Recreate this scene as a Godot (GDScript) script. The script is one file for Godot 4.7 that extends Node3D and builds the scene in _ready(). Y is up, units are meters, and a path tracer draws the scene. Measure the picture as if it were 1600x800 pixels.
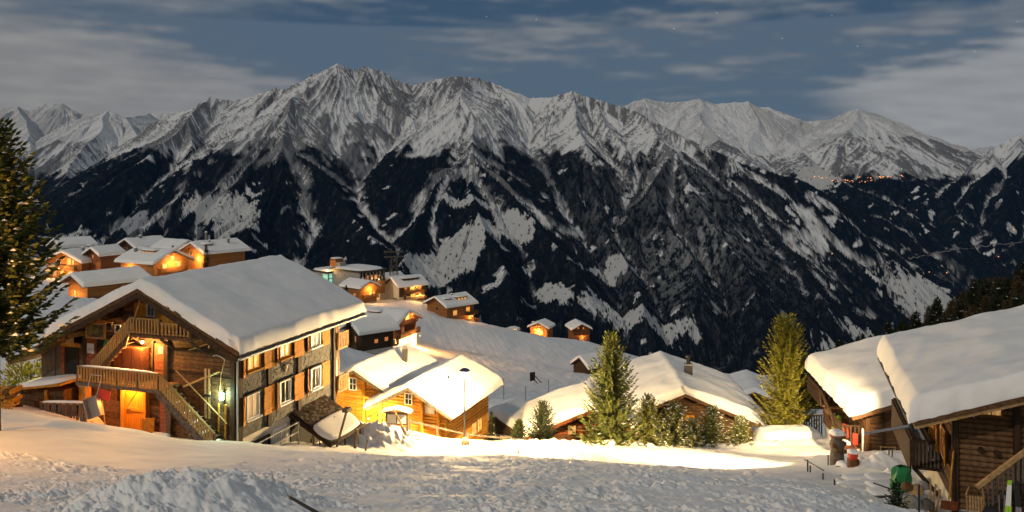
extends Node3D
# A mountain village on a moonlit winter night, seen down a snow slope. Units are metres, y is up,
# the eye stands at (0, EYE, 0) and looks along -z with a level lens that is shifted down.

const F := 1256.0      # focal length in pixels of the 1600 wide photograph
const CX := 800.0
const HY := 265.0      # height of the horizon in that photograph
const EYE := 20.0

var rng := RandomNumberGenerator.new()
var taken := {}
var M := {}            # materials
var noise_a := FastNoiseLite.new()
var noise_b := FastNoiseLite.new()
var noise_c := FastNoiseLite.new()
var noise_r := FastNoiseLite.new()

# ---------------------------------------------------------------- helpers
func P(px: float, py: float, d: float) -> Vector3:
	return Vector3((px - CX) / F * d, EYE + (HY - py) / F * d, -d)

func numbered(called: String) -> String:
	if not taken.has(called):
		taken[called] = 0
		return called
	taken[called] += 1
	return "%s_%03d" % [called, taken[called]]

func thing(called: String, label: String, category: String, at := Vector3.ZERO, turn := 0.0, group := "") -> Node3D:
	var o := Node3D.new()
	o.name = numbered(called)
	add_child(o)
	o.position = at
	o.rotation.y = turn
	tag(o, label, category, group)
	return o

func tag(o: Node, label: String, category: String, group := "") -> void:
	o.set_meta("label", label)
	o.set_meta("category", category)
	if group != "":
		o.set_meta("group", group)

func obj(called: String, mesh: Mesh, mat: Material, parent: Node3D = null) -> MeshInstance3D:
	var o := MeshInstance3D.new()
	o.mesh = mesh
	if mat:
		o.material_override = mat
	if parent == null:
		o.name = numbered(called)
		add_child(o)
	else:
		o.name = called
		parent.add_child(o, true)
	return o

func struct(called: String, mesh: Mesh, mat: Material) -> MeshInstance3D:
	var o := obj(called, mesh, mat)
	o.set_meta("kind", "structure")
	return o

func dup(src: Node3D, at: Vector3, turn: float, label := "", scl := 1.0) -> Node3D:
	var base := String(src.name)
	if base.length() > 4 and base[base.length() - 4] == "_" and base.right(3).is_valid_int():
		base = base.left(base.length() - 4)
	var r: Node3D = src.duplicate()
	r.name = numbered(base)
	add_child(r)
	r.position = at
	r.rotation = Vector3(0, turn, 0)
	r.scale = Vector3.ONE * scl
	if label != "":
		r.set_meta("label", label)
	return r

# A bag of triangles that becomes one mesh.
class Bag:
	var v := PackedVector3Array()
	var n := PackedVector3Array()
	var c := PackedColorArray()
	var i := PackedInt32Array()
	var colored := false
	var smooth := false
	func quad(a: Vector3, b: Vector3, cc: Vector3, d: Vector3, col := Color.WHITE) -> void:
		var k := v.size()
		v.append(a); v.append(b); v.append(cc); v.append(d)
		if colored:
			c.append(col); c.append(col); c.append(col); c.append(col)
		i.append_array(PackedInt32Array([k, k + 2, k + 1, k, k + 3, k + 2]))
	func tri(a: Vector3, b: Vector3, cc: Vector3, col := Color.WHITE) -> void:
		var k := v.size()
		v.append(a); v.append(b); v.append(cc)
		if colored:
			c.append(col); c.append(col); c.append(col)
		i.append_array(PackedInt32Array([k, k + 2, k + 1]))
	# box between two corners, in a frame
	func box(lo: Vector3, hi: Vector3, t := Transform3D.IDENTITY, col := Color.WHITE) -> void:
		var p: Array[Vector3] = []
		for k in 8:
			p.append(t * Vector3(hi.x if k & 1 else lo.x, hi.y if k & 2 else lo.y, hi.z if k & 4 else lo.z))
		quad(p[4], p[5], p[7], p[6], col)
		quad(p[1], p[0], p[2], p[3], col)
		quad(p[0], p[4], p[6], p[2], col)
		quad(p[5], p[1], p[3], p[7], col)
		quad(p[6], p[7], p[3], p[2], col)
		quad(p[0], p[1], p[5], p[4], col)
	# square or round bar from a to b; ra, rb the radii at its ends
	func bar(a: Vector3, b: Vector3, ra: float, rb: float, sides := 6, col := Color.WHITE, caps := true) -> void:
		var ax := (b - a)
		if ax.length() < 1e-6:
			return
		ax = ax.normalized()
		var u := ax.cross(Vector3.UP if absf(ax.y) < 0.9 else Vector3.RIGHT).normalized()
		var w := ax.cross(u)
		var ph := PI / sides
		var A: Array[Vector3] = []
		var B: Array[Vector3] = []
		for k in sides:
			var an := TAU * k / sides + ph
			var dd := u * cos(an) + w * sin(an)
			A.append(a + dd * ra)
			B.append(b + dd * rb)
		for k in sides:
			var m := (k + 1) % sides
			quad(A[k], B[k], B[m], A[m], col)
		if caps:
			for k in range(1, sides - 1):
				tri(A[0], A[k], A[k + 1], col)
				tri(B[0], B[k + 1], B[k], col)
	func plank(a: Vector3, b: Vector3, wide: float, thick: float, up := Vector3.UP, col := Color.WHITE) -> void:
		# a board from a to b: `wide` across (along up), `thick` deep
		var ax := (b - a).normalized()
		var side := ax.cross(up).normalized()
		var uu := side.cross(ax).normalized()
		var t := Transform3D(Basis(ax, uu, side), a)
		box(Vector3(0, -wide / 2, -thick / 2), Vector3((b - a).length(), wide / 2, thick / 2), t, col)
	func mesh() -> ArrayMesh:
		var arr := []
		arr.resize(Mesh.ARRAY_MAX)
		arr[Mesh.ARRAY_VERTEX] = v
		arr[Mesh.ARRAY_INDEX] = i
		if colored:
			arr[Mesh.ARRAY_COLOR] = c
		if smooth and n.size() == v.size():
			arr[Mesh.ARRAY_NORMAL] = n
		var m := ArrayMesh.new()
		m.add_surface_from_arrays(Mesh.PRIMITIVE_TRIANGLES, arr)
		return m
	# normals shared by vertices that sit on the same grid
	func smooth_mesh() -> ArrayMesh:
		n.resize(v.size())
		n.fill(Vector3.ZERO)
		for k in range(0, i.size(), 3):
			var p := v[i[k]]
			var nn := (v[i[k + 2]] - p).cross(v[i[k + 1]] - p)
			n[i[k]] += nn
			n[i[k + 1]] += nn
			n[i[k + 2]] += nn
		for k in n.size():
			n[k] = n[k].normalized() if n[k].length_squared() > 1e-20 else Vector3.UP
		smooth = true
		return mesh()

func box_mesh(lo: Vector3, hi: Vector3, t := Transform3D.IDENTITY) -> ArrayMesh:
	var b := Bag.new()
	b.box(lo, hi, t)
	return b.mesh()

func bar_mesh(a: Vector3, b: Vector3, ra: float, rb := -1.0, sides := 6) -> ArrayMesh:
	var g := Bag.new()
	g.bar(a, b, ra, ra if rb < 0 else rb, sides)
	return g.mesh()

func plank_mesh(a: Vector3, b: Vector3, wide: float, thick: float, up := Vector3.UP) -> ArrayMesh:
	var g := Bag.new()
	g.plank(a, b, wide, thick, up)
	return g.mesh()

func lathe(profile: Array, sides := 12, at := Vector3.ZERO) -> ArrayMesh:
	# profile: Vector2(radius, height) from the bottom up
	var g := Bag.new()
	for k in profile.size():
		for j in sides:
			var an := TAU * j / sides
			g.v.append(at + Vector3(cos(an) * profile[k].x, profile[k].y, sin(an) * profile[k].x))
	for k in profile.size() - 1:
		for j in sides:
			var a := k * sides + j
			var b := k * sides + (j + 1) % sides
			g.i.append_array(PackedInt32Array([a, b, a + sides, b, b + sides, a + sides]))
	return g.smooth_mesh()

func smoothst(a: float, b: float, x: float) -> float:
	var t := clampf((x - a) / (b - a), 0.0, 1.0)
	return t * t * (3.0 - 2.0 * t)

func lin(r: float, g: float, b: float) -> Color:
	return Color(r, g, b).linear_to_srgb()

func mat(called: String, col: Color, rough := 0.8) -> StandardMaterial3D:
	var m := StandardMaterial3D.new()
	m.resource_name = called
	m.albedo_color = col
	m.roughness = rough
	M[called] = m
	return m

func noise_tex(freq: float, octaves: int, seed_: int, a: Color, b: Color, size := 256, kind := FastNoiseLite.TYPE_SIMPLEX_SMOOTH, stretch := Vector2i(1, 1)) -> ImageTexture:
	# a seamless picture of two tones (sRGB) from fractal noise
	var f := FastNoiseLite.new()
	f.noise_type = kind
	f.frequency = freq
	f.fractal_octaves = octaves
	f.seed = seed_
	var im := f.get_seamless_image(size / stretch.x, size / stretch.y)
	im.convert(Image.FORMAT_L8)
	if stretch != Vector2i(1, 1):
		im.resize(size, size, Image.INTERPOLATE_CUBIC)
	var out := Image.create(im.get_width(), im.get_height(), false, Image.FORMAT_RGB8)
	var table: Array[Color] = []
	for k in 256:
		table.append(a.lerp(b, k / 255.0))
	var src := im.get_data()
	var dst := PackedByteArray()
	dst.resize(src.size() * 3)
	for k in src.size():
		var cc := table[src[k]]
		dst[k * 3] = cc.r8
		dst[k * 3 + 1] = cc.g8
		dst[k * 3 + 2] = cc.b8
	out.set_data(im.get_width(), im.get_height(), false, Image.FORMAT_RGB8, dst)
	return ImageTexture.create_from_image(out)

func tex_mat(called: String, tex: Texture2D, scl: Vector3, rough := 0.85, world := true, bump := 0.0, bump_tex: Texture2D = null, tint := Color.WHITE) -> StandardMaterial3D:
	var m := mat(called, tint, rough)
	m.albedo_texture = tex
	m.uv1_triplanar = true
	m.uv1_world_triplanar = world
	m.uv1_scale = scl
	if bump > 0.0:
		m.heightmap_enabled = true
		m.heightmap_texture = bump_tex if bump_tex else tex
		m.heightmap_scale = bump
	return m

# ---------------------------------------------------------------- camera, sky, moon
func make_camera_and_light() -> void:
	var cam := Camera3D.new()
	cam.name = "camera"
	add_child(cam)
	cam.position = Vector3(0, EYE, 0)
	cam.projection = Camera3D.PROJECTION_FRUSTUM
	cam.near = 0.5
	cam.far = 60000.0
	cam.size = 2.0 * 400.0 / F * cam.near
	cam.frustum_offset = Vector2(0, -(400.0 - HY) / F * cam.near)
	cam.current = true
	var we := WorldEnvironment.new()
	we.name = "environment"
	add_child(we)
	var e := Environment.new()
	we.environment = e
	e.background_mode = Environment.BG_SKY
	e.tonemap_mode = Environment.TONE_MAPPER_LINEAR
	e.tonemap_exposure = 1.12
	e.sdfgi_enabled = true
	e.ssao_enabled = true
	e.ssil_enabled = true
	e.fog_enabled = true
	e.fog_density = 0.0000055
	e.fog_light_color = Color(0.42, 0.68, 1.0)
	var sky := Sky.new()
	var pm := PanoramaSkyMaterial.new()
	pm.panorama = night_sky()
	sky.sky_material = pm
	e.sky = sky
	e.background_energy_multiplier = 1.0
	var moon := DirectionalLight3D.new()
	moon.name = "moon"
	add_child(moon)
	moon.look_at_from_position(Vector3.ZERO, Vector3(0.64, -0.54, -0.58))
	moon.light_energy = 0.275
	moon.light_color = Color(1.0, 0.955, 0.89)
	moon.light_angular_distance = 0.5
	moon.shadow_enabled = true

func night_sky() -> ImageTexture:
	# air, thin streaks of cloud drawn out by the wind, two banks low on either side
	var W := 2048
	var H := 1024
	var img := Image.create(W, H, false, Image.FORMAT_RGBF)
	img.fill(Color(0.10, 0.10, 0.105))
	var n1 := FastNoiseLite.new()
	n1.seed = 11; n1.frequency = 1.0; n1.fractal_octaves = 5
	var n2 := FastNoiseLite.new()
	n2.seed = 23; n2.frequency = 1.0; n2.fractal_octaves = 4
	var deep := Vector3(0.042, 0.079, 0.125)
	var low := Vector3(0.072, 0.116, 0.156)
	var cloud := Vector3(0.236, 0.238, 0.232)
	for y in range(0, H / 2 + 12):
		var el := 90.0 - (y + 0.5) / H * 180.0
		for x in W:
			var az := (x + 0.5) / W * 360.0
			if az > 180.0:
				az -= 360.0
			# streaks run almost level; far from the horizon they open up
			var st := 0.055
			var u := az * st + el * 0.05
			var w := el * 0.30
			var a: float = n1.get_noise_2d(u * 0.75, w * 1.1 - az * 0.008) * 0.5 + 0.5
			var b: float = n2.get_noise_2d(u * 3.4 + 40.0, w * 5.0 + az * 0.03) * 0.5 + 0.5
			var cov: float = smoothst(0.46, 0.82, a * 0.66 + b * 0.42) * 0.74
			# the clear slot left of the summit and the banks on both sides
			var slot := exp(-pow((az + 12.0 + (el - 7.5) * 1.3) / 8.5, 2.0) - pow((el - 8.6) / 2.6, 2.0))
			cov *= 1.0 - 0.92 * slot
			var edge := 9.4 - (az + 31.0) * 0.22 + (b - 0.5) * 2.2
			if az > -15.0:
				edge -= (az + 15.0) * 0.45
			var bank := smoothst(edge + 1.9, edge - 1.6, el) * smoothst(-3.0, -15.0, az)
			var redge := 3.9 + (az - 14.0) * 0.25 + (b - 0.5) * 2.6
			var rbank := smoothst(redge + 0.8, redge - 1.2, el) * smoothst(18.0, 24.5, az + (el - 5.0) * 1.1)
			var puff := exp(-pow((az - 28.0) / 1.6, 2.0) - pow((el - 9.6) / 0.55, 2.0)) * 0.75 + exp(-pow((az - 23.6) / 1.6, 2.0) - pow((el - 9.1) / 0.32, 2.0)) * 0.55
			var topleft := smoothst(-13.0, -24.0, az) * smoothst(8.0, 12.0, el) * (0.35 + 0.5 * a)
			var side := absf(az) > 40.0
			if side:
				bank *= 0.75
			cov = 1.0 - (1.0 - cov) * (1.0 - bank * 0.86) * (1.0 - rbank * 0.92) * (1.0 - puff * 0.8) * (1.0 - topleft * 0.6)
			var t := smoothst(0.0, 13.0, el)
			var s: Vector3 = low.lerp(deep, t)
			s = s.lerp(low * 1.25, 0.35 * smoothst(0.35, 0.7, b) * (1.0 - t))
			cov = 1.0 - (1.0 - cov) * (1.0 - 0.30 * smoothst(12.0, 24.0, el))
			var cc: Vector3 = cloud * (0.86 + 0.34 * b)
			cc = (cc * (1.0 + 0.25 * rbank)).lerp(cc * Vector3(1.04, 1.0, 0.97), bank)
			var k: Vector3 = s.lerp(cc, clampf(cov, 0.0, 1.0))
			img.set_pixel(x, y, Color(k.x, k.y, k.z))
	return ImageTexture.create_from_image(img)

# ---------------------------------------------------------------- materials
func make_materials() -> void:
	var grain := noise_tex(0.035, 4, 4, Color(0.35, 0.35, 0.35), Color(0.8, 0.8, 0.8), 256)
	var snow_t := noise_tex(0.012, 5, 2, lin(0.76, 0.75, 0.73), lin(0.86, 0.845, 0.815), 256)
	M.snow_ground = tex_mat("snow_ground", snow_t, Vector3.ONE * 0.21, 0.7, true, 2.2, grain)
	M.snow_ground.metallic_specular = 0.35
	M.snow = tex_mat("snow", snow_t, Vector3.ONE * 0.33, 0.7, true, 1.2, grain)
	M.snow.metallic_specular = 0.35
	M.snow_lump = mat("snow_lump", lin(0.8, 0.8, 0.79), 0.75)
	# wood: grain drawn out along the board
	wood("wood_dark", Vector3(0.075, 0.042, 0.022), Vector3(0.022, 0.013, 0.008))
	wood("wood_brown", Vector3(0.16, 0.082, 0.036), Vector3(0.06, 0.03, 0.014))
	wood("wood_brown_b", Vector3(0.13, 0.070, 0.032), Vector3(0.045, 0.024, 0.012))
	wood("wood_honey", Vector3(0.56, 0.270, 0.034), Vector3(0.30, 0.130, 0.016))
	wood("wood_honey_b", Vector3(0.48, 0.222, 0.028), Vector3(0.25, 0.105, 0.013))
	wood("wood_red", Vector3(0.27, 0.085, 0.030), Vector3(0.14, 0.040, 0.014))
	wood("wood_shutter", Vector3(0.56, 0.245, 0.026), Vector3(0.38, 0.15, 0.016))
	wood("wood_pale", Vector3(0.46, 0.30, 0.14), Vector3(0.26, 0.15, 0.065))
	wood("wood_log", Vector3(0.27, 0.155, 0.075), Vector3(0.10, 0.052, 0.024))
	wood("wood_log_b", Vector3(0.21, 0.115, 0.052), Vector3(0.075, 0.038, 0.017))
	wood("wood_rail", Vector3(0.40, 0.235, 0.085), Vector3(0.24, 0.125, 0.04))
	wood("wood_grey", Vector3(0.17, 0.14, 0.11), Vector3(0.06, 0.05, 0.04))
	for k in ["wood_dark", "wood_brown", "wood_honey", "wood_red", "wood_grey"]:
		wood(k + "_v", Vector3.ZERO, Vector3.ZERO, true, k)
	# boards of houses too far to tell one from the next
	M.far_wood = board_mat("far_wood", Vector3(0.34, 0.155, 0.050), Vector3(0.18, 0.08, 0.027))
	M.far_wood_dark = board_mat("far_wood_dark", Vector3(0.075, 0.045, 0.026), Vector3(0.035, 0.021, 0.013))
	M.far_wood_red = board_mat("far_wood_red", Vector3(0.26, 0.10, 0.04), Vector3(0.14, 0.05, 0.02))
	var pl := noise_tex(0.02, 4, 6, lin(0.42, 0.39, 0.33), lin(0.58, 0.55, 0.48), 128)
	M.plaster = tex_mat("plaster", pl, Vector3.ONE * 0.4, 0.9, false, 0.5)
	var pg := noise_tex(0.02, 4, 7, lin(0.22, 0.21, 0.19), lin(0.34, 0.33, 0.30), 128)
	M.concrete = tex_mat("concrete", pg, Vector3.ONE * 0.3, 0.9, false, 0.5)
	M.shingle = mat("shingle", Color.WHITE, 0.85)
	M.shingle.vertex_color_use_as_albedo = true
	M.white_paint = mat("white_paint", lin(0.72, 0.71, 0.68), 0.5)
	M.dark_metal = mat("dark_metal", lin(0.03, 0.03, 0.033), 0.45)
	M.dark_metal.metallic = 0.5
	M.steel = mat("steel", lin(0.36, 0.36, 0.37), 0.4)
	M.steel.metallic = 0.7
	M.galvanized = mat("galvanized", lin(0.42, 0.42, 0.40), 0.5)
	M.galvanized.metallic = 0.4
	M.blue_enamel = mat("blue_enamel", lin(0.03, 0.035, 0.11), 0.35)
	M.red_paint = mat("red_paint", lin(0.50, 0.035, 0.02), 0.45)
	M.green_tarp = mat("green_tarp", lin(0.018, 0.20, 0.065), 0.5)
	M.green_hose = mat("green_hose", lin(0.03, 0.22, 0.06), 0.4)
	M.lime = mat("lime", lin(0.35, 0.62, 0.03), 0.4)
	M.black_cloth = mat("black_cloth", lin(0.014, 0.014, 0.016), 0.85)
	M.yellow_cloth = mat("yellow_cloth", lin(0.62, 0.40, 0.02), 0.7)
	M.wicker = mat("wicker", lin(0.30, 0.16, 0.06), 0.8)
	M.stone = tex_mat("stone", noise_tex(0.03, 4, 12, lin(0.12, 0.115, 0.10), lin(0.30, 0.28, 0.25), 128), Vector3.ONE * 0.8, 0.9, false, 2.0)
	M.dark_stone = mat("dark_stone", lin(0.05, 0.045, 0.04), 0.9)
	M.bone = mat("bone", lin(0.45, 0.40, 0.30), 0.7)
	M.bone_dark = mat("bone_dark", lin(0.10, 0.07, 0.04), 0.7)
	M.dark_glass = mat("dark_glass", lin(0.015, 0.017, 0.02), 0.08)
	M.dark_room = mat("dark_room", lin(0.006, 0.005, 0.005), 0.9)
	M.skin_red = mat("brick_red", lin(0.22, 0.075, 0.04), 0.85)
	glow("pane_bright", Color(1.0, 0.68, 0.26), 1.6)
	glow("pane_warm", Color(1.0, 0.58, 0.20), 0.95)
	glow("pane_dim", Color(1.0, 0.50, 0.16), 0.55)
	glow("pane_curtain", Color(1.0, 0.76, 0.42), 0.5)
	glow("pane_cool", Color(0.62, 1.0, 0.86), 1.1)
	flat_glow("bulb", Color(1.0, 0.80, 0.52), 12.0)
	flat_glow("bulb_white", Color(0.62, 0.78, 1.0), 1.9)
	flat_glow("bulb_soft", Color(1.0, 0.85, 0.6), 2.0)
	flat_glow("bulb_green", Color(0.72, 1.0, 0.85), 9.0)
	flat_glow("star_light", Color(0.9, 0.93, 1.0), 0.45)
	flat_glow("far_lamp", Color(1.0, 0.60, 0.22), 1.6)
	M.needles = mat("needles", Color.WHITE, 0.8)
	M.needles.vertex_color_use_as_albedo = true
	M.needles.metallic_specular = 0.25
	M.needles.backlight_enabled = true
	M.needles.backlight = Color(0.25, 0.3, 0.15)
	M.bark = mat("bark", lin(0.07, 0.05, 0.035), 0.9)

func wood(called: String, a: Vector3, b: Vector3, upright := false, like := "") -> void:
	if upright:
		var m: StandardMaterial3D = M[like].duplicate()
		m.uv1_scale = Vector3(2.6, 0.55, 2.6)
		m.resource_name = called
		m.albedo_texture = M[like].get_meta("turned")
		m.heightmap_texture = m.albedo_texture
		M[called] = m
		return
	var t := noise_tex(0.045, 4, called.hash() % 1000, lin(b.x, b.y, b.z), lin(a.x, a.y, a.z), 128, FastNoiseLite.TYPE_SIMPLEX_SMOOTH, Vector2i(4, 1))
	var im := t.get_image()
	im.rotate_90(CLOCKWISE)
	var m := tex_mat(called, t, Vector3(0.55, 2.6, 0.55), 0.75, false, 0.4)
	m.metallic_specular = 0.3
	m.set_meta("turned", ImageTexture.create_from_image(im))

func board_mat(called: String, a: Vector3, b: Vector3) -> StandardMaterial3D:
	# 8 boards a picture, each with a tone of its own and a dark joint
	var S := 128
	var im := Image.create(S, S, false, Image.FORMAT_RGB8)
	var nn := FastNoiseLite.new()
	nn.seed = called.hash() % 999
	nn.frequency = 1.0
	for y in S:
		var k := y / 16
		var tone := fposmod(sin(k * 12.9898 + nn.seed) * 43758.5453, 1.0)
		var joint := 0.45 if y % 16 < 2 else 1.0
		for x in S:
			var t := clampf(0.35 * tone + 0.65 * (nn.get_noise_2d(x * 0.05, y * 0.6) * 0.5 + 0.5), 0.0, 1.0)
			var v := b.lerp(a, t) * joint
			im.set_pixel(x, y, lin(v.x, v.y, v.z))
	var m := tex_mat(called, ImageTexture.create_from_image(im), Vector3.ONE * 0.55, 0.8, false, 1.2)
	m.metallic_specular = 0.3
	return m

func glow(called: String, c: Color, e: float) -> void:
	# a curtain or a lit room behind the pane: uneven
	var m := mat(called, lin(0.3, 0.25, 0.2), 0.3)
	m.emission_enabled = true
	m.emission = c
	m.emission_energy_multiplier = e
	m.emission_operator = BaseMaterial3D.EMISSION_OP_MULTIPLY
	if not M.has("room_tex"):
		M.room_tex = noise_tex(0.03, 3, 21, Color(0.45, 0.42, 0.40), Color(1, 1, 1), 128, FastNoiseLite.TYPE_SIMPLEX_SMOOTH, Vector2i(1, 4))
	m.emission_texture = M.room_tex
	m.uv1_triplanar = true
	m.uv1_scale = Vector3(1.3, 0.9, 1.3)

func flat_glow(called: String, c: Color, e: float) -> void:
	var m := mat(called, lin(0.8, 0.8, 0.8), 0.4)
	m.emission_enabled = true
	m.emission = c
	m.emission_energy_multiplier = e

# ---------------------------------------------------------------- the mountains across the valley
# Every crest and spur is a polyline in space; the terrain is the upper hull of the slopes that fall
# from them, fluted along the lines that water and avalanches take.
var seg_a := PackedVector3Array()
var seg_b := PackedVector3Array()
var seg_s := PackedFloat32Array()
var seg_k := PackedFloat32Array()      # steepness
const FLOOR := -1080.0

func ridge(pts: Array, steep := 0.66) -> void:
	var s := (seg_a.size() + 1) * 9000.0
	for k in pts.size() - 1:
		var a: Vector3 = P(pts[k][0], pts[k][1], pts[k][2])
		var b: Vector3 = P(pts[k + 1][0], pts[k + 1][1], pts[k + 1][2])
		seg_a.append(a); seg_b.append(b)
		seg_s.append(s); seg_k.append(steep)
		s += Vector2(b.x - a.x, b.z - a.z).length()

func define_ridges() -> void:
	# the main crest
	ridge([[235,196,8700],[265,185,8600],[325,152,8500],[360,158,8500],[425,136,8400],[450,140,8350],[478,129,8300],[500,117,8250],[520,98,8200],[538,107,8230],[552,109,8250],[567,103,8300],[600,112,8350],[630,126,8400],[655,133,8400],[690,123,8300],[720,120,8200],[750,121,8200],[775,128,8200],[800,143,8200],[825,153,8200],[855,152,8100],[890,142,8000],[910,149,7950],[950,157,7850],[985,172,7700],[1020,190,7500],[1060,211,7300],[1100,230,7150],[1150,247,7000],[1200,270,6900],[1260,298,6800],[1340,334,6800],[1420,382,6900],[1500,432,7000]], 0.74)
	# spurs towards the viewer
	ridge([[325,153,8500],[290,188,7900],[240,228,7300],[190,275,6700],[130,320,6200],[60,355,5800],[-40,410,5300]], 0.62)
	ridge([[290,188,7900],[310,245,7100],[290,300,6500],[250,345,6000],[220,390,5500]], 0.75)
	ridge([[425,136,8400],[395,175,7900],[380,215,7500]], 0.8)
	ridge([[485,130,8300],[452,155,7500],[450,190,7100],[454,228,6700],[445,270,6300],[420,320,5900],[390,365,5400],[370,430,4900]], 0.66)
	ridge([[454,228,6700],[500,270,6400],[545,320,6000],[575,360,5500],[585,420,5000]], 0.72)
	ridge([[450,190,7100],[400,240,6700],[350,290,6300],[300,340,5900],[250,385,5400]], 0.78)
	ridge([[520,102,8200],[532,150,7800],[552,195,7450],[585,240,7100],[600,275,6850]], 0.85)
	ridge([[570,105,8300],[600,150,7900],[632,185,7600],[640,225,7250],[628,270,6900]], 0.85)
	ridge([[690,123,8300],[665,165,7850],[655,205,7500],[640,245,7100]], 0.82)
	ridge([[745,121,8200],[718,152,7500],[730,190,7100],[742,230,6600],[750,280,6200],[748,330,5700],[755,385,5200],[790,445,4700],[830,510,4200]], 0.64)
	ridge([[742,230,6600],[700,285,6200],[660,335,5800],[625,385,5300],[612,440,4800]], 0.72)
	ridge([[742,238,6500],[795,295,6100],[845,345,5700],[880,395,5200],[900,450,4700]], 0.74)
	ridge([[775,128,8200],[790,180,7700],[815,225,7300],[850,265,6900],[862,300,6600]], 0.85)
	ridge([[855,152,8100],[858,195,7600],[866,235,7200]], 0.95)
	ridge([[890,142,8000],[893,190,7400],[903,228,6900],[915,280,6500],[940,330,6100],[975,390,5600],[1000,440,5100],[1010,500,4500]], 0.7)
	ridge([[940,155,7870],[950,195,7350],[975,235,6900],[985,270,6600]], 0.9)
	ridge([[985,172,7700],[1015,205,7100],[1055,238,6700],[1085,280,6300],[1115,330,5900],[1150,390,5400],[1180,450,4900],[1190,520,4400]], 0.7)
	ridge([[1055,238,6700],[1030,290,6200],[1045,340,5800],[1070,400,5300],[1085,470,4700]], 0.82)
	ridge([[1060,211,7300],[1120,265,6800],[1180,320,6400],[1220,380,5900],[1255,440,5400],[1290,500,4900]], 0.72)
	ridge([[1150,247,7000],[1230,320,6600],[1300,385,6200],[1370,440,5900],[1420,490,5600]], 0.66)
	ridge([[1260,298,6800],[1350,365,6500],[1420,420,6300]], 0.62)
	# the higher range behind on the right
	ridge([[955,180,13000],[985,158,12500],[1005,153,12500],[1040,160,12500],[1070,158,12200],[1092,154,12000],[1120,163,12000],[1150,160,12000],[1172,158,12000],[1185,166,12000],[1205,167,12000],[1217,182,12000],[1250,190,11800],[1290,187,11500],[1320,174,11200],[1345,169,11000],[1380,181,11000],[1420,200,11100],[1470,222,11400],[1510,235,11800],[1545,228,13000],[1640,232,13000]], 0.5)
	ridge([[1092,154,12000],[1100,195,10800],[1135,235,9800],[1190,262,9000],[1250,285,8300],[1330,320,7700]], 0.5)
	ridge([[1250,190,11800],[1230,220,10500],[1260,250,9600],[1300,276,8800],[1370,310,8000],[1450,350,7500]], 0.5)
	ridge([[1345,169,11000],[1330,205,10200],[1360,240,9500],[1400,262,9000],[1440,300,8400],[1510,350,7700]], 0.55)
	ridge([[1420,200,11100],[1450,232,10300],[1480,262,9700]], 0.6)
	ridge([[1172,158,12000],[1180,200,11000],[1175,240,10200]], 0.6)
	# right edge
	ridge([[1680,185,9000],[1625,200,9000],[1600,208,9000],[1583,216,9000],[1560,232,9000],[1532,257,8800],[1500,285,8600],[1475,302,8500],[1430,330,8200]], 0.8)
	ridge([[1600,208,9000],[1596,250,8400],[1575,300,7900],[1560,350,7500]], 0.85)
	ridge([[1560,232,9000],[1530,290,8300],[1500,330,7900]], 0.85)
	ridge([[1680,185,9000],[1650,260,8000],[1640,340,7200]], 0.8)
	ridge([[1560,190,20000],[1600,184,20000],[1660,178,20000]], 0.6)
	# far left
	ridge([[-90,168,12000],[-30,172,12000],[5,170,12000],[28,166,12000],[55,176,12000],[70,163,12200],[97,161,12200],[104,173,12200],[140,178,12200],[170,172,11000],[200,184,11000],[232,176,12500],[285,178,12500],[330,170,12500]], 0.55)
	ridge([[170,172,11000],[152,205,10200],[125,245,9400],[100,290,8600],[70,340,7800]], 0.75)
	ridge([[200,184,11000],[215,225,10000],[205,265,9200],[170,310,8400]], 0.75)
	ridge([[28,166,12000],[45,210,10800],[40,260,9600],[20,320,8400]], 0.7)
	ridge([[-30,172,12000],[-20,230,10400],[-40,300,9000]], 0.7)

var R_COLS := 1000
var R_ROWS := 600
const R_NEAR := 3600.0
const R_FAR := 15000.0
const PX0 := -60.0
const PX1 := 1660.0
var mt_v := PackedVector3Array()
var mt_c := PackedColorArray()

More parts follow.
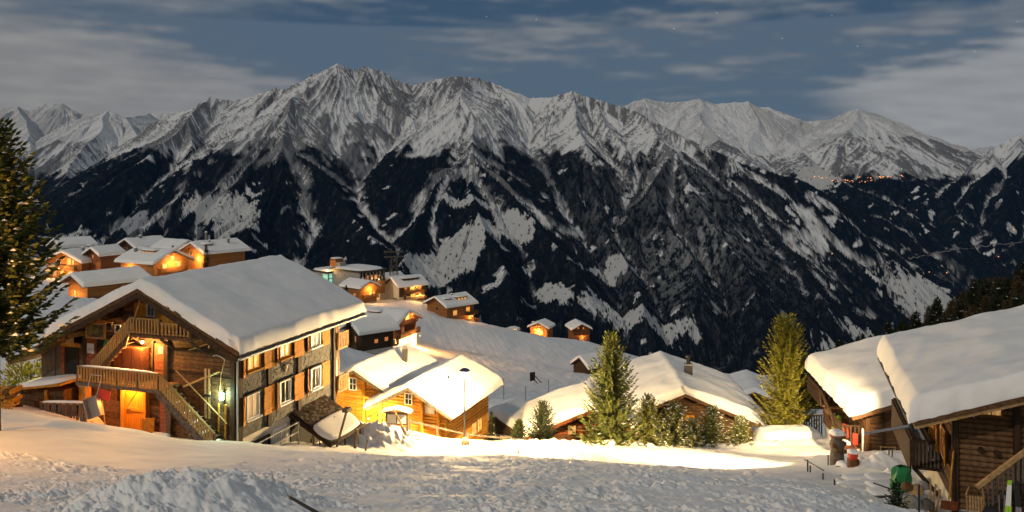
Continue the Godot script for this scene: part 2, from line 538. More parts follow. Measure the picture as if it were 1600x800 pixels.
func make_mountains() -> void:
	define_ridges()
	var nf := FastNoiseLite.new()
	nf.seed = 5; nf.frequency = 1.0; nf.fractal_type = FastNoiseLite.FRACTAL_RIDGED; nf.fractal_octaves = 3
	var nw := FastNoiseLite.new()
	nw.seed = 9; nw.frequency = 1.0 / 800.0; nw.fractal_octaves = 2; nw.fractal_gain = 0.3
	var nr := FastNoiseLite.new()
	nr.seed = 31; nr.frequency = 1.0 / 420.0; nr.fractal_type = FastNoiseLite.FRACTAL_RIDGED; nr.fractal_octaves = 6; nr.fractal_gain = 0.6
	var nd := FastNoiseLite.new()
	nd.seed = 47; nd.frequency = 1.0 / 60.0; nd.fractal_octaves = 4; nd.fractal_gain = 0.7
	var nt := FastNoiseLite.new()
	nt.seed = 53; nt.frequency = 1.0 / 260.0; nt.fractal_octaves = 4
	var verts := PackedVector3Array()
	var cols := PackedColorArray()
	var ns := seg_a.size()
	verts.resize(R_COLS * R_ROWS)
	cols.resize(R_COLS * R_ROWS)
	# which segments can matter for a coarse cell
	var BC := 44
	var BR := 32
	var cells := {}
	for bc in BC + 1:
		for br in BR + 1:
			var px := lerpf(PX0, PX1, float(bc) / BC)
			var d := R_NEAR * pow(R_FAR / R_NEAR, float(br) / BR)
			cells[bc * 1000 + br] = hull_list((px - CX) / F * d, -d)
	var lists := {}
	for bc in BC:
		for br in BR:
			var u := {}
			for q in [[0, 0], [1, 0], [0, 1], [1, 1]]:
				for k in cells[(bc + q[0]) * 1000 + br + q[1]]:
					u[k] = true
			lists[bc * 1000 + br] = PackedInt32Array(u.keys())
	var snow_c := Color(0.70, 0.70, 0.695)
	var rock_c := Color(0.058, 0.060, 0.066)
	for r in R_ROWS:
		var d := R_NEAR * pow(R_FAR / R_NEAR, float(r) / (R_ROWS - 1))
		var br := mini(int(float(r) / (R_ROWS - 1) * BR), BR - 1)
		for cidx in R_COLS:
			var fx := float(cidx) / (R_COLS - 1)
			var px := PX0 + (PX1 - PX0) * fx
			var x := (px - CX) / F * d
			var z := -d
			var wx := x + nw.get_noise_2d(x, z * 0.5) * 110.0
			var wz := z + nw.get_noise_2d(x + 5000.0, z * 0.5) * 70.0
			var list: PackedInt32Array = lists[mini(int(fx * BC), BC - 1) * 1000 + br]
			var best := -9999.0
			var second := -9999.0
			var bs := 0.0
			var bd := 0.0
			var bk := 0
			for k in list:
				var a := seg_a[k]
				var b := seg_b[k]
				var ex := b.x - a.x
				var ez := b.z - a.z
				var ll := ex * ex + ez * ez
				var t := clampf(((wx - a.x) * ex + (wz - a.z) * ez) / ll, 0.0, 1.0)
				var qx := a.x + ex * t - wx
				var qz := a.z + ez * t - wz
				var dist := sqrt(qx * qx + qz * qz)
				var h := a.y + (b.y - a.y) * t - seg_k[k] * dist - 45.0 * (1.0 - exp(-dist / 110.0))
				if h > best:
					if absf(seg_s[bk] - seg_s[k]) > 7000.0:
						second = best
					best = h
					bk = k
					var l := sqrt(ll)
					bs = seg_s[k] + l * t + (dist * ((b.y - a.y) / l) / seg_k[k] if t > 0.0 and t < 1.0 else atan2(qx, qz) * 320.0)
					bd = dist
				elif h > second and absf(seg_s[bk] - seg_s[k]) > 7000.0:
					second = h
			var gul := best - second
			# flutes along the fall line
			var fl: float = nf.get_noise_2d(bs / 210.0, bd / 2600.0 + bk * 0.37)
			var fl2: float = nf.get_noise_2d(bs / 70.0 + 30.0, bd / 1500.0)
			var grow := smoothst(10.0, 320.0, bd)
			var h := best + (fl * 46.0 + fl2 * 16.0) * grow
			var rr: float = nr.get_noise_2d(x, z * 0.36)
			var fine: float = nd.get_noise_2d(x, z * 0.40)
			var fl3: float = nf.get_noise_2d(bs / 26.0 + 60.0, bd / 800.0)
			h += rr * (10.0 + 30.0 * grow) + fine * 7.0 + fl3 * 6.0 * grow
			var tn: float = nt.get_noise_2d(x, z)
			var fl_y := FLOOR + tn * 22.0 + (d - 6000.0) * 0.006
			var onfloor := h < fl_y
			h = maxf(h, fl_y)
			verts[r * R_COLS + cidx] = Vector3(x, h, z)
			# what covers it: rock ribs and snow above the tree line, woods below it, avalanche tracks between
			var ribs := 0.40 * fl + 0.40 * fl2 + 0.36 * rr + 0.36 * fine + 0.34 * fl3
			var rock := smoothst(0.08, 0.42, ribs - 0.20 + 0.42 * nw.get_noise_2d(x * 0.9 + 3000.0, z * 0.45))
			if d > 10200.0:
				rock *= 0.42
			var c := snow_c.lerp(rock_c, clampf(rock * 0.82, 0.0, 1.0))
			var line := 150.0 + tn * 190.0 + fl * 60.0
			if d > 8600.0:
				line = -40.0 + tn * 120.0
			var wood := smoothst(line + 40.0, line - 40.0, h + fine * 70.0)
			var open := smoothst(52.0 + tn * 70.0, 20.0, gul + maxf(0.0, -h) * 0.045 + fine * 26.0 + fl3 * 16.0)
			open = maxf(open, smoothst(0.56, 0.84, fine * 0.8 + tn * 0.45 - fl3 * 0.3 - fl2 * 0.2) * 0.6)
			if onfloor:
				var fld: float = nt.get_noise_2d(x * 0.45 + 900.0, z * 1.9)
				open = smoothst(0.02, 0.16, fld + 0.05 * fine)
			var sparse := exp(-(pow((x - 1250.0) / 560.0, 2.0) + pow((z + 6100.0) / 1300.0, 2.0)))
			open = maxf(open, sparse * smoothst(-0.12, 0.4, fine + 0.3 * fl3 + 0.35 * fl2) * 0.42)
			wood *= 1.0 - open
			var wc := Color(0.007, 0.010, 0.013).lerp(Color(0.032, 0.034, 0.036), smoothst(0.2, 0.7, fine + 0.4 * fl3))
			c = c.lerp(wc, wood)
			cols[r * R_COLS + cidx] = c
	mt_v = verts
	# snow meadows cleared in the woods (centre x, z, half length, half width, turn), in metres
	for m in meadows():
		paint_meadow(verts, cols, m)
	mt_c = cols
	var idx := PackedInt32Array()
	idx.resize((R_COLS - 1) * (R_ROWS - 1) * 6)
	var q := 0
	for r in R_ROWS - 1:
		for cidx in R_COLS - 1:
			var a := r * R_COLS + cidx
			idx[q] = a; idx[q + 1] = a + R_COLS; idx[q + 2] = a + 1
			idx[q + 3] = a + 1; idx[q + 4] = a + R_COLS; idx[q + 5] = a + R_COLS + 1
			q += 6
	var arr := []
	arr.resize(Mesh.ARRAY_MAX)
	arr[Mesh.ARRAY_VERTEX] = verts
	arr[Mesh.ARRAY_COLOR] = cols
	arr[Mesh.ARRAY_INDEX] = idx
	var am := ArrayMesh.new()
	am.add_surface_from_arrays(Mesh.PRIMITIVE_TRIANGLES, arr)
	var m := mat("mountainside", Color.WHITE, 0.95)
	m.vertex_color_use_as_albedo = true
	m.metallic_specular = 0.2
	struct("mountains", am, m)

func hull_list(x: float, z: float) -> Array:
	var hs := []
	var top := -9999.0
	for k in seg_a.size():
		var a := seg_a[k]
		var b := seg_b[k]
		var e := Vector2(b.x - a.x, b.z - a.z)
		var t := clampf((Vector2(x - a.x, z - a.z)).dot(e) / e.length_squared(), 0.0, 1.0)
		var dist := (Vector2(a.x, a.z) + e * t).distance_to(Vector2(x, z))
		var h := a.y + (b.y - a.y) * t - seg_k[k] * dist
		hs.append(h)
		top = maxf(top, h)
	var out := []
	for k in hs.size():
		if hs[k] > top - 330.0:
			out.append(k)
	return out

func meadows() -> Array:
	# snow meadows, a rock slide and the benches of far villages: outlines (x, z) in metres, cover
	var out := []
	var add := func(flat: Array, c: Color, warp: float): 
		var p := PackedVector2Array()
		for k in range(0, flat.size(), 2):
			p.append(Vector2(flat[k], flat[k + 1]))
		out.append([p, c, warp])
	var snow := Color(0.50, 0.50, 0.49)
	add.call([-47, -5871, 159, -5703, 178, -5560, 20, -5480, -150, -5417, -223, -5055, -401, -5000, -566, -5000, -720, -5032, -663, -5192, -484, -5515, -356, -5600, -176, -5640], snow, 40.0)
	add.call([-537, -6060, -380, -5980, -143, -5960, -113, -5890, -300, -5850, -527, -5990], snow, 22.0)
	add.call([-2526, -6153, -2419, -6220, -2170, -6180, -2004, -6190, -1888, -6003, -1827, -5741, -1994, -5760, -2029, -5664, -1878, -5600, -2067, -5640, -2171, -5857, -2422, -6020], snow, 60.0)
	add.call([-408, -6330, -340, -6400, -270, -6376, -300, -6180, -345, -6170], snow, 20.0)
	add.call([358, -5080, 560, -5420, 690, -5600, 858, -5420, 853, -5330, 647, -5300, 479, -5160], snow, 35.0)
	add.call([100, -5032, 270, -4930, 370, -4706, 300, -4640, 190, -4760], snow, 30.0)
	add.call([389, -4690, 501, -4823, 640, -4845, 780, -4700, 1059, -4600, 1066, -4500, 864, -4480, 672, -4560, 478, -4570], snow, 40.0)
	add.call([-3350, -5870, -3167, -6030, -3130, -5976, -3302, -5800], snow, 40.0)
	add.call([-3040, -6263, -2794, -6190, -2755, -6017, -2810, -5920, -2960, -6050], Color(0.30, 0.31, 0.33), 25.0)
	add.call([3100, -8750, 3358, -9500, 3760, -9400, 3700, -8900, 3400, -8560], snow, 90.0)
	add.call([2700, -5900, 2849, -6100, 3250, -6250, 3300, -5800, 2900, -5600], snow, 120.0)
	add.call([1968, -4980, 2300, -5150, 2500, -5000, 2200, -4850], snow, 60.0)
	add.call([1700, -4640, 1950, -4750, 2150, -4650, 1850, -4560], snow, 50.0)
	return out

func paint_meadow(verts: PackedVector3Array, cols: PackedColorArray, m: Array) -> void:
	var p: PackedVector2Array = m[0]
	var warp: float = m[2]
	var lo := p[0]
	var hi := p[0]
	for q in p:
		lo = lo.min(q)
		hi = hi.max(q)
	var k := 1.0 / log(R_FAR / R_NEAR) * (R_ROWS - 1)
	var r0 := clampi(int(log((-hi.y - warp) / R_NEAR) * k), 0, R_ROWS - 1)
	var r1 := clampi(int(log((-lo.y + warp) / R_NEAR) * k) + 1, 0, R_ROWS - 1)
	var nn := FastNoiseLite.new()
	nn.seed = 77; nn.frequency = 1.0 / 70.0; nn.fractal_octaves = 4; nn.fractal_gain = 0.65
	for r in range(r0, r1 + 1):
		for c in R_COLS:
			var v := verts[r * R_COLS + c]
			if v.x < lo.x - warp or v.x > hi.x + warp:
				continue
			var n1 := nn.get_noise_2d(v.x, v.z * 0.4)
			var q := Vector2(v.x + n1 * warp * 1.4, v.z + nn.get_noise_2d(v.x + 700.0, v.z * 0.4) * warp * 2.6)
			if Geometry2D.is_point_in_polygon(q, p):
				if nn.get_noise_2d(v.x * 2.3, v.z * 0.9 + 300.0) < 0.40:
					cols[r * R_COLS + c] = m[1]

# ---------------------------------------------------------------- the snowy ground of the village
const GU0 := -400.0
const GU1 := 2000.0
const GD0 := 1.6
const GD1 := 520.0
const GW := 121
const GH := 116
var ground_low: Image

func ground_points() -> Array:
	# (direction, drop seen as a height in the photograph, distance)
	return [
		[0,0,-2.4,2.5],[800,0,-2.4,2.5],[1600,0,-2.4,2.5],[-200,0,-4.0,7.5],[400,0,-4.0,7.5],[1000,0,-4.0,7.5],[1600,0,-4.3,7.5],[100,0,-3.1,4.8],[800,0,-3.1,4.8],[1500,0,-3.1,4.8],
		[-100,800,13],[150,800,13],[400,800,13],[800,800,13],[1100,802,13.5],[1300,812,13.5],[1500,830,14],[1700,850,14],
		[0,745,20],[400,748,20],[800,748,20],[1100,750,20],[1300,775,20],[1500,838,19],[1700,868,18],
		[0,690,28],[250,712,29],[500,716,29],[800,720,30],[1050,738,29],[1200,748,29],
		[-150,634,34],[0,650,36],[100,654,36],[150,662,36],[200,671,36.5],[260,687,37.5],[330,690,38],[400,695,38.5],[470,699,40],[550,705,42],[590,708,43],
		[-150,600,46],[30,612,47],[60,636,43],[100,648,42.5],[160,668,41.8],[215,691,41.2],[300,693,40.2],[370,691,39.8],
		[470,694,45],[560,692,50],[640,690,51],[680,722,42],[790,710,41],[850,718,41],[1000,728,39],[1100,733,38],[1250,738,36],[1300,765,31],[1340,778,28.5],[1410,795,26],[1500,825,23.5],[1600,855,21],
		[680,712,47],[800,722,48],[1000,730,46],[1150,735,44],
		[700,700,53],[726,693,54.6],[850,700,54],[1000,706,54],[1150,707,54],[1300,704,53],[1400,698,52],
		[580,660,57],[620,664,58],[670,680,58],[740,690,58],[870,692,58.5],[1000,696,59],[1130,697,59],[1260,692,60],
		[660,720,66],[800,722,66],[900,722,70],[1000,722,75],[1150,722,75],
		[1310,715,44],[1330,728,40],[1400,762,33.5],[1360,745,36],[1490,803,29.2],[1600,828,26],[1700,850,26],[1340,692,56],[1420,690,57],[1500,690,60],
		[560,600,78],[600,560,120],[560,553,140],[640,540,165],[650,470,232],[730,499,222],[690,487,225],[560,470,230],[700,540,185],[720,590,125],[790,632,92],[850,580,160],[905,577,175],
		[845,529,236],[903,533,236],[800,521,240],[755,508,238],[960,546,225],[1010,566,205],[1070,585,180],
		[330,420,190],[130,441,190],[40,425,190],[180,470,100],[250,480,130],[300,520,80],[450,480,150],[500,455,235],[450,440,250],[20,600,52],[-100,600,52],[-150,440,190],
		[100,415,245],[300,425,245],
		[1250,640,95],[1450,690,75],[1450,640,110],[1600,480,200],[1700,445,210],[1450,570,170],[1320,628,150],[1200,625,150],[1100,640,120],[1600,600,100],[1750,520,120],
		[-200,0,-95,330],[150,0,-110,330],[400,0,-130,330],[650,0,-150,330],[850,0,-160,330],[1050,0,-150,320],[1250,0,-140,300],[1450,0,-130,300],[1650,0,-110,320],[1900,0,-90,330],
		[0,0,-330,520],[800,0,-350,520],[1600,0,-330,520],
	]

func make_ground_low() -> void:
	var pts := []
	for q in ground_points():
		var d: float = q[q.size() - 1]
		var h: float = q[2] if q.size() == 4 else (HY - q[1]) / F * d
		pts.append([(q[0] - CX) / F, log(d), h - trend(d)])
	var n := pts.size()
	# radial basis interpolation: gaussian elimination on a small dense system
	var A := []
	for i in n:
		var row := PackedFloat64Array()
		for j in n:
			row.append(sqrt(pow(pts[i][0] - pts[j][0], 2) + pow(pts[i][1] - pts[j][1], 2) + 0.0016))
		row.append(pts[i][2])
		A.append(row)
	for i in n:
		var p := i
		for k in range(i + 1, n):
			if absf(A[k][i]) > absf(A[p][i]):
				p = k
		var tmp = A[i]
		A[i] = A[p]
		A[p] = tmp
		var ri: PackedFloat64Array = A[i]
		for k in range(i + 1, n):
			var rk: PackedFloat64Array = A[k]
			var f := rk[i] / ri[i]
			if f != 0.0:
				for j in range(i, n + 1):
					rk[j] -= f * ri[j]
				A[k] = rk
	var w := PackedFloat64Array()
	w.resize(n)
	for i in range(n - 1, -1, -1):
		var s: float = A[i][n]
		for j in range(i + 1, n):
			s -= A[i][j] * w[j]
		w[i] = s / A[i][i]
	ground_low = Image.create(GW, GH, false, Image.FORMAT_RF)
	for y in GH:
		var v := log(GD0) + (log(GD1) - log(GD0)) * y / (GH - 1)
		for x in GW:
			var u := (lerpf(GU0, GU1, float(x) / (GW - 1)) - CX) / F
			var s := 0.0
			for k in n:
				var a: float = u - pts[k][0]
				var b: float = v - pts[k][1]
				s += w[k] * sqrt(a * a + b * b + 0.0016)
			ground_low.set_pixel(x, y, Color(s + trend(exp(v)), 0, 0))

func trend(d: float) -> float:
	return -1.7 - 0.3 * minf(d, 55.0) - 0.06 * clampf(d - 55.0, 0.0, 200.0) - 0.9 * maxf(0.0, d - 255.0)

func ground_at(px: float, d: float) -> float:
	var gx := clampf((px - GU0) / (GU1 - GU0) * (GW - 1), 0.0, GW - 1.001)
	var gy := clampf(log(d / GD0) / log(GD1 / GD0) * (GH - 1), 0.0, GH - 1.001)
	var x := int(gx)
	var y := int(gy)
	var a := lerpf(ground_low.get_pixel(x, y).r, ground_low.get_pixel(x + 1, y).r, gx - x)
	var b := lerpf(ground_low.get_pixel(x, y + 1).r, ground_low.get_pixel(x + 1, y + 1).r, gx - x)
	return EYE + lerpf(a, b, gy - y)

func ground(x: float, z: float) -> float:
	return ground_at(CX + F * x / maxf(0.5, -z), maxf(1.7, -z))

func on_ground(px: float, d: float) -> Vector3:
	return Vector3((px - CX) / F * d, ground_at(px, d), -d)

func make_ground() -> void:
	var C := 780
	var r1 := 540
	var r2 := 210
	var R := r1 + r2
	var ds := PackedFloat32Array()
	for r in r1:
		ds.append(9.5 * pow(62.0 / 9.5, float(r) / r1))
	for r in r2:
		ds.append(62.0 * pow(500.0 / 62.0, float(r) / (r2 - 1)))
	var cell := FastNoiseLite.new()
	cell.noise_type = FastNoiseLite.TYPE_CELLULAR
	cell.seed = 3; cell.frequency = 1.0
	cell.cellular_return_type = FastNoiseLite.RETURN_DISTANCE
	cell.fractal_type = FastNoiseLite.FRACTAL_NONE
	var lump := FastNoiseLite.new()
	lump.seed = 8; lump.frequency = 1.0; lump.fractal_octaves = 4; lump.fractal_gain = 0.6
	var soft := FastNoiseLite.new()
	soft.seed = 17; soft.frequency = 0.16; soft.fractal_octaves = 3
	var rid := FastNoiseLite.new()
	rid.seed = 29; rid.frequency = 1.0; rid.fractal_type = FastNoiseLite.FRACTAL_RIDGED; rid.fractal_octaves = 3
	var g := Bag.new()
	g.v.resize(C * R)
	var pile := Vector2(P(305, 0, 13.3).x, -13.3)
	for r in R:
		var d := ds[r]
		for c in C:
			var px := lerpf(-120.0, 1720.0, float(c) / (C - 1))
			var x := (px - CX) / F * d
			var z := -d
			var h := ground_at(px, d)
			if d < 62.0:
				# trampled as far as the crest on the right, blown smooth on the left
				var reach := lerpf(25.0, 40.5, smoothst(330.0, 640.0, px + soft.get_noise_2d(x, z) * 160.0))
				reach = lerpf(reach, 33.0, smoothst(1100.0, 1250.0, px))
				var tr := smoothst(reach + 1.5, reach - 3.5, d + soft.get_noise_2d(x * 2.0, z * 2.0) * 4.0)
				var so: float = soft.get_noise_2d(x, z * 1.6)
				h += so * 0.16 * smoothst(8.0, 20.0, d)
				if tr > 0.01:
					var l1: float = lump.get_noise_2d(x * 1.9, z * 1.9)
					var l2: float = rid.get_noise_2d(x * 0.9, z * 0.9)
					var pit: float = cell.get_noise_2d(x * 1.8 + l1 * 1.2, z * 1.8 + l2) + 1.0
					var calm: float = 0.25 + 0.85 * smoothst(-0.3, 0.35, soft.get_noise_2d(x * 1.7 + 40.0, z * 2.6))
					var clod: float = smoothst(0.25, 0.7, lump.get_noise_2d(x * 0.8 + 90.0, z * 0.8)) * smoothst(0.0, 0.5, lump.get_noise_2d(x * 3.4, z * 3.4 + 20.0))
					h += tr * clod * 0.09
					h += tr * calm * (l1 * 0.115 + l2 * 0.02 - 0.085 * exp(-pit * pit * 14.0) + 0.035 * lump.get_noise_2d(x * 6.5, z * 6.5))
				# ploughed bank along the road and clods behind it
				var road := smoothst(43.0, 46.0, d) * smoothst(60.0, 57.0, d)
				if road > 0.0 and px > 560.0 and px < 1500.0:
					var bank := exp(-pow((d - 57.6) / 0.8, 2.0)) * smoothst(700.0, 900.0, px)
					h += road * lump.get_noise_2d(x * 1.2, z * 1.2) * (0.07 + 0.22 * bank) + bank * 0.35
				# heap in the corner of the picture
				var q := Vector2((x - pile.x) / 1.75, (z - pile.y) / 1.6)
				q.x += 0.25 * lump.get_noise_2d(x * 0.6, z * 0.6 + 9.0)
				var m := exp(-pow(q.length(), 2.6) * 1.1)
				if m > 0.004:
					var b1: float = cell.get_noise_2d(x * 2.6, z * 2.6 + 3.0) + 1.0
					h += m * 0.60 + m * (0.13 * lump.get_noise_2d(x * 2.0 + 8.0, z * 2.0) - 0.10 * b1 * b1 + 0.03)
				# heap of cleared snow beside the canopy, drifts at the right steps
				for hp in [[596.0, 48.0, 2.6, 1.1], [560.0, 47.5, 1.6, 0.7], [1375.0, 38.5, 1.5, 0.7], [1440.0, 52.0, 2.0, 0.8], [1395.0, 35.5, 1.0, 0.5], [150.0, 42.9, 1.0, 0.4]]:
					var dx: float = x - (hp[0] - CX) / F * hp[1]
					var dz: float = d - hp[1]
					var e := exp(-(dx * dx + dz * dz) / (hp[2] * hp[2]) * 1.6)
					if e > 0.01:
						h += e * (hp[3] + 0.55 * hp[3] * lump.get_noise_2d(x * 0.9, z * 0.9))
			else:
				# groomed slope and drifts
				h += soft.get_noise_2d(x * 0.3, z * 0.3) * 0.5 * smoothst(62.0, 90.0, d)
				h += rid.get_noise_2d((x * 0.8 + z * 0.25) * 0.6, (z * 0.5 - x * 0.2) * 0.06) * 0.13 + rid.get_noise_2d((x * 0.5 - z * 0.12) * 0.9 + 30.0, z * 0.05) * 0.08
			g.v[r * C + c] = Vector3(x, h, z)
	g.i.resize((R - 1) * (C - 1) * 6)
	var q := 0
	for r in R - 1:
		for c in C - 1:
			var a := r * C + c
			g.i[q] = a; g.i[q + 1] = a + C; g.i[q + 2] = a + 1
			g.i[q + 3] = a + 1; g.i[q + 4] = a + C; g.i[q + 5] = a + C + 1
			q += 6
	struct("snowy_ground", g.smooth_mesh(), M.snow_ground)

# ---------------------------------------------------------------- what houses are made of
# A house stands in its own axes: +z its front gable, ridge along z, x across, y up from its base.
var mesh_cache := {}

func face_t(face: int, w: float, l: float) -> Transform3D:
	match face:
		0: return Transform3D(Basis(Vector3.RIGHT, Vector3.UP, Vector3.BACK), Vector3(0, 0, l / 2))
		1: return Transform3D(Basis(Vector3.FORWARD, Vector3.UP, Vector3.RIGHT), Vector3(w / 2, 0, 0))
		2: return Transform3D(Basis(Vector3.LEFT, Vector3.UP, Vector3.FORWARD), Vector3(0, 0, -l / 2))
	return Transform3D(Basis(Vector3.BACK, Vector3.UP, Vector3.LEFT), Vector3(-w / 2, 0, 0))

func body_mesh(w: float, l: float, y0: float, h: float, slope: float) -> ArrayMesh:
	var g := Bag.new()
	var a := w / 2
	var b := l / 2
	var top := h + slope * a
	for s in [1.0, -1.0]:
		var z: float = b * s
		g.quad(Vector3(-a, y0, z), Vector3(a, y0, z), Vector3(a, h, z), Vector3(-a, h, z))
		g.tri(Vector3(-a, h, z), Vector3(a, h, z), Vector3(0, top, z))
		g.quad(Vector3(a * s, y0, b), Vector3(a * s, y0, -b), Vector3(a * s, h, -b), Vector3(a * s, h, b))
	g.quad(Vector3(-a, h, -b), Vector3(-a, h, b), Vector3(0, top, b), Vector3(0, top, -b))
	g.quad(Vector3(a, h, -b), Vector3(a, h, b), Vector3(0, top, b), Vector3(0, top, -b))
	return g.mesh()

func roof_mesh(w: float, zf: float, zb: float, h: float, slope: float, ox: float, t: float) -> ArrayMesh:
	var g := Bag.new()
	var a := w / 2 + ox
	var e := h - slope * ox
	var top := h + slope * w / 2
	for s in [1.0, -1.0]:
		var p: Array[Vector3] = []
		for z in [zf, zb]:
			p.append(Vector3(a * s, e, z)); p.append(Vector3(0, top, z)); p.append(Vector3(0, top + t, z)); p.append(Vector3(a * s, e + t, z))
		g.quad(p[0], p[1], p[2], p[3]); g.quad(p[4], p[5], p[6], p[7])
		g.quad(p[3], p[2], p[6], p[7]); g.quad(p[0], p[1], p[5], p[4]); g.quad(p[0], p[3], p[7], p[4])
	return g.mesh()

func snow_roof_mesh(w: float, zf: float, zb: float, h: float, slope: float, ox: float, base_t: float, thick: float, seed_: int, nx := 28, nz := 22, round_ridge := 0.7) -> ArrayMesh:
	# a blanket of snow on a saddle roof: thick, rounded at its rims, bulging a little past the eaves
	var g := Bag.new()
	var a := w / 2 + ox + 0.10 + thick * 0.12
	var z0 := zb - 0.06 - thick * 0.08
	var z1 := zf + 0.06 + thick * 0.08
	var top := h + slope * w / 2 + base_t + 0.01
	var nn := FastNoiseLite.new()
	nn.seed = seed_; nn.frequency = 0.22; nn.fractal_octaves = 3
	var rim := minf(thick * 0.62, 0.42)
	var xs := rim_steps(-a, a, rim, nx)
	var zs := rim_steps(z0, z1, rim, nz)
	var C := xs.size()
	for zi in zs.size():
		for xi in C:
			var x := xs[xi]
			var z := zs[zi]
			var ex := a - absf(x)
			var ez := minf(z - z0, z1 - z)
			var wob := 1.0 + nn.get_noise_2d(x * 3.0 + 50.0, z * 3.0) * 0.35
			var fx := clampf(ex / rim, 0.0, 1.0)
			var fz := clampf(ez / rim, 0.0, 1.0)
			var prof := sqrt(maxf(0.0, 1.0 - (1.0 - fx) * (1.0 - fx))) * sqrt(maxf(0.0, 1.0 - (1.0 - fz) * (1.0 - fz)))
			var ridge_y := top - slope * (sqrt(x * x + round_ridge * round_ridge) - round_ridge * 0.55)
			var flat_y := top - slope * absf(x)
			var y := maxf(flat_y, lerpf(flat_y, ridge_y, prof)) + prof * thick * (1.0 + nn.get_noise_2d(x, z) * 0.28) 
			# crumbling lip and wind crust
			y += (wob - 1.0) * 0.30 * (1.0 - minf(fx, fz)) * thick * prof + nn.get_noise_2d(x * 9.0, z * 9.0 + 70.0) * 0.035
			var push := (nn.get_noise_2d(x * 2.0 + 9.0, z * 2.0) * 0.16 + nn.get_noise_2d(x * 8.0 + 9.0, z * 8.0) * 0.14) * thick
			var xx := x + (signf(x) * push if fx < 0.5 else 0.0)
			var zz := z + (signf(z - (z0 + z1) / 2) * push if fz < 0.5 else 0.0)
			if fx <= 0.0 or fz <= 0.0:
				y = flat_y - 0.02
				xx -= signf(x) * 0.10 * thick * (1.0 if fx <= 0.0 else 0.0)
			g.v.append(Vector3(xx, y, zz))
	for zi in zs.size() - 1:
		for xi in C - 1:
			var k := zi * C + xi
			g.i.append_array(PackedInt32Array([k, k + 1, k + C, k + 1, k + C + 1, k + C]))
	return g.smooth_mesh()

func rim_steps(a: float, b: float, rim: float, n: int) -> PackedFloat32Array:
	var out := PackedFloat32Array()
	var q := [0.0, 0.02, 0.12, 0.3, 0.55, 0.8, 1.0]
	for k in q:
		out.append(a + rim * k)
	for k in range(1, n):
		out.append(lerpf(a + rim, b - rim, float(k) / n))
	q.reverse()
	for k in q:
		out.append(b - rim * k)
	return out

func add_roof(root: Node3D, w: float, l: float, h: float, slope: float, ox: float, oz: float, thick: float, mt: Material, seed_ := 1, t := 0.16, nx := 22, nz := 16, rr := 0.7) -> MeshInstance3D:
	var rf := obj("roof", roof_mesh(w, l / 2 + oz, -l / 2 - oz, h, slope, ox, t), mt, root)
	if thick > 0.0:
		obj("snow", snow_roof_mesh(w, l / 2 + oz, -l / 2 - oz, h, slope, ox, t, thick, seed_, nx, nz, rr), M.snow, rf)
	# barge boards on the front gable
	for s in [1.0, -1.0]:
		var a := w / 2 + ox
		var p := Vector3(a * s, h - slope * ox + t * 0.2, l / 2 + oz + 0.03)
		var q := Vector3(0.0, h + slope * w / 2 + t * 0.2, l / 2 + oz + 0.03)
		obj("barge_board", plank_mesh(p, q, 0.24, 0.05), mt, rf)
	return rf

func frame_mesh(ww: float, hh: float, bars_x: int, bars_y: int, fr := 0.07) -> ArrayMesh:
	var key := "f%.2f_%.2f_%d_%d_%.2f" % [ww, hh, bars_x, bars_y, fr]
	if not mesh_cache.has(key):
		var g := Bag.new()
		g.box(Vector3(-ww / 2, -hh / 2, 0), Vector3(-ww / 2 + fr, hh / 2, 0.09))
		g.box(Vector3(ww / 2 - fr, -hh / 2, 0), Vector3(ww / 2, hh / 2, 0.09))
		g.box(Vector3(-ww / 2 + fr, hh / 2 - fr, 0), Vector3(ww / 2 - fr, hh / 2, 0.09))
		g.box(Vector3(-ww / 2 + fr, -hh / 2, 0), Vector3(ww / 2 - fr, -hh / 2 + fr, 0.09))
		var m := fr * 0.55
		for k in range(1, bars_x):
			var x := -ww / 2 + ww * k / bars_x
			g.box(Vector3(x - m / 2, -hh / 2 + fr, 0.012), Vector3(x + m / 2, hh / 2 - fr, 0.07))
		for k in range(1, bars_y):
			var y := -hh / 2 + hh * k / bars_y
			g.box(Vector3(-ww / 2 + fr, y - m / 2, 0.014), Vector3(ww / 2 - fr, y + m / 2, 0.065))
		mesh_cache[key] = g.mesh()
	return mesh_cache[key]

func pane_mesh(ww: float, hh: float) -> ArrayMesh:
	var key := "p%.2f_%.2f" % [ww, hh]
	if not mesh_cache.has(key):
		mesh_cache[key] = box_mesh(Vector3(-ww / 2 + 0.03, -hh / 2 + 0.03, 0.004), Vector3(ww / 2 - 0.03, hh / 2 - 0.03, 0.03))
	return mesh_cache[key]

func window(root: Node3D, t: Transform3D, a: float, y: float, ww: float, hh: float, pane := "dark_glass", frame := "white_paint", bx := 2, by := 1, out := 0.0) -> MeshInstance3D:
	var f := obj("window", frame_mesh(ww, hh, bx, by, clampf(ww * 0.085, 0.04, 0.08)), M[frame], root)
	f.transform = t * Transform3D(Basis(), Vector3(a, y, out))
	obj("pane", pane_mesh(ww, hh), M[pane], f)
	return f

func shutter_mesh(ww: float, hh: float) -> ArrayMesh:
	var key := "s%.2f_%.2f" % [ww, hh]
	if not mesh_cache.has(key):
		var g := Bag.new()
		var n := 4
		for k in n:
			var x := -ww / 2 + ww * k / n
			g.box(Vector3(x + 0.006, -hh / 2, 0.01 + 0.004 * (k % 2)), Vector3(x + ww / n - 0.006, hh / 2, 0.045 + 0.004 * (k % 2)))
		g.box(Vector3(-ww / 2 + 0.03, -hh * 0.36, 0.05), Vector3(ww / 2 - 0.03, -hh * 0.28, 0.075))
		g.box(Vector3(-ww / 2 + 0.03, hh * 0.28, 0.05), Vector3(ww / 2 - 0.03, hh * 0.36, 0.075))
		mesh_cache[key] = g.mesh()
	return mesh_cache[key]

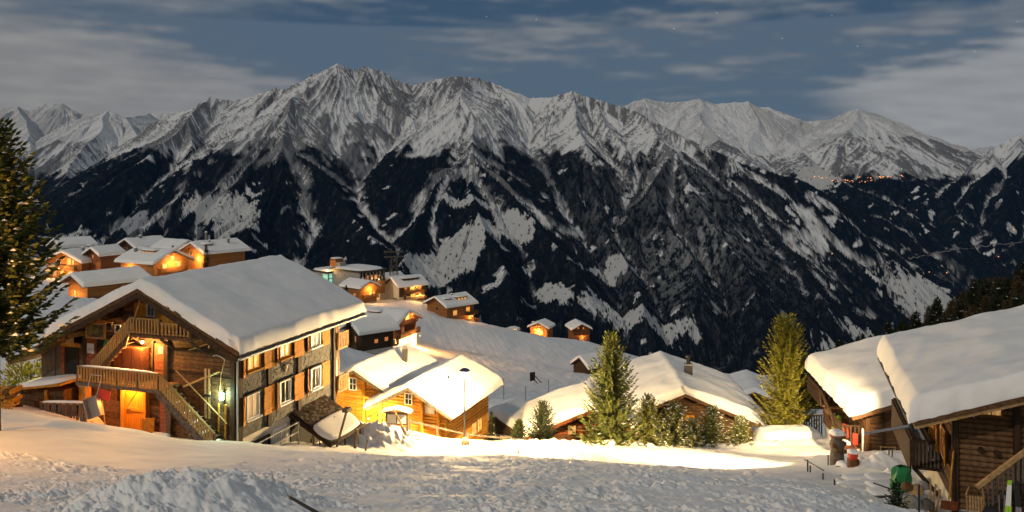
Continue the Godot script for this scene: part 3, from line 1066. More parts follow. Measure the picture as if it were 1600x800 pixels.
func shutter(root: Node3D, t: Transform3D, a: float, y: float, ww: float, hh: float, swing := 0.0, mt := "wood_shutter", out := 0.06) -> void:
	var s := obj("shutter", shutter_mesh(ww, hh), M[mt], root)
	s.transform = t * Transform3D(Basis(Vector3.UP, swing), Vector3(a, y, out + absf(sin(swing)) * ww * 0.5))

func courses(root: Node3D, face: int, w: float, l: float, y0: float, y1: float, slope: float, eave: float, step: float, mats: Array, each: bool, round_logs := false, inset := 0.0, called := "plank") -> void:
	# boards or squared logs laid one on another over a wall; the gable ends follow the roof
	var t := face_t(face, w, l)
	var half := (w if face % 2 == 0 else l) / 2 - inset
	var apex := eave + slope * w / 2
	var bag := Bag.new()
	var y := y0
	while y < y1 - 0.02:
		var hh := minf(step * rng.randf_range(0.92, 1.08), y1 - y)
		var e := half
		if face % 2 == 0 and y + hh > eave:
			e = minf(half, (apex - y - hh) / slope)
		if e < 0.15:
			break
		var d := 0.045 + rng.randf_range(0.0, 0.025)
		var g := Bag.new() if each else bag
		var lo := Vector3(-e, y + 0.008, 0.0)
		var hi := Vector3(e, y + hh - 0.008, d)
		if round_logs:
			# a log flattened to the wall: bulges outward
			var yc := (lo.y + hi.y) / 2
			var pr := [[lo.y, 0.0], [lo.y + hh * 0.14, d * 0.8], [yc, d * 1.25], [hi.y - hh * 0.14, d * 0.8], [hi.y, 0.0]]
			for k in 4:
				g.quad(Vector3(-e, pr[k][0], pr[k][1]), Vector3(e, pr[k][0], pr[k][1]), Vector3(e, pr[k + 1][0], pr[k + 1][1]), Vector3(-e, pr[k + 1][0], pr[k + 1][1]))
			g.quad(Vector3(e, lo.y, 0), Vector3(e, lo.y, d), Vector3(e, hi.y, d), Vector3(e, hi.y, 0))
			g.quad(Vector3(-e, lo.y, 0), Vector3(-e, lo.y, d), Vector3(-e, hi.y, d), Vector3(-e, hi.y, 0))
		else:
			g.box(lo, hi)
		if each:
			var o := obj(called, g.mesh(), M[mats[rng.randi() % mats.size()]], root)
			o.transform = t
		y += hh
	if not each and bag.v.size():
		var o := obj(called + "_courses", bag.mesh(), M[mats[0]], root)
		o.transform = t
		o.set_meta("kind", "stuff")

func balcony(root: Node3D, t: Transform3D, a0: float, a1: float, y: float, depth: float, mt: String, step := 0.16, each := false, rail_h := 0.95, gap := 0.55) -> MeshInstance3D:
	# floor, rail and uprights; the floor is the part, the rest its pieces
	var f := obj("balcony", box_mesh(Vector3(a0, y - 0.10, 0.05), Vector3(a1, y, depth)), M[mt], root)
	f.transform = t
	var g := Bag.new()
	g.box(Vector3(a0 - 0.03, y + rail_h - 0.05, depth - 0.08), Vector3(a1 + 0.03, y + rail_h + 0.03, depth + 0.04))
	g.box(Vector3(a0, y + 0.08, depth - 0.06), Vector3(a1, y + 0.16, depth + 0.01))
	for a in [a0, a1]:
		g.box(Vector3(a - 0.04, y + rail_h - 0.05, 0.05), Vector3(a + 0.04, y + rail_h + 0.03, depth))
		g.box(Vector3(a - 0.05, y, depth - 0.09), Vector3(a + 0.05, y + rail_h, depth + 0.012))
	obj("rail", g.mesh(), M[mt], f)
	var n := int((a1 - a0) / step)
	var bag := Bag.new()
	for k in n:
		var a := a0 + (k + 0.5) * (a1 - a0) / n
		var q := (a1 - a0) / n * gap
		var lo := Vector3(a - q / 2, y + 0.02, depth - 0.03 + 0.045)
		var hi := Vector3(a + q / 2, y + rail_h - 0.055, depth + 0.045)
		if each:
			obj("baluster", box_mesh(lo, hi), M[mt], f)
		else:
			bag.box(lo, hi)
	var m := int(depth / step)
	for a in [a0, a1]:
		for k in m:
			var z := 0.1 + (k + 0.3) * depth / m
			bag.box(Vector3(a - 0.02, y + 0.02, z), Vector3(a + 0.02, y + rail_h - 0.055, z + depth / m * gap))
	if bag.v.size():
		var o := obj("balusters", bag.mesh(), M[mt], f)
		o.set_meta("kind", "stuff")
	return f

func chimney(root: Node3D, at: Vector3, w: float, h: float, mt := "stone", cap := true) -> void:
	var c := obj("chimney", box_mesh(Vector3(-w / 2, 0, -w / 2), Vector3(w / 2, h, w / 2)), M[mt], root)
	c.position = at
	var g := Bag.new()
	g.box(Vector3(-w * 0.62, h, -w * 0.62), Vector3(w * 0.62, h + 0.08, w * 0.62))
	obj("cap", g.mesh(), M.concrete, c)
	if cap:
		obj("snow", dome_mesh(w * 0.62, 0.24, w * 0.62, h + 0.08), M.snow_lump, c)

func dome_mesh(rx: float, h: float, rz: float, y := 0.0, seed_ := 3, n := 14, power := 2.6) -> ArrayMesh:
	# a cushion of snow
	var g := Bag.new()
	var nn := FastNoiseLite.new()
	nn.seed = seed_; nn.frequency = 0.9
	for j in n + 1:
		for k in n + 1:
			var u := 2.0 * k / n - 1.0
			var v := 2.0 * j / n - 1.0
			# square grid bent to a rounded one
			var px := u * sqrt(1.0 - v * v * 0.28)
			var pz := v * sqrt(1.0 - u * u * 0.28)
			var e := clampf(1.0 - pow(maxf(absf(u), absf(v)), power), 0.0, 1.0)
			g.v.append(Vector3(px * rx, y + h * sqrt(e) * (1.0 + 0.18 * nn.get_noise_2d(px * rx, pz * rz)), pz * rz))
	for j in n:
		for k in n:
			var a := j * (n + 1) + k
			g.i.append_array(PackedInt32Array([a, a + 1, a + n + 1, a + 1, a + n + 2, a + n + 1]))
	return g.smooth_mesh()

func omni(at: Vector3, e: float, c: Color, size: float, parent: Node3D) -> void:
	var o := OmniLight3D.new()
	o.name = "light"
	parent.add_child(o, true)
	o.position = at
	o.light_energy = e
	o.light_color = c
	o.light_size = size
	o.omni_range = 120.0
	o.omni_attenuation = 2.0
	o.shadow_enabled = true

func lamp_on(root: Node3D, at: Vector3, e: float, c := Color(1.0, 0.72, 0.38), bulb := "bulb", r := 0.07) -> void:
	# a wall or ceiling lamp: a small housing and a glowing bulb with its light
	var b := obj("wall_lamp", lathe([Vector2(0.0, r * 1.6), Vector2(r * 0.7, r * 1.55), Vector2(r * 0.9, r * 0.9), Vector2(0.0, r * 0.9)], 10), M.dark_metal, root)
	b.position = at
	obj("bulb", lathe([Vector2(0.0, -r), Vector2(r * 0.6, -r * 0.8), Vector2(r, 0.0), Vector2(r * 0.7, r * 0.7), Vector2(0.0, r * 0.9)], 10), M[bulb], b)
	omni(Vector3.ZERO, e, c, r, b)

func dormer(root: Node3D, at: Vector3, w: float, h: float, depth: float, lit: String, mt: String, t := Transform3D.IDENTITY, n := 2) -> void:
	# a shed dormer that looks along +z of t
	var d := obj("dormer", box_mesh(Vector3(-w / 2, -0.3, -depth), Vector3(w / 2, h, 0)), M[mt], root)
	d.transform = t * Transform3D(Basis(), at)
	obj("dormer_roof", box_mesh(Vector3(-w / 2 - 0.2, h, -depth), Vector3(w / 2 + 0.2, h + 0.1, 0.3)), M[mt], d)
	obj("snow", dome_mesh(w / 2 + 0.25, 0.34, depth / 2 + 0.2, h + 0.1, 5, 12, 5.0), M.snow, d).position = Vector3(0, 0, -depth / 2 + 0.12)
	for k in n:
		var f := obj("window", frame_mesh(w / n * 0.72, h * 0.62, 1, 1, 0.05), M.wood_pale, d)
		f.position = Vector3(-w / 2 + w * (k + 0.5) / n, h * 0.55, 0.0)
		obj("pane", pane_mesh(w / n * 0.72, h * 0.62), M[lit], f)

func chalet(called: String, label: String, px: float, base_py: float, d: float, yaw: float, w: float, l: float, h: float, slope: float, mt: String, opt := {}) -> Node3D:
	# a house of the village further off; px, base_py and d place the middle of its footprint
	var o := thing(called, label, opt.get("category", "chalet"), P(px, base_py, d), deg_to_rad(yaw), opt.get("group", ""))
	var hb: float = opt.get("base", 0.0)
	obj("wall", body_mesh(w, l, hb, h, slope), M[mt], o)
	var fo := body_mesh(w - 0.06, l - 0.06, -3.0, hb + 0.02, 0.0) if hb > 0.0 else body_mesh(w - 0.1, l - 0.1, -3.0, 0.02, 0.0)
	obj("base_wall", fo, M[opt.get("base_mat", "plaster")], o)
	add_roof(o, w, l, h, slope, opt.get("ox", 0.8), opt.get("oz", 0.9), opt.get("snow", 0.45), M[opt.get("roof", "wood_brown")], int(px), 0.16, 16, 12)
	if opt.has("gable"):
		# rendered gable wall, a hand's breadth proud of the timber
		var gb := Bag.new()
		var z := l / 2
		for s in [0.0, 0.06]:
			gb.quad(Vector3(-w / 2, hb, z + s), Vector3(w / 2, hb, z + s), Vector3(w / 2, h, z + s), Vector3(-w / 2, h, z + s))
			gb.tri(Vector3(-w / 2, h, z + s), Vector3(w / 2, h, z + s), Vector3(0, h + slope * w / 2, z + s))
		gb.quad(Vector3(w / 2, hb, z), Vector3(w / 2, hb, z + 0.06), Vector3(w / 2, h, z + 0.06), Vector3(w / 2, h, z))
		obj("gable_wall", gb.mesh(), M[opt.gable], o)
	for q in opt.get("win", []):
		window(o, face_t(q[0], w, l), q[1], q[2], q[3], q[4], q[5], q[6] if q.size() > 6 else "wood_pale", 2 if q[3] > 0.7 else 1, 1)
	for q in opt.get("bal", []):
		balcony(o, face_t(q[0], w, l), q[1], q[2], q[3], q[4], opt.get("bal_mat", "wood_brown"), 0.3)
	for q in opt.get("chim", []):
		chimney(o, Vector3(q[0], h + slope * (w / 2 - absf(q[0])) - 0.1, q[1]), q[2], q[3])
	for q in opt.get("dorm", []):
		# [side +1/-1, along, from ridge, width, height, glow]
		var t := Transform3D(Basis(Vector3.UP, PI / 2 * q[0]), Vector3.ZERO)
		var x: float = q[2]
		dormer(o, Vector3(q[1], h + slope * (w / 2 - x), x), q[3], q[4], x * 0.9, q[5], mt, t, q[6] if q.size() > 6 else 2)
	for q in opt.get("lamp", []):
		lamp_on(o, Vector3(q[0], q[1], q[2]), q[3] * 3.2)
	return o

# ---------------------------------------------------------------- the old guest house on the left
const LW := 9.6
const LL := 9.4
const LH := 5.05
const LS := 0.47

func make_left_house() -> void:
	var o := thing("guest_house", "big dark timber house with snowy saddle roof, orange shutters and stairs on its lit gable", "house", Vector3(-16.76, EYE - 13.5, -45.98), deg_to_rad(-18.5))
	obj("wall", body_mesh(LW, LL, 0.0, LH, LS), M.wood_dark, o)
	obj("base_wall", body_mesh(LW - 0.04, LL - 0.04, -3.2, 0.0, 0.0), M.plaster, o)
	# roof with beams, rafters, snow
	var ox := 1.15
	var oz := 1.35
	var rf := obj("roof", roof_mesh(LW, LL / 2 + oz, -LL / 2 - 1.4, LH, LS, ox, 0.26), M.wood_brown, o)
	obj("snow", snow_roof_mesh(LW, LL / 2 + oz, -LL / 2 - 1.4, LH, LS, ox, 0.26, 0.46, 14, 60, 44, 0.8), M.snow, rf)
	for s in [1.0, -1.0]:
		var a := LW / 2 + ox
		for k in 2:
			var z := LL / 2 + oz + 0.04 + 0.05 * k
			var dy := -0.02 - 0.16 * k
			obj("barge_board", plank_mesh(Vector3(a * s, LH - LS * ox + 0.1 + dy, z), Vector3(0, LH + LS * LW / 2 + 0.1 + dy, z), 0.42 - 0.16 * k, 0.07), M.wood_brown if k == 0 else M.wood_dark, rf)
		obj("eave_board", box_mesh(Vector3(a * s - 0.04, LH - LS * ox - 0.04, -LL / 2 - 1.4), Vector3(a * s + 0.05, LH - LS * ox + 0.24, LL / 2 + oz)), M.wood_grey, rf)
		for k in 14:
			var z := -LL / 2 + k * LL / 13.0
			obj("rafter", plank_mesh(Vector3((a - 0.06) * s, LH - LS * ox - 0.10, z), Vector3((LW / 2 - 0.2) * s, LH + LS * 0.2 - 0.10, z), 0.16, 0.12), M.wood_dark, rf)
	for x in [-LW / 2, -LW / 4, 0.0, LW / 4, LW / 2]:
		var y := LH + LS * (LW / 2 - absf(x)) - 0.24
		obj("purlin", box_mesh(Vector3(x - 0.11, y - 0.14, LL / 2), Vector3(x + 0.11, y + 0.14, LL / 2 + oz - 0.1)), M.wood_dark, rf)
	obj("ridge_tie", plank_mesh(Vector3(-2.2, LH + LS * 3.9 - 0.12, LL / 2 + 0.7), Vector3(0.0, LH + LS * LW / 2 - 0.30, LL / 2 + 0.7), 0.2, 0.16), M.wood_brown, rf)
	# gutter and down pipe at the near corner
	var gx := LW / 2 + ox + 0.09
	obj("gutter", bar_mesh(Vector3(gx, LH - LS * ox - 0.06, LL / 2 + oz), Vector3(gx, LH - LS * ox - 0.02, -LL / 2 - 1.4), 0.075, 0.075, 8), M.galvanized, o)
	var dp := Bag.new()
	dp.bar(Vector3(gx, LH - LS * ox - 0.1, LL / 2 + 0.6), Vector3(LW / 2 + 0.14, LH - 0.95, LL / 2 + 0.12), 0.05, 0.05, 8)
	dp.bar(Vector3(LW / 2 + 0.14, LH - 0.95, LL / 2 + 0.12), Vector3(LW / 2 + 0.14, -1.2, LL / 2 + 0.12), 0.05, 0.05, 8)
	obj("down_pipe", dp.mesh(), M.galvanized, o)
	left_front(o)
	left_side(o)

func left_front(o: Node3D) -> void:
	var t := face_t(0, LW, LL) * Transform3D(Basis(), Vector3(-1.35, 0, 0))
	# boards of the gable, one by one
	courses(o, 0, LW, LL, 2.5, LH + LS * LW / 2 - 0.1, LS, LH, 0.19, ["wood_brown", "wood_dark", "wood_brown_b"], true)
	# ground floor: broad brown boards beside the cellar door
	courses(o, 0, LW, LL, -0.2, 2.5, LS, LH, 0.30, ["wood_brown", "wood_brown_b"], true)
	for a in [-3.4, 1.95, 6.03]:
		obj("post", box_mesh(Vector3(a - 0.12, -1.0, 0.02), Vector3(a + 0.12, LH - 0.05, 0.18)), M.wood_dark_v, o).transform = t
	# wing of upright boards under the longer left slope
	var wg := obj("side_wing", box_mesh(Vector3(-6.5, -1.0, -7.5), Vector3(-3.45, 4.35, 0.0)), M.wood_dark, o)
	wg.transform = t
	var ws := Bag.new()
	var we := Transform3D(Basis(Vector3.BACK, 0.44), Vector3(-3.45, 4.98, 0.0))
	obj("wing_roof", box_mesh(Vector3(-4.3, -0.12, -8.4), Vector3(-0.9, 0.14, 1.4), we), M.wood_brown, wg)
	obj("snow", dome_mesh(1.85, 0.4, 4.95, 0.0, 4, 14, 8.0), M.snow, wg).transform = we * Transform3D(Basis(), Vector3(-2.6, 0.14, -3.5))
	for k in 9:
		var a := -6.5 + k * 0.34
		obj("upright_board", box_mesh(Vector3(a, 1.6 if k < 6 else 2.6, 0.02), Vector3(a + 0.32, 4.1 + 0.05 * (k % 2), 0.08 + 0.02 * (k % 3))), M.wood_grey_v if k < 5 else M.wood_brown, wg)
	lamp_on(o, t * Vector3(-7.3, 3.0, -1.5), 12.0, Color(1.0, 0.86, 0.5), "bulb_soft", 0.06)
	obj("lamp_arm", bar_mesh(t * Vector3(-6.5, 3.12, -1.5), t * Vector3(-7.3, 3.12, -1.5), 0.025), M.dark_metal, o)
	# orange boards below the gable on the right of the upper deck
	for k in 6:
		var a := 1.3 + k * 0.22
		obj("upright_board", box_mesh(Vector3(a, 5.1, 0.12), Vector3(a + 0.21, LH + LS * (LW / 2 - (a - 1.35) - 0.2) - 0.32, 0.17 + 0.012 * (k % 2))), M.wood_honey_v, o).transform = t
	# main deck
	var dk := obj("deck", box_mesh(Vector3(-2.4, 2.45, 0.05), Vector3(2.75, 2.62, 1.55)), M.wood_brown, o)
	dk.transform = t
	obj("edge_board", box_mesh(Vector3(-2.45, 2.46, 1.55), Vector3(2.8, 2.63, 1.61)), M.wood_grey, dk)
	rail_run(dk, Vector3(-2.4, 2.62, 1.52), Vector3(2.75, 2.62, 1.52), 0.80, 0.18, "wood_rail", 4)
	obj("snow", dome_mesh(2.5, 0.06, 0.07, 0.0, 5, 10, 8.0), M.snow_lump, dk).position = Vector3(0.2, 3.455, 1.52)
	# lower stairs along the wall, down to the right
	var st := obj("outside_stairs", stair_mesh(Vector3(2.75, 2.55, 0.55), Vector3(6.1, -0.1, 0.55), 1.0, 13), M.wood_grey, o)
	st.transform = t
	obj("stringer", plank_mesh(Vector3(2.7, 2.45, 1.56), Vector3(6.15, -0.25, 1.56), 0.34, 0.06), M.wood_grey, st)
	obj("stringer", plank_mesh(Vector3(2.7, 2.45, 0.5), Vector3(6.15, -0.25, 0.5), 0.34, 0.06), M.wood_dark, st)
	rail_run(st, Vector3(2.80, 2.62, 1.54), Vector3(6.05, 0.05, 1.54), 0.78, 0.19, "wood_rail", 2)
	obj("hand_rail", bar_mesh(Vector3(2.8, 3.35, 0.42), Vector3(5.9, 0.95, 0.42), 0.035), M.wood_pale, st)
	for k in 5:
		obj("snow", dome_mesh(0.12, 0.05, 0.40), M.snow_lump, st).position = Vector3(3.5 + k * 0.55, 2.0 - k * 0.437, 1.05)
	# upper stairs and upper deck
	var us := obj("upper_stairs", stair_mesh(Vector3(0.55, 5.15, 0.25), Vector3(-2.1, 2.62, 0.25), 0.8, 11), M.wood_brown, o)
	us.transform = t
	obj("stringer", plank_mesh(Vector3(0.6, 5.1, 1.06), Vector3(-2.15, 2.55, 1.06), 0.28, 0.06), M.wood_brown, us)
	rail_run(us, Vector3(0.5, 5.2, 1.06), Vector3(-2.0, 2.75, 1.06), 0.74, 0.18, "wood_rail", 1)
	var ud := obj("upper_deck", box_mesh(Vector3(0.5, 5.02, 0.05), Vector3(4.3, 5.18, 1.1)), M.wood_brown, o)
	ud.transform = t
	rail_run(ud, Vector3(0.5, 5.18, 1.06), Vector3(2.4, 5.18, 1.06), 0.80, 0.18, "wood_rail", 1)
	rail_run(ud, Vector3(2.45, 5.18, 1.06), Vector3(4.25, 5.18, 1.06), 0.66, 0.2, "wood_rail", 1)
	for a in [0.6, 2.4, 4.2]:
		obj("bracket", plank_mesh(Vector3(a, 4.3, 0.06), Vector3(a, 5.0, 1.0), 0.12, 0.1, Vector3.RIGHT), M.wood_dark, ud)
	# door of the deck with its lit pane
	var dr := obj("door", box_mesh(Vector3(1.18, 2.62, 0.07), Vector3(2.0, 4.55, 0.13)), M.wood_red_v, o)
	dr.transform = t
	for k in 3:
		obj("panel", box_mesh(Vector3(1.28, 2.78 + k * 0.42, 0.13), Vector3(1.90, 3.12 + k * 0.42, 0.155)), M.wood_red, dr)
	obj("pane", box_mesh(Vector3(1.46, 4.02, 0.13), Vector3(1.74, 4.42, 0.15)), M.pane_bright, dr)
	for a in [1.10, 2.0]:
		obj("jamb", box_mesh(Vector3(a, 2.62, 0.07), Vector3(a + 0.08, 4.65, 0.2)), M.wood_dark, dr)
	# left door with a paper on it, dark opening beside
	var d2 := obj("door", box_mesh(Vector3(-3.45, 2.62, 0.07), Vector3(-2.6, 4.5, 0.13)), M.wood_red_v, o)
	d2.transform = t
	obj("panel", box_mesh(Vector3(-3.35, 2.75, 0.13), Vector3(-2.7, 3.5, 0.155)), M.wood_red, d2)
	obj("notice", box_mesh(Vector3(-3.25, 3.72, 0.131), Vector3(-2.78, 4.25, 0.14)), M.white_paint, d2)
	var sm := Bag.new()
	for k in 10:
		var an := PI * 1.1 + k * 0.075 * PI
		sm.bar(Vector3(-3.02 + cos(an) * 0.13, 4.02 + sin(an) * 0.11, 0.143), Vector3(-3.02 + cos(an + 0.24) * 0.13, 4.02 + sin(an + 0.24) * 0.11, 0.143), 0.016, 0.016, 4)
	obj("drawing", sm.mesh(), M.dark_metal, d2)
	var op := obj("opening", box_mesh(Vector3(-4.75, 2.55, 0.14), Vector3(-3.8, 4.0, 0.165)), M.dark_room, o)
	op.transform = t
	obj("lintel", box_mesh(Vector3(-4.95, 4.0, 0.14), Vector3(-3.6, 4.22, 0.24)), M.wood_honey, op)
	obj("jamb", box_mesh(Vector3(-4.98, 2.5, 0.14), Vector3(-4.75, 4.6, 0.22)), M.wood_red, op)
	# cellar door in its lit niche
	var cd := obj("cellar_door", box_mesh(Vector3(-0.62, -0.25, 0.07), Vector3(0.62, 2.2, 0.14)), M.wood_honey_v, o)
	cd.transform = t
	obj("cross_board", box_mesh(Vector3(-0.6, 0.95, 0.14), Vector3(0.6, 1.12, 0.2)), M.wood_honey, cd)
	obj("cross_board", plank_mesh(Vector3(-0.55, 1.2, 0.165), Vector3(0.1, 2.1, 0.165), 0.12, 0.05, Vector3.UP), M.wood_honey, cd)
	for a in [-0.80, 0.66]:
		obj("jamb", box_mesh(Vector3(a, -0.3, 0.07), Vector3(a + 0.16, 2.4, 0.34)), M.wood_honey_v, cd)
	obj("latch", bar_mesh(Vector3(-0.5, 1.0, 0.22), Vector3(-0.3, 1.0, 0.22), 0.025), M.dark_metal, cd)
	# brick pier under the end of the deck
	var pr := obj("pier", box_mesh(Vector3(1.95, -0.6, 0.2), Vector3(2.25, 2.42, 0.5)), M.wood_dark, o)
	pr.transform = t
	for k in 15:
		obj("brick", box_mesh(Vector3(1.93, -0.5 + k * 0.19, 0.18), Vector3(2.27, -0.335 + k * 0.19, 0.52 + 0.01 * (k % 2))), M.skin_red, pr)
	# small windows under the gable
	window(o, t, -1.85, 5.22, 0.62, 0.5, "dark_glass", "wood_honey", 1, 1, 0.06)
	shutter(o, t, -2.35, 5.25, 0.7, 0.5, 0.0, "wood_honey")
	window(o, t, -1.2, 5.15, 0.42, 0.42, "dark_glass", "white_paint", 1, 1, 0.06)
	shutter(o, t, 0.25, 6.2, 0.78, 0.75, 0.0, "wood_honey")
	window(o, t, 0.95, 6.25, 0.5, 0.7, "dark_glass", "white_paint", 2, 1, 0.06)
	# lamps
	lamp_on(o, t * Vector3(1.0, 4.72, 0.75), 20.0, Color(1.0, 0.74, 0.40), "bulb", 0.085)
	lamp_on(o, t * Vector3(-0.1, 2.22, 0.72), 12.0, Color(1.0, 0.62, 0.24), "bulb", 0.07)
	var wl := obj("lantern", box_mesh(Vector3(5.42, 1.95, 0.02), Vector3(5.52, 2.45, 0.2)), M.dark_metal, o)
	wl.transform = t
	obj("glass", box_mesh(Vector3(5.39, 2.05, 0.2), Vector3(5.55, 2.4, 0.34)), M.bulb_green, wl)
	omni(Vector3(5.47, 2.22, 0.29), 5.0, Color(0.78, 1.0, 0.86), 0.07, wl)
	left_goods(o.transform * t)

func rail_run(parent: Node3D, a: Vector3, b: Vector3, h: float, step: float, mt: String, bays: int) -> void:
	# hand rail, foot rail, posts and balusters from a to b
	var up := Vector3.UP * h
	obj("hand_rail", plank_mesh(a + up, b + up, 0.07, 0.13), M[mt], parent)
	obj("foot_rail", plank_mesh(a + Vector3.UP * 0.10, b + Vector3.UP * 0.10, 0.06, 0.06), M[mt], parent)
	for k in bays + 1:
		var p := a.lerp(b, float(k) / bays)
		obj("rail_post", box_mesh(p + Vector3(-0.05, -0.05, -0.05), p + Vector3(0.05, h, 0.05)), M.wood_brown_b, parent)
	var n := int(a.distance_to(b) / step)
	var bm := box_mesh(Vector3(-step * 0.25, 0.05, 0.035), Vector3(step * 0.25, h - 0.02, 0.06))
	for k in n:
		var q := obj("baluster", bm, M[mt], parent)
		q.position = a.lerp(b, (k + 0.5) / n)

func stair_mesh(a: Vector3, b: Vector3, wide: float, n: int) -> ArrayMesh:
	# open treads from a down to b, `wide` along +z
	var g := Bag.new()
	for k in n:
		var p := a.lerp(b, (k + 0.5) / n)
		var run := absf(b.x - a.x) / n
		g.box(Vector3(p.x - run * 0.6, p.y - 0.03, p.z), Vector3(p.x + run * 0.6, p.y + 0.02, p.z + wide))
	return g.mesh()

func left_goods(t: Transform3D) -> void:
	# things kept on and round the house front; t is the plane of the gable wall
	var yaw := deg_to_rad(-18.5)
	var o := thing("wardrobe", "tall reddish brown wooden cupboard on the deck beside the upper stairs", "cupboard", t * Vector3(0.0, 2.62, 0.4), yaw)
	obj("case", box_mesh(Vector3(-1.0, 0, -0.25), Vector3(0.9, 1.72, 0.25)), M.wood_red, o)
	for k in 3:
		obj("door", box_mesh(Vector3(-0.97 + k * 0.62, 0.08, 0.255), Vector3(-0.39 + k * 0.62, 1.66, 0.285)), M.wood_red_v, o)
	o = thing("framed_picture", "framed landscape picture hung under the left roof slope", "picture", t * Vector3(-2.65, 4.95, 0.10), yaw)
	obj("frame", frame_mesh(1.3, 0.85, 1, 1, 0.09), M.wood_pale, o)
	var pt := noise_tex(0.03, 3, 44, lin(0.02, 0.03, 0.012), lin(0.24, 0.20, 0.06), 64)
	var pm := tex_mat("picture_print", pt, Vector3.ONE * 0.9, 0.4, false)
	obj("print", box_mesh(Vector3(-0.58, -0.36, 0.01), Vector3(0.58, 0.36, 0.04)), pm, o)
	o = thing("notice_paper", "pale paper sheet pinned near the left edge of the timber gable", "paper", t * Vector3(-4.3, 4.45, 0.26), yaw)
	obj("sheet", box_mesh(Vector3(-0.28, -0.33, 0), Vector3(0.28, 0.33, 0.012)), M.wood_pale, o)
	obj("pin", bar_mesh(Vector3(0, 0.28, 0.0), Vector3(0, 0.28, 0.03), 0.02), M.dark_metal, o)
	# garden hose in loops
	var hg := Bag.new()
	for k in 5:
		var r := 0.26 + 0.035 * k
		for j in 16:
			var a0 := TAU * j / 16
			var a1 := TAU * (j + 1) / 16
			var z := 0.12 + 0.035 * k
			hg.bar(Vector3(sin(a0) * r * 0.6, -0.45 + cos(a0) * r * 1.7, z), Vector3(sin(a1) * r * 0.6, -0.45 + cos(a1) * r * 1.7, z + 0.005), 0.03, 0.03, 5)
	hg.bar(Vector3(0.2, -0.7, 0.14), Vector3(0.75, -1.15, 0.12), 0.03, 0.03, 5)
	hg.bar(Vector3(1.15, 0.65, 0.1), Vector3(1.12, -0.75, 0.1), 0.022, 0.022, 5)
	o = thing("garden_hose", "green garden hose coiled on the dark timber wall", "hose", t * Vector3(-1.75, 4.35, 0.02), yaw)
	obj("coil", hg.mesh(), M.green_hose, o)
	obj("hook", bar_mesh(Vector3(0, 0.0, 0.05), Vector3(0, 0.02, 0.3), 0.025), M.dark_metal, o)
	# long pole up to the gable
	o = thing("long_pole", "long pale pole leaning from the upper deck to the gable peak", "pole", t * Vector3(0.35, 4.5, 1.2), yaw)
	obj("shaft", bar_mesh(Vector3(0, 0, 0), Vector3(0.9, 2.6, -0.1), 0.03), M.wood_pale, o)
	obj("tip", bar_mesh(Vector3(0.9, 2.6, -0.1), Vector3(0.95, 2.78, -0.1), 0.02, 0.01), M.steel, o)
	# wheelbarrow-like snow pusher and red shovel hung from the deck
	o = thing("snow_scoop", "grey snow scoop hung by its bow handle from the deck rail", "snow scoop", t * Vector3(-1.1, 1.75, 1.75), yaw)
	var sg := Bag.new()
	sg.box(Vector3(-0.42, -0.75, 0.0), Vector3(0.42, 0.3, 0.04), Transform3D(Basis(Vector3.BACK, 0.35), Vector3.ZERO))
	sg.box(Vector3(-0.45, -0.75, 0.0), Vector3(-0.40, 0.3, 0.24), Transform3D(Basis(Vector3.BACK, 0.35), Vector3.ZERO))
	sg.box(Vector3(0.40, -0.75, 0.0), Vector3(0.45, 0.3, 0.24), Transform3D(Basis(Vector3.BACK, 0.35), Vector3.ZERO))
	sg.box(Vector3(-0.42, 0.26, 0.04), Vector3(0.42, 0.30, 0.24), Transform3D(Basis(Vector3.BACK, 0.35), Vector3.ZERO))
	obj("pan", sg.mesh(), M.steel, o)
	var hb := Bag.new()
	hb.bar(Vector3(-0.48, 0.2, 0.1), Vector3(-0.25, 1.35, -0.05), 0.025, 0.025)
	hb.bar(Vector3(0.28, 0.42, 0.1), Vector3(0.45, 1.35, -0.05), 0.025, 0.025)
	hb.bar(Vector3(-0.25, 1.35, -0.05), Vector3(0.45, 1.35, -0.05), 0.025, 0.025)
	obj("handle", hb.mesh(), M.steel, o)
	o = thing("snow_shovel", "red bladed snow shovel hung upside down below the deck", "shovel", t * Vector3(-0.75, 0.1, 1.70), yaw)
	obj("handle", bar_mesh(Vector3(0.42, -0.1, 0), Vector3(0.12, 1.75, 0), 0.026), M.wood_pale, o)
	obj("blade", box_mesh(Vector3(-0.42, 1.75, -0.03), Vector3(0.26, 2.2, 0.03), Transform3D(Basis(Vector3.BACK, -0.18), Vector3(0.0, 0.1, 0.0))), M.red_paint, o)
	# chair and bench
	o = thing("wooden_chair", "pale wooden chair standing beside the lit cellar door", "chair", t * Vector3(1.25, -0.45, 0.8), yaw + 0.3)
	obj("seat", box_mesh(Vector3(-0.3, 0.4, -0.3), Vector3(0.3, 0.46, 0.3)), M.wood_pale, o)
	obj("backrest", box_mesh(Vector3(-0.32, 0.55, -0.32), Vector3(0.32, 1.25, -0.26)), M.wood_honey, o)
	for q in [[-1, -1], [1, -1], [-1, 1], [1, 1]]:
		obj("leg", box_mesh(Vector3(q[0] * 0.28 - 0.03, 0, q[1] * 0.28 - 0.03), Vector3(q[0] * 0.28 + 0.03, 0.4 if q[1] > 0 else 0.6, q[1] * 0.28 + 0.03)), M.wood_honey, o)
	o = thing("side_table", "small weathered table with snow on top under the stairs", "table", t * Vector3(2.95, -0.35, 1.75), yaw)
	obj("table_top", box_mesh(Vector3(-0.6, 0.72, -0.3), Vector3(0.6, 0.8, 0.3)), M.wood_grey, o)
	for q in [[-1, -1], [1, -1], [-1, 1], [1, 1]]:
		obj("leg", box_mesh(Vector3(q[0] * 0.52 - 0.06, 0, q[1] * 0.24 - 0.05), Vector3(q[0] * 0.52 + 0.06, 0.72, q[1] * 0.24 + 0.05)), M.wood_pale, o)
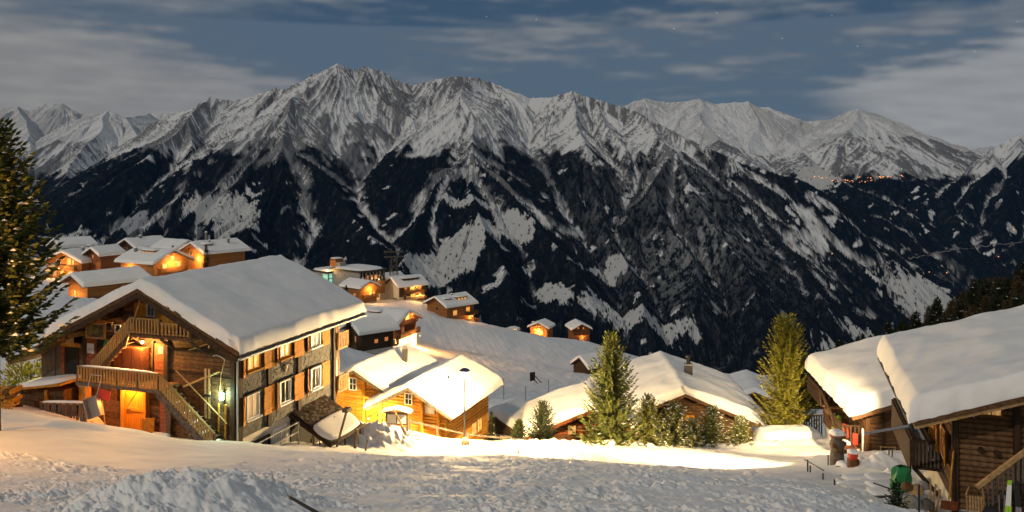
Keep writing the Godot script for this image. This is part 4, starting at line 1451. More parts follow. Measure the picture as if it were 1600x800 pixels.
	obj("snow", dome_mesh(0.6, 0.14, 0.3, 0.8), M.snow_lump, o)
	# old tools on the dark right half
	o = thing("wall_skis", "pair of old wooden skis fixed upright to the dark gable wall", "skis", t * Vector3(4.55, 1.0, 0.12), yaw)
	for k in 2:
		obj("ski", box_mesh(Vector3(-0.22 + 0.22 * k, 0, 0), Vector3(-0.10 + 0.22 * k, 2.5, 0.04)), M.wood_pale, o)
	obj("binding", box_mesh(Vector3(-0.25, 1.1, 0.04), Vector3(0.15, 1.22, 0.1)), M.dark_metal, o)
	o = thing("carrying_pole", "weathered carrying pole fixed slantwise behind the old skis", "pole", t * Vector3(3.0, 2.55, 0.09), yaw)
	obj("shaft", bar_mesh(Vector3(0, -0.1, 0), Vector3(2.2, 0.85, 0), 0.05), M.wood_pale, o)
	obj("knob", bar_mesh(Vector3(2.2, 0.85, 0), Vector3(2.3, 0.9, 0), 0.07), M.wood_brown, o)
	o = thing("wooden_rake", "short wooden rake hung below the roof on the dark wall", "rake", t * Vector3(3.35, 4.35, 0.12), yaw)
	obj("shaft", bar_mesh(Vector3(0, 0, 0), Vector3(1.25, 0.42, 0), 0.035), M.wood_pale, o)
	obj("head", bar_mesh(Vector3(1.2, 0.2, 0), Vector3(1.35, 0.6, 0), 0.04), M.wood_pale, o)
	o = thing("scythe", "old scythe with bent shaft hung near the corner of the dark wall", "scythe", t * Vector3(5.35, 2.35, 0.12), yaw)
	var sc := Bag.new()
	sc.bar(Vector3(-0.1, 0.0, 0), Vector3(-0.05, 0.9, 0), 0.03, 0.03)
	sc.bar(Vector3(-0.05, 0.9, 0), Vector3(0.2, 1.7, 0), 0.03, 0.03)
	obj("shaft", sc.mesh(), M.wood_pale, o)
	var bl := Bag.new()
	for k in 6:
		var a0 := k * 0.22
		bl.bar(Vector3(0.2 - sin(a0) * 0.75, 1.7 + 0.16 * sin(a0 * 2.0), 0), Vector3(0.2 - sin(a0 + 0.22) * 0.75, 1.7 + 0.16 * sin((a0 + 0.22) * 2.0), 0), 0.05 - 0.006 * k, 0.044 - 0.006 * k, 4)
	obj("blade", bl.mesh(), M.steel, o)
	o = thing("paddle_tool", "pair of long wooden tools stood against the wall below the green lantern", "tools", t * Vector3(5.35, -0.3, 0.16), yaw)
	for k in 2:
		obj("shaft", bar_mesh(Vector3(-0.18 + 0.42 * k, 0, 0), Vector3(-0.14 + 0.40 * k, 2.1, 0), 0.05), M.wood_honey, o)
		obj("foot", box_mesh(Vector3(-0.28 + 0.42 * k, -0.1, -0.05), Vector3(-0.08 + 0.42 * k, 0.2, 0.05)), M.wood_honey, o)

func left_side(o: Node3D) -> void:
	var t := face_t(1, LW, LL)
	# position along the wall: s metres back from the near corner
	var S := func(s: float) -> float: return s - LL / 2
	# shingled weather wall
	var g := Bag.new()
	g.colored = true
	var rows := 34
	for r in rows:
		var y := 0.0 + r * LH / rows
		var s := -0.1 * rng.randf()
		while s < LL - 0.45:
			var ww := rng.randf_range(0.16, 0.34)
			var a0 := maxf(S.call(s), -LL / 2 + 0.12)
			var a1: float = S.call(minf(s + ww - 0.012, LL - 0.45))
			var tone := rng.randf_range(0.7, 1.25)
			var cc := Color(0.105, 0.095, 0.082) * tone
			cc.a = 1.0
			var k := rng.randf_range(0.0, 0.03)
			g.box(Vector3(a0, y, 0.0), Vector3(a1, y + LH / rows * 0.96, 0.05 + k), Transform3D(), cc)
			s += ww
	var sh := obj("wall_shingles", g.mesh(), M.shingle, o)
	sh.transform = t
	sh.set_meta("kind", "stuff")
	for q in [[2.50, 0.0, LH], [5.25, 0.0, LH], [9.0, -0.9, LH - 0.1], [0.06, -1.0, LH]]:
		obj("post", box_mesh(Vector3(S.call(q[0]) - 0.16, q[1], 0.0), Vector3(S.call(q[0]) + 0.16, q[2], 0.2)), M.wood_dark_v, o).transform = t
	for q in [[1.2, 3.78, 1.1, 1.05, "pane_bright"], [3.95, 3.78, 1.05, 1.05, "pane_bright"], [6.95, 3.78, 1.0, 1.05, "pane_curtain"], [1.15, 1.45, 1.05, 1.25, "pane_curtain"], [3.95, 1.45, 1.05, 1.25, "dark_curtain"], [6.95, 1.45, 1.05, 1.25, "dark_curtain"]]:
		var f := window(o, t, S.call(q[0]), q[1], q[2], q[3], q[4] if q[4] != "dark_curtain" else "dark_glass", "white_paint" if q[1] < 3.0 or q[0] > 6.0 else "wood_shutter", 2, 1, 0.07)
		if q[4] != "pane_bright":
			for s in [-1.0, 1.0]:
				obj("curtain", box_mesh(Vector3(s * q[2] * 0.36 - 0.07, -q[3] / 2 + 0.1, 0.031), Vector3(s * q[2] * 0.36 + 0.07, q[3] / 2 - 0.1, 0.04)), M.plaster, f)
		obj("head_board", box_mesh(Vector3(-q[2] / 2 - 0.1, q[3] / 2, 0.0), Vector3(q[2] / 2 + 0.1, q[3] / 2 + 0.08, 0.16)), M.wood_dark, f)
		obj("sill", box_mesh(Vector3(-q[2] / 2 - 0.08, -q[3] / 2 - 0.07, 0.0), Vector3(q[2] / 2 + 0.08, -q[3] / 2, 0.2)), M.wood_shutter if q[1] > 3.0 and q[0] < 6.0 else M.white_paint, f)
	for y in [1.42, 3.72]:
		var hh := 1.45 if y < 3.0 else 1.25
		shutter(o, t, S.call(0.34), y - 0.02, 0.5, hh, 0.5)
		shutter(o, t, S.call(2.36), y, 0.9, hh, 0.0, "wood_shutter", 0.21)
		shutter(o, t, S.call(3.10), y, 0.55, hh, 0.55)
		shutter(o, t, S.call(5.12), y, 0.95, hh, 0.0, "wood_shutter", 0.21)
		shutter(o, t, S.call(6.02), y, 0.58, hh, 0.5)
		shutter(o, t, S.call(8.12), y, 0.8, hh, 0.0)
	# balconies at the far end
	var ext := obj("loggia", box_mesh(Vector3(LL / 2 - 0.3, -0.2, -3.0), Vector3(LL / 2 + 1.0, LH - 0.2, -0.35)), M.wood_brown, o)
	ext.transform = t
	for y in [0.05, 2.65]:
		balcony(o, t, LL / 2 - 0.2, LL / 2 + 0.95, y, 0.28, "wood_rail", 0.17, true, 0.9, 0.5)
	for y in [1.3, 3.9]:
		window(o, t, LL / 2 + 0.42, y, 0.75, 1.3, "pane_dim", "wood_pale", 2, 1, -0.34)
	# basement door and window
	var bd := obj("basement_door", box_mesh(Vector3(S.call(2.9), -2.4, 0.0), Vector3(S.call(4.2), -0.35, 0.06)), M.white_paint, o)
	bd.transform = t
	for k in 4:
		obj("panel", box_mesh(Vector3(S.call(2.98) + k * 0.31, -2.3, 0.06), Vector3(S.call(3.2) + k * 0.31, -0.5, 0.075)), M.plaster, bd)
	window(o, t, S.call(2.0), -0.85, 1.3, 0.8, "dark_glass", "wood_dark", 2, 1, 0.02)
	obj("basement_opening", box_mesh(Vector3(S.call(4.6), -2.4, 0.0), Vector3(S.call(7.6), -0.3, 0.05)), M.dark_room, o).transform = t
	# antlers
	var ot := o.transform * t
	var an := thing("mounted_antlers", "pair of antlers on a skull fixed between the upper windows", "antlers", ot * Vector3(S.call(4.0), 2.72, 0.1), o.rotation.y + PI / 2)
	obj("skull", lathe([Vector2(0.02, -0.25), Vector2(0.09, -0.1), Vector2(0.13, 0.05), Vector2(0.08, 0.16), Vector2(0.0, 0.18)], 8), M.bone, an)
	var ab := Bag.new()
	for s in [-1.0, 1.0]:
		ab.bar(Vector3(s * 0.06, 0.12, 0.02), Vector3(s * 0.3, 0.38, 0.12), 0.035, 0.03, 5)
		ab.bar(Vector3(s * 0.3, 0.38, 0.12), Vector3(s * 0.42, 0.75, 0.1), 0.03, 0.015, 5)
		ab.bar(Vector3(s * 0.3, 0.38, 0.12), Vector3(s * 0.62, 0.42, 0.2), 0.025, 0.01, 5)
		ab.bar(Vector3(s * 0.16, 0.22, 0.06), Vector3(s * 0.3, 0.16, 0.25), 0.022, 0.01, 5)
	obj("antler", ab.mesh(), M.bone_dark, an)
	# pipe rail in front of the basement
	var rl := thing("pipe_railing", "thin pipe railing in front of the shingled wall and basement door", "railing", ot * Vector3(S.call(0.3), -1.0, 1.2), o.rotation.y)
	for k in 3:
		obj("rail_post", bar_mesh(Vector3(0, -1.2, -k * 1.65), Vector3(0, 1.0, -k * 1.65), 0.035), M.galvanized, rl)
	for k in 2:
		obj("rail", bar_mesh(Vector3(0, 0.98 - 0.5 * k, 0.3), Vector3(0, 0.98 - 0.5 * k, -3.3), 0.032), M.galvanized, rl)
	# canopy of worn shingles, half under snow
	var cn := thing("ski_shed_canopy", "sloping shingle canopy half covered by snow against the house side", "canopy", ot * Vector3(S.call(6.3), 0.1, 0.0), o.rotation.y)
	# local: x outward from the wall, z towards the viewer
	var sl := -1.35 / 2.5
	var w2 := 1.75
	var deckb := Bag.new()
	deckb.quad(Vector3(0, 0, w2), Vector3(2.6, 2.6 * sl, w2), Vector3(2.6, 2.6 * sl, -w2), Vector3(0, 0, -w2))
	deckb.quad(Vector3(0, -0.1, -w2), Vector3(2.6, 2.6 * sl - 0.1, -w2), Vector3(2.6, 2.6 * sl - 0.1, w2), Vector3(0, -0.1, w2))
	obj("roof_deck", deckb.mesh(), M.wood_dark, cn)
	for r in 11:
		var x := r * 0.125
		var z := -w2
		while z < w2 - 0.02:
			var ww := minf(rng.randf_range(0.16, 0.30), w2 - z)
			var q := Bag.new()
			var y0 := x * sl + 0.05
			q.box(Vector3(0, 0, 0), Vector3(0.19, 0.022 + rng.randf() * 0.03, ww - 0.012), Transform3D(Basis(Vector3.BACK, atan(sl) + 0.05), Vector3(x, y0, z)))
			obj("shingle", q.mesh(), M.wood_grey if rng.randf() < 0.3 else M.wood_dark, cn)
			z += ww
	var sn := obj("snow", dome_mesh(0.80, 0.16, w2 + 0.08, 0.0, 9, 18, 12.0), M.snow, cn)
	sn.transform = Transform3D(Basis(Vector3.BACK, atan(sl)), Vector3(1.92, 1.92 * sl + 0.03, 0.0))
	obj("edge_beam", plank_mesh(Vector3(0, -0.12, w2 + 0.04), Vector3(2.65, 2.65 * sl - 0.12, w2 + 0.04), 0.2, 0.08), M.wood_dark, cn)
	obj("edge_beam", plank_mesh(Vector3(2.66, 2.6 * sl - 0.06, w2 + 0.1), Vector3(2.66, 2.6 * sl - 0.06, -w2 - 0.1), 0.16, 0.08), M.wood_dark, cn)
	for q in [[2.5, w2 - 0.1], [2.5, -w2 + 0.15], [2.5, 0.1]]:
		obj("post", bar_mesh(Vector3(q[0], 2.5 * sl - 0.1, q[1]), Vector3(q[0], -3.2, q[1]), 0.05), M.wood_dark, cn)
	obj("prop", bar_mesh(Vector3(2.95, 0.1, 0.7), Vector3(2.6, -2.4, 1.55), 0.07), M.wood_grey, cn)
	obj("prop_head", box_mesh(Vector3(2.8, 0.05, 0.5), Vector3(3.15, 0.25, 0.95)), M.wood_grey, cn)
	# skis, poles and logs that lean under it
	for k in 11:
		var z := w2 - 0.15 - k * 0.3
		var sk := thing("leaning_ski", "ski leaning upright in the row under the shingle canopy", "ski", ot * Vector3(S.call(6.3) - z, -2.25, 1.5 + 0.3 * sin(k * 2.3)), o.rotation.y + 0.3 * sin(k * 1.7), "skis under the canopy")
		var hh := 1.35 + 0.35 * fposmod(k * 0.618, 1.0)
		obj("ski_blade", box_mesh(Vector3(-0.02, 0, -0.05), Vector3(0.02, hh, 0.05), Transform3D(Basis(Vector3.BACK, 0.12), Vector3.ZERO)), [M.wood_pale, M.dark_metal, M.wood_grey, M.steel][k % 4], sk)
		obj("tip", box_mesh(Vector3(-0.02, hh, -0.045), Vector3(0.02, hh + 0.12, 0.045), Transform3D(Basis(Vector3.BACK, -0.12), Vector3(-hh * 0.24, 0, 0))), [M.wood_pale, M.dark_metal, M.wood_grey, M.blue_enamel][k % 4], sk)

# ---------------------------------------------------------------- chalets along the road
func log_house(o: Node3D, w: float, l: float, h: float, slope: float, y0: float, mt: String, mats: Array, step := 0.24) -> void:
	obj("wall", body_mesh(w, l, y0, h, slope), M[mt], o)
	for f in [0, 1, 3]:
		courses(o, f, w, l, y0, (h + slope * w / 2 - 0.06) if f == 0 else h, slope, h, step, mats, true, true, 0.0, "log")
	# crossed log ends at the corners and a vertical brace
	for s in [1.0, -1.0]:
		var g := Bag.new()
		var y := y0
		while y < h - 0.1:
			g.box(Vector3(s * w / 2 - 0.12, y + 0.01, l / 2), Vector3(s * w / 2 + 0.10, y + step - 0.02, l / 2 + 0.22))
			y += step
		obj("log_ends", g.mesh(), M[mats[0]], o).set_meta("kind", "stuff")

func make_twin_chalets() -> void:
	# the near one of the two honey coloured log chalets beside the street lamp
	var yaw := deg_to_rad(-20.6)
	var apex := Vector3(-7.5, EYE - 15.75, -58.0)
	var front := Vector3(sin(yaw), 0, cos(yaw))
	var w := 5.3
	var l := 7.8
	var slope := 0.52
	var h := 4.9
	var top := h + slope * w / 2
	var c := apex - front * (l / 2 + 0.85)
	c.y = apex.y - top - 0.1
	var o := thing("log_chalet", "honey brown log chalet with thick snowy roof lit by the street lamp in front", "chalet", c, yaw)
	log_house(o, w, l, h, slope, 0.4, "wood_honey", ["wood_honey", "wood_honey_b"])
	obj("base_wall", body_mesh(w - 0.1, l - 0.1, -3.5, 0.4, 0.0), M.concrete, o)
	add_roof(o, w, l, h, slope, 0.85, 0.85, 0.34, M.wood_grey, 71, 0.16, 40, 34, 1.0)
	var t := face_t(0, w, l)
	window(o, t, -0.35, h + 0.45, 0.62, 0.86, "dark_glass", "white_paint", 2, 2, 0.08)
	window(o, t, -1.35, 2.2, 0.6, 0.8, "dark_glass", "white_paint", 2, 2, 0.08)
	for a in [0.75, 2.1]:
		obj("brace", box_mesh(Vector3(a - 0.10, 0.4, 0.05), Vector3(a + 0.10, h + slope * (w / 2 - a) - 0.1, 0.24)), M.wood_honey_v, o).transform = t
		var br := Bag.new()
		for k in 5:
			br.bar(t * Vector3(a, h + slope * (w / 2 - a) - 0.15 - 0.06 * k * k, 0.2 + 0.12 * (4 - k)), t * Vector3(a, h + slope * (w / 2 - a) - 0.15 - 0.06 * (k + 1) * (k + 1), 0.2 + 0.12 * (3 - k)), 0.07, 0.07, 5)
		obj("curved_bracket", br.mesh(), M.wood_honey, o)
	var ws := obj("attic_board", box_mesh(Vector3(1.0, h - 0.45, 0.06), Vector3(1.75, h + 0.15, 0.12)), M.white_paint, o)
	ws.transform = t
	var tr := face_t(1, w, l)
	for a in [0.9, 2.0]:
		window(o, tr, a, 2.05, 0.62, 0.95, "pane_dim", "wood_pale", 2, 2, 0.08)
	obj("vent_pipe", bar_mesh(Vector3(1.35, h + slope * 1.3 + 0.2, 0.8), Vector3(1.35, h + slope * 1.3 + 0.85, 0.8), 0.07), M.dark_metal, o)
	for z in [l / 2 - 0.3, l / 2 + 0.5]:
		for s in [1.0, -1.0]:
			obj("purlin", box_mesh(Vector3(s * w / 2 - 0.12, h - 0.26, l / 2), Vector3(s * w / 2 + 0.12, h - 0.02, l / 2 + 0.7)), M.wood_honey, o)
		break
	# the other one, a little behind on the left
	var a2 := Vector3(-11.85, EYE - 15.05, -60.2)
	var w2 := 4.9
	var l2 := 6.9
	var top2 := h + slope * w2 / 2
	var c2 := a2 - front * (l2 / 2 + 0.8)
	c2.y = a2.y - top2 - 0.1
	var p := thing("log_chalet", "log chalet whose snowy roof meets its neighbour's, chimney throwing a shadow", "chalet", c2, yaw)
	log_house(p, w2, l2, h, slope, 0.4, "wood_honey", ["wood_honey", "wood_honey_b"])
	obj("base_wall", body_mesh(w2 - 0.1, l2 - 0.1, -3.5, 0.4, 0.0), M.concrete, p)
	add_roof(p, w2, l2, h, slope, 0.8, 0.8, 0.34, M.wood_grey, 73, 0.16, 30, 26, 0.9)
	var t2 := face_t(0, w2, l2)
	window(p, t2, -0.5, h + 0.15, 0.66, 0.95, "dark_glass", "white_paint", 2, 2, 0.08)
	obj("brace", box_mesh(Vector3(0.4, 0.4, 0.05), Vector3(0.6, top2 - 0.4, 0.24)), M.wood_honey_v, p).transform = t2
	obj("door", box_mesh(Vector3(1.05, 0.45, 0.06), Vector3(1.95, 2.2, 0.12)), M.white_paint, p).transform = t2
	for q in [[1.7, 2.9], [2.4, 2.95], [-1.2, 2.6]]:
		var orn := obj("wall_ornament", lathe([Vector2(0.0, -0.02), Vector2(0.14, 0.0), Vector2(0.10, 0.08), Vector2(0.0, 0.1)], 8), M.wood_dark, p)
		orn.transform = t2 * Transform3D(Basis(Vector3.RIGHT, PI / 2), Vector3(q[0], q[1], 0.1))
	chimney(p, Vector3(1.55, h + slope * (w2 / 2 - 1.55) - 0.25, -0.9), 0.34, 1.9, "dark_stone", false)
	obj("vent_pipe", bar_mesh(Vector3(-0.9, h + slope * 1.4, 1.4), Vector3(-0.9, h + slope * 1.4 + 0.75, 1.4), 0.06), M.dark_metal, p)
	lamp_on(p, t2 * Vector3(1.9, 3.2, 1.9), 48.0, Color(1.0, 0.80, 0.5))
	obj("lamp_arm", bar_mesh(t2 * Vector3(1.9, 3.34, 0.0), t2 * Vector3(1.9, 3.32, 1.9), 0.025), M.dark_metal, p)

func make_centre_chalets() -> void:
	# the broad chalet behind the fir: V
	var w := 11.3
	var l := 10.6
	var slope := 0.41
	var ox := 1.1
	var h := 4.2
	var top := h + slope * w / 2
	var c := Vector3(13.95, EYE - 18.0 - top, -64.0 - 1.0 - l / 2)
	var o := thing("broad_chalet", "broad dark chalet with deep snowy roof, lit gable window and brick chimney behind the fir", "chalet", c, deg_to_rad(-1.5))
	obj("wall", body_mesh(w, l, -0.5, h, slope), M.wood_dark, o)
	courses(o, 0, w, l, 0.3, top - 0.1, slope, h, 0.26, ["wood_brown", "wood_brown_b"], true, true, 0.0, "log")
	obj("base_wall", body_mesh(w - 0.1, l - 0.1, -4.0, -0.4, 0.0), M.plaster, o)
	add_roof(o, w, l, h, slope, ox, 1.1, 0.62, M.wood_brown, 21, 0.2, 46, 36, 1.3)
	var t := face_t(0, w, l)
	window(o, t, -0.35, h + 0.1, 0.62, 0.72, "pane_bright", "white_paint", 2, 1, 0.1)
	for k in 6:
		obj("shutter_slat", box_mesh(Vector3(0.12, h - 0.25 + k * 0.125, 0.10), Vector3(0.9, h - 0.145 + k * 0.125, 0.14)), M.wood_shutter, o).transform = t
	for x in [-4.6, -2.0, 2.0, 4.6]:
		obj("purlin", box_mesh(Vector3(x - 0.12, h + slope * (w / 2 - absf(x)) - 0.34, l / 2), Vector3(x + 0.12, h + slope * (w / 2 - absf(x)) - 0.06, l / 2 + 0.9)), M.wood_dark, o)
	obj("cross_beam", box_mesh(Vector3(-w / 2, h - 0.75, 0.06), Vector3(w / 2, h - 0.5, 0.2)), M.wood_brown, o).transform = t
	chimney(o, Vector3(1.35, top - slope * 1.35 + 0.35, 0.6), 0.62, 1.3, "dark_stone", false)
	var pot := obj("chimney_pot", lathe([Vector2(0.16, 0.0), Vector2(0.16, 0.5), Vector2(0.26, 0.55), Vector2(0.26, 0.75), Vector2(0.0, 0.8)], 8), M.dark_metal, o)
	pot.position = Vector3(1.35, top - slope * 1.35 + 1.7, 0.6)
	# the lower one on its left: U
	var w2 := 9.0
	var l2 := 6.0
	var h2 := 2.6
	var sl2 := 0.43
	var top2 := h2 + sl2 * w2 / 2
	var c2 := Vector3(6.35, EYE - 18.75 - top2, -62.2 - 0.6 - l2 / 2)
	var p := thing("low_chalet", "low brown chalet with smooth snowy roof between the small dark fir and the big fir", "chalet", c2, deg_to_rad(-4.0))
	obj("wall", body_mesh(w2, l2, -0.3, h2, sl2), M.wood_brown, p)
	courses(p, 0, w2, l2, -0.3, top2 - 0.1, sl2, h2, 0.25, ["wood_brown", "wood_red", "wood_brown_b"], true, true, 0.0, "log")
	obj("base_wall", body_mesh(w2 - 0.1, l2 - 0.1, -4.0, -0.3, 0.0), M.plaster, p)
	add_roof(p, w2, l2, h2, sl2, 0.9, 0.7, 0.5, M.wood_red, 33, 0.18, 34, 26, 1.2)
	var t2 := face_t(0, w2, l2)
	window(p, t2, -1.45, h2 + 0.35, 0.62, 0.75, "pane_curtain", "wood_pale", 2, 2, 0.1)
	window(p, t2, -0.2, 0.9, 0.6, 0.75, "dark_glass", "white_paint", 2, 2, 0.1)
	lamp_on(p, Vector3(-w2 / 2 - 0.7, h2 - 0.5, 1.0), 0.5)

func make_right_chalet() -> void:
	# Y: beyond the snow heap on the right, with stairs and a small balcony
	var yaw := deg_to_rad(-8.0)
	var w := 11.0
	var l := 10.2
	var slope := 0.34
	var h := 4.3
	var ox := 1.0
	var top := h + slope * w / 2
	# the front left corner of the roof lies at this place
	var corner := Vector3(20.3, EYE - 14.9, -48.0)
	var right := Vector3(cos(yaw), 0, -sin(yaw))
	var front := Vector3(sin(yaw), 0, cos(yaw))
	var c := corner + right * (w / 2 + ox) - front * (l / 2 + 0.9)
	c.y = corner.y - (h - slope * ox)
	var o := thing("stair_chalet", "brown chalet with outside stairs, toys on its balcony and rounded snow roof", "chalet", c, yaw)
	obj("wall", body_mesh(w, l, 0.3, h, slope), M.wood_brown, o)
	courses(o, 0, w, l, 0.3, top - 0.1, slope, h, 0.24, ["wood_brown", "wood_brown_b"], true, true, 0.0, "log")
	courses(o, 3, w, l, 0.3, h, slope, h, 0.24, ["wood_brown", "wood_brown_b"], true, true, 0.0, "log")
	obj("base_wall", body_mesh(w - 0.1, l - 0.1, -3.0, 0.3, 0.0), M.plaster, o)
	add_roof(o, w, l, h, slope, ox, 0.9, 0.72, M.wood_brown, 45, 0.2, 40, 34, 1.4)
	var t := face_t(0, w, l)
	window(o, t, -w / 2 + 2.5, 2.3, 0.85, 1.2, "pane_curtain", "wood_dark", 3, 4, 0.09)
	obj("corner_post", box_mesh(Vector3(-w / 2 - 0.02, 0.0, 0.0), Vector3(-w / 2 + 0.2, h, 0.2)), M.wood_brown_v, o).transform = t
	for a in [1.0]:
		obj("corner_post", box_mesh(Vector3(-w / 2 + a - 0.06, 0.0, 0.05), Vector3(-w / 2 + a + 0.08, h, 0.16)), M.wood_dark_v, o).transform = t
	var tl := face_t(3, w, l)
	# balconies and stairs on the left side
	balcony(o, tl, 2.2, 4.6, 2.2, 1.2, "wood_dark", 0.2, false, 0.95, 0.4)
	balcony(o, tl, -4.4, -0.5, 2.9, 1.3, "wood_dark", 0.22, false, 0.95, 0.4)
	var st := obj("outside_stairs", box_mesh(Vector3(-0.5, 2.8, 0.1), Vector3(-0.4, 2.9, 1.2)), M.wood_brown, o)
	st.transform = tl
	for k in 12:
		obj("tread", box_mesh(Vector3(-0.4 + k * 0.24, 2.7 - k * 0.02 - 0.05, 0.1), Vector3(-0.14 + k * 0.24, 2.7 - k * 0.02, 1.2)), M.wood_brown, st)
	var sb := Bag.new()
	sb.plank(Vector3(-0.5, 3.8, 1.28), Vector3(2.3, 3.1, 1.28), 0.3, 0.05)
	sb.plank(Vector3(2.2, 2.0, 1.28), Vector3(4.9, 0.0, 1.28), 0.3, 0.06)
	sb.plank(Vector3(2.2, 3.0, 1.28), Vector3(4.9, 1.0, 1.28), 0.12, 0.06)
	obj("stair_side", sb.mesh(), M.wood_dark, st)
	obj("lower_wall", box_mesh(Vector3(0.5, -1.5, 0.05), Vector3(4.2, 1.6, 0.12)), M.skin_red, o).transform = tl
	obj("stair_cheek", plank_mesh(Vector3(4.6, 1.7, 0.3), Vector3(5.4, 0.0, 0.3), 0.5, 0.2), M.plaster, o).transform = tl
	# flue pipe on the roof, white pole at the corner
	obj("flue_pipe", bar_mesh(Vector3(-3.2, top - slope * 3.2 + 0.6, 1.2), Vector3(-3.2, top - slope * 3.2 + 1.75, 1.2), 0.10), M.dark_metal, o)
	obj("flue_cap", bar_mesh(Vector3(-3.2, top - slope * 3.2 + 1.75, 1.2), Vector3(-3.2, top - slope * 3.2 + 1.85, 1.2), 0.16), M.dark_metal, o)
	obj("pole", bar_mesh(Vector3(-w / 2 - 0.35, -1.2, l / 2 + 0.8), Vector3(-w / 2 - 0.35, 3.4, l / 2 + 0.8), 0.06), M.white_paint, o)
	# toys on the balcony
	var ot := o.transform * tl
	var q := thing("red_sled", "red plastic sled propped on the balcony of the stair chalet", "sled", ot * Vector3(3.9, 2.25, 0.9), yaw)
	obj("tub", dome_mesh(0.35, 0.75, 0.2, 0.0, 4, 8, 4.0), M.red_paint, q)
	obj("rim", box_mesh(Vector3(-0.36, 0.0, -0.22), Vector3(0.36, 0.08, 0.22)), M.red_paint, q)
	q = thing("green_sled", "bright green plastic sled on the balcony beside the red one", "sled", ot * Vector3(2.5, 2.3, 0.95), yaw + 0.4)
	obj("tub", dome_mesh(0.3, 0.8, 0.16, 0.0, 6, 8, 4.0), M.lime, q)
	obj("rim", box_mesh(Vector3(-0.31, 0.0, -0.18), Vector3(0.31, 0.06, 0.18)), M.lime, q)
	# hay sledge leaning at the front wall
	var of := o.transform * t
	q = thing("wooden_sledge", "tall wooden horn sledge leaning against the front wall of the stair chalet", "sledge", of * Vector3(-w / 2 + 1.25, 0.1, 0.55), yaw)
	for s in [-1.0, 1.0]:
		obj("runner", bar_mesh(Vector3(s * 0.32, 0.3, 0), Vector3(s * 0.42, 2.1, -0.4), 0.035), M.wood_pale, q)
		obj("horn", bar_mesh(Vector3(s * 0.32, 0.3, 0), Vector3(s * 0.18, 0.0, 0.15), 0.035), M.wood_pale, q)
	for k in 4:
		obj("crossbar", bar_mesh(Vector3(-0.4, 0.45 + k * 0.53, -0.05 - k * 0.11), Vector3(0.4, 0.45 + k * 0.53, -0.05 - k * 0.11), 0.028), M.wood_pale, q)

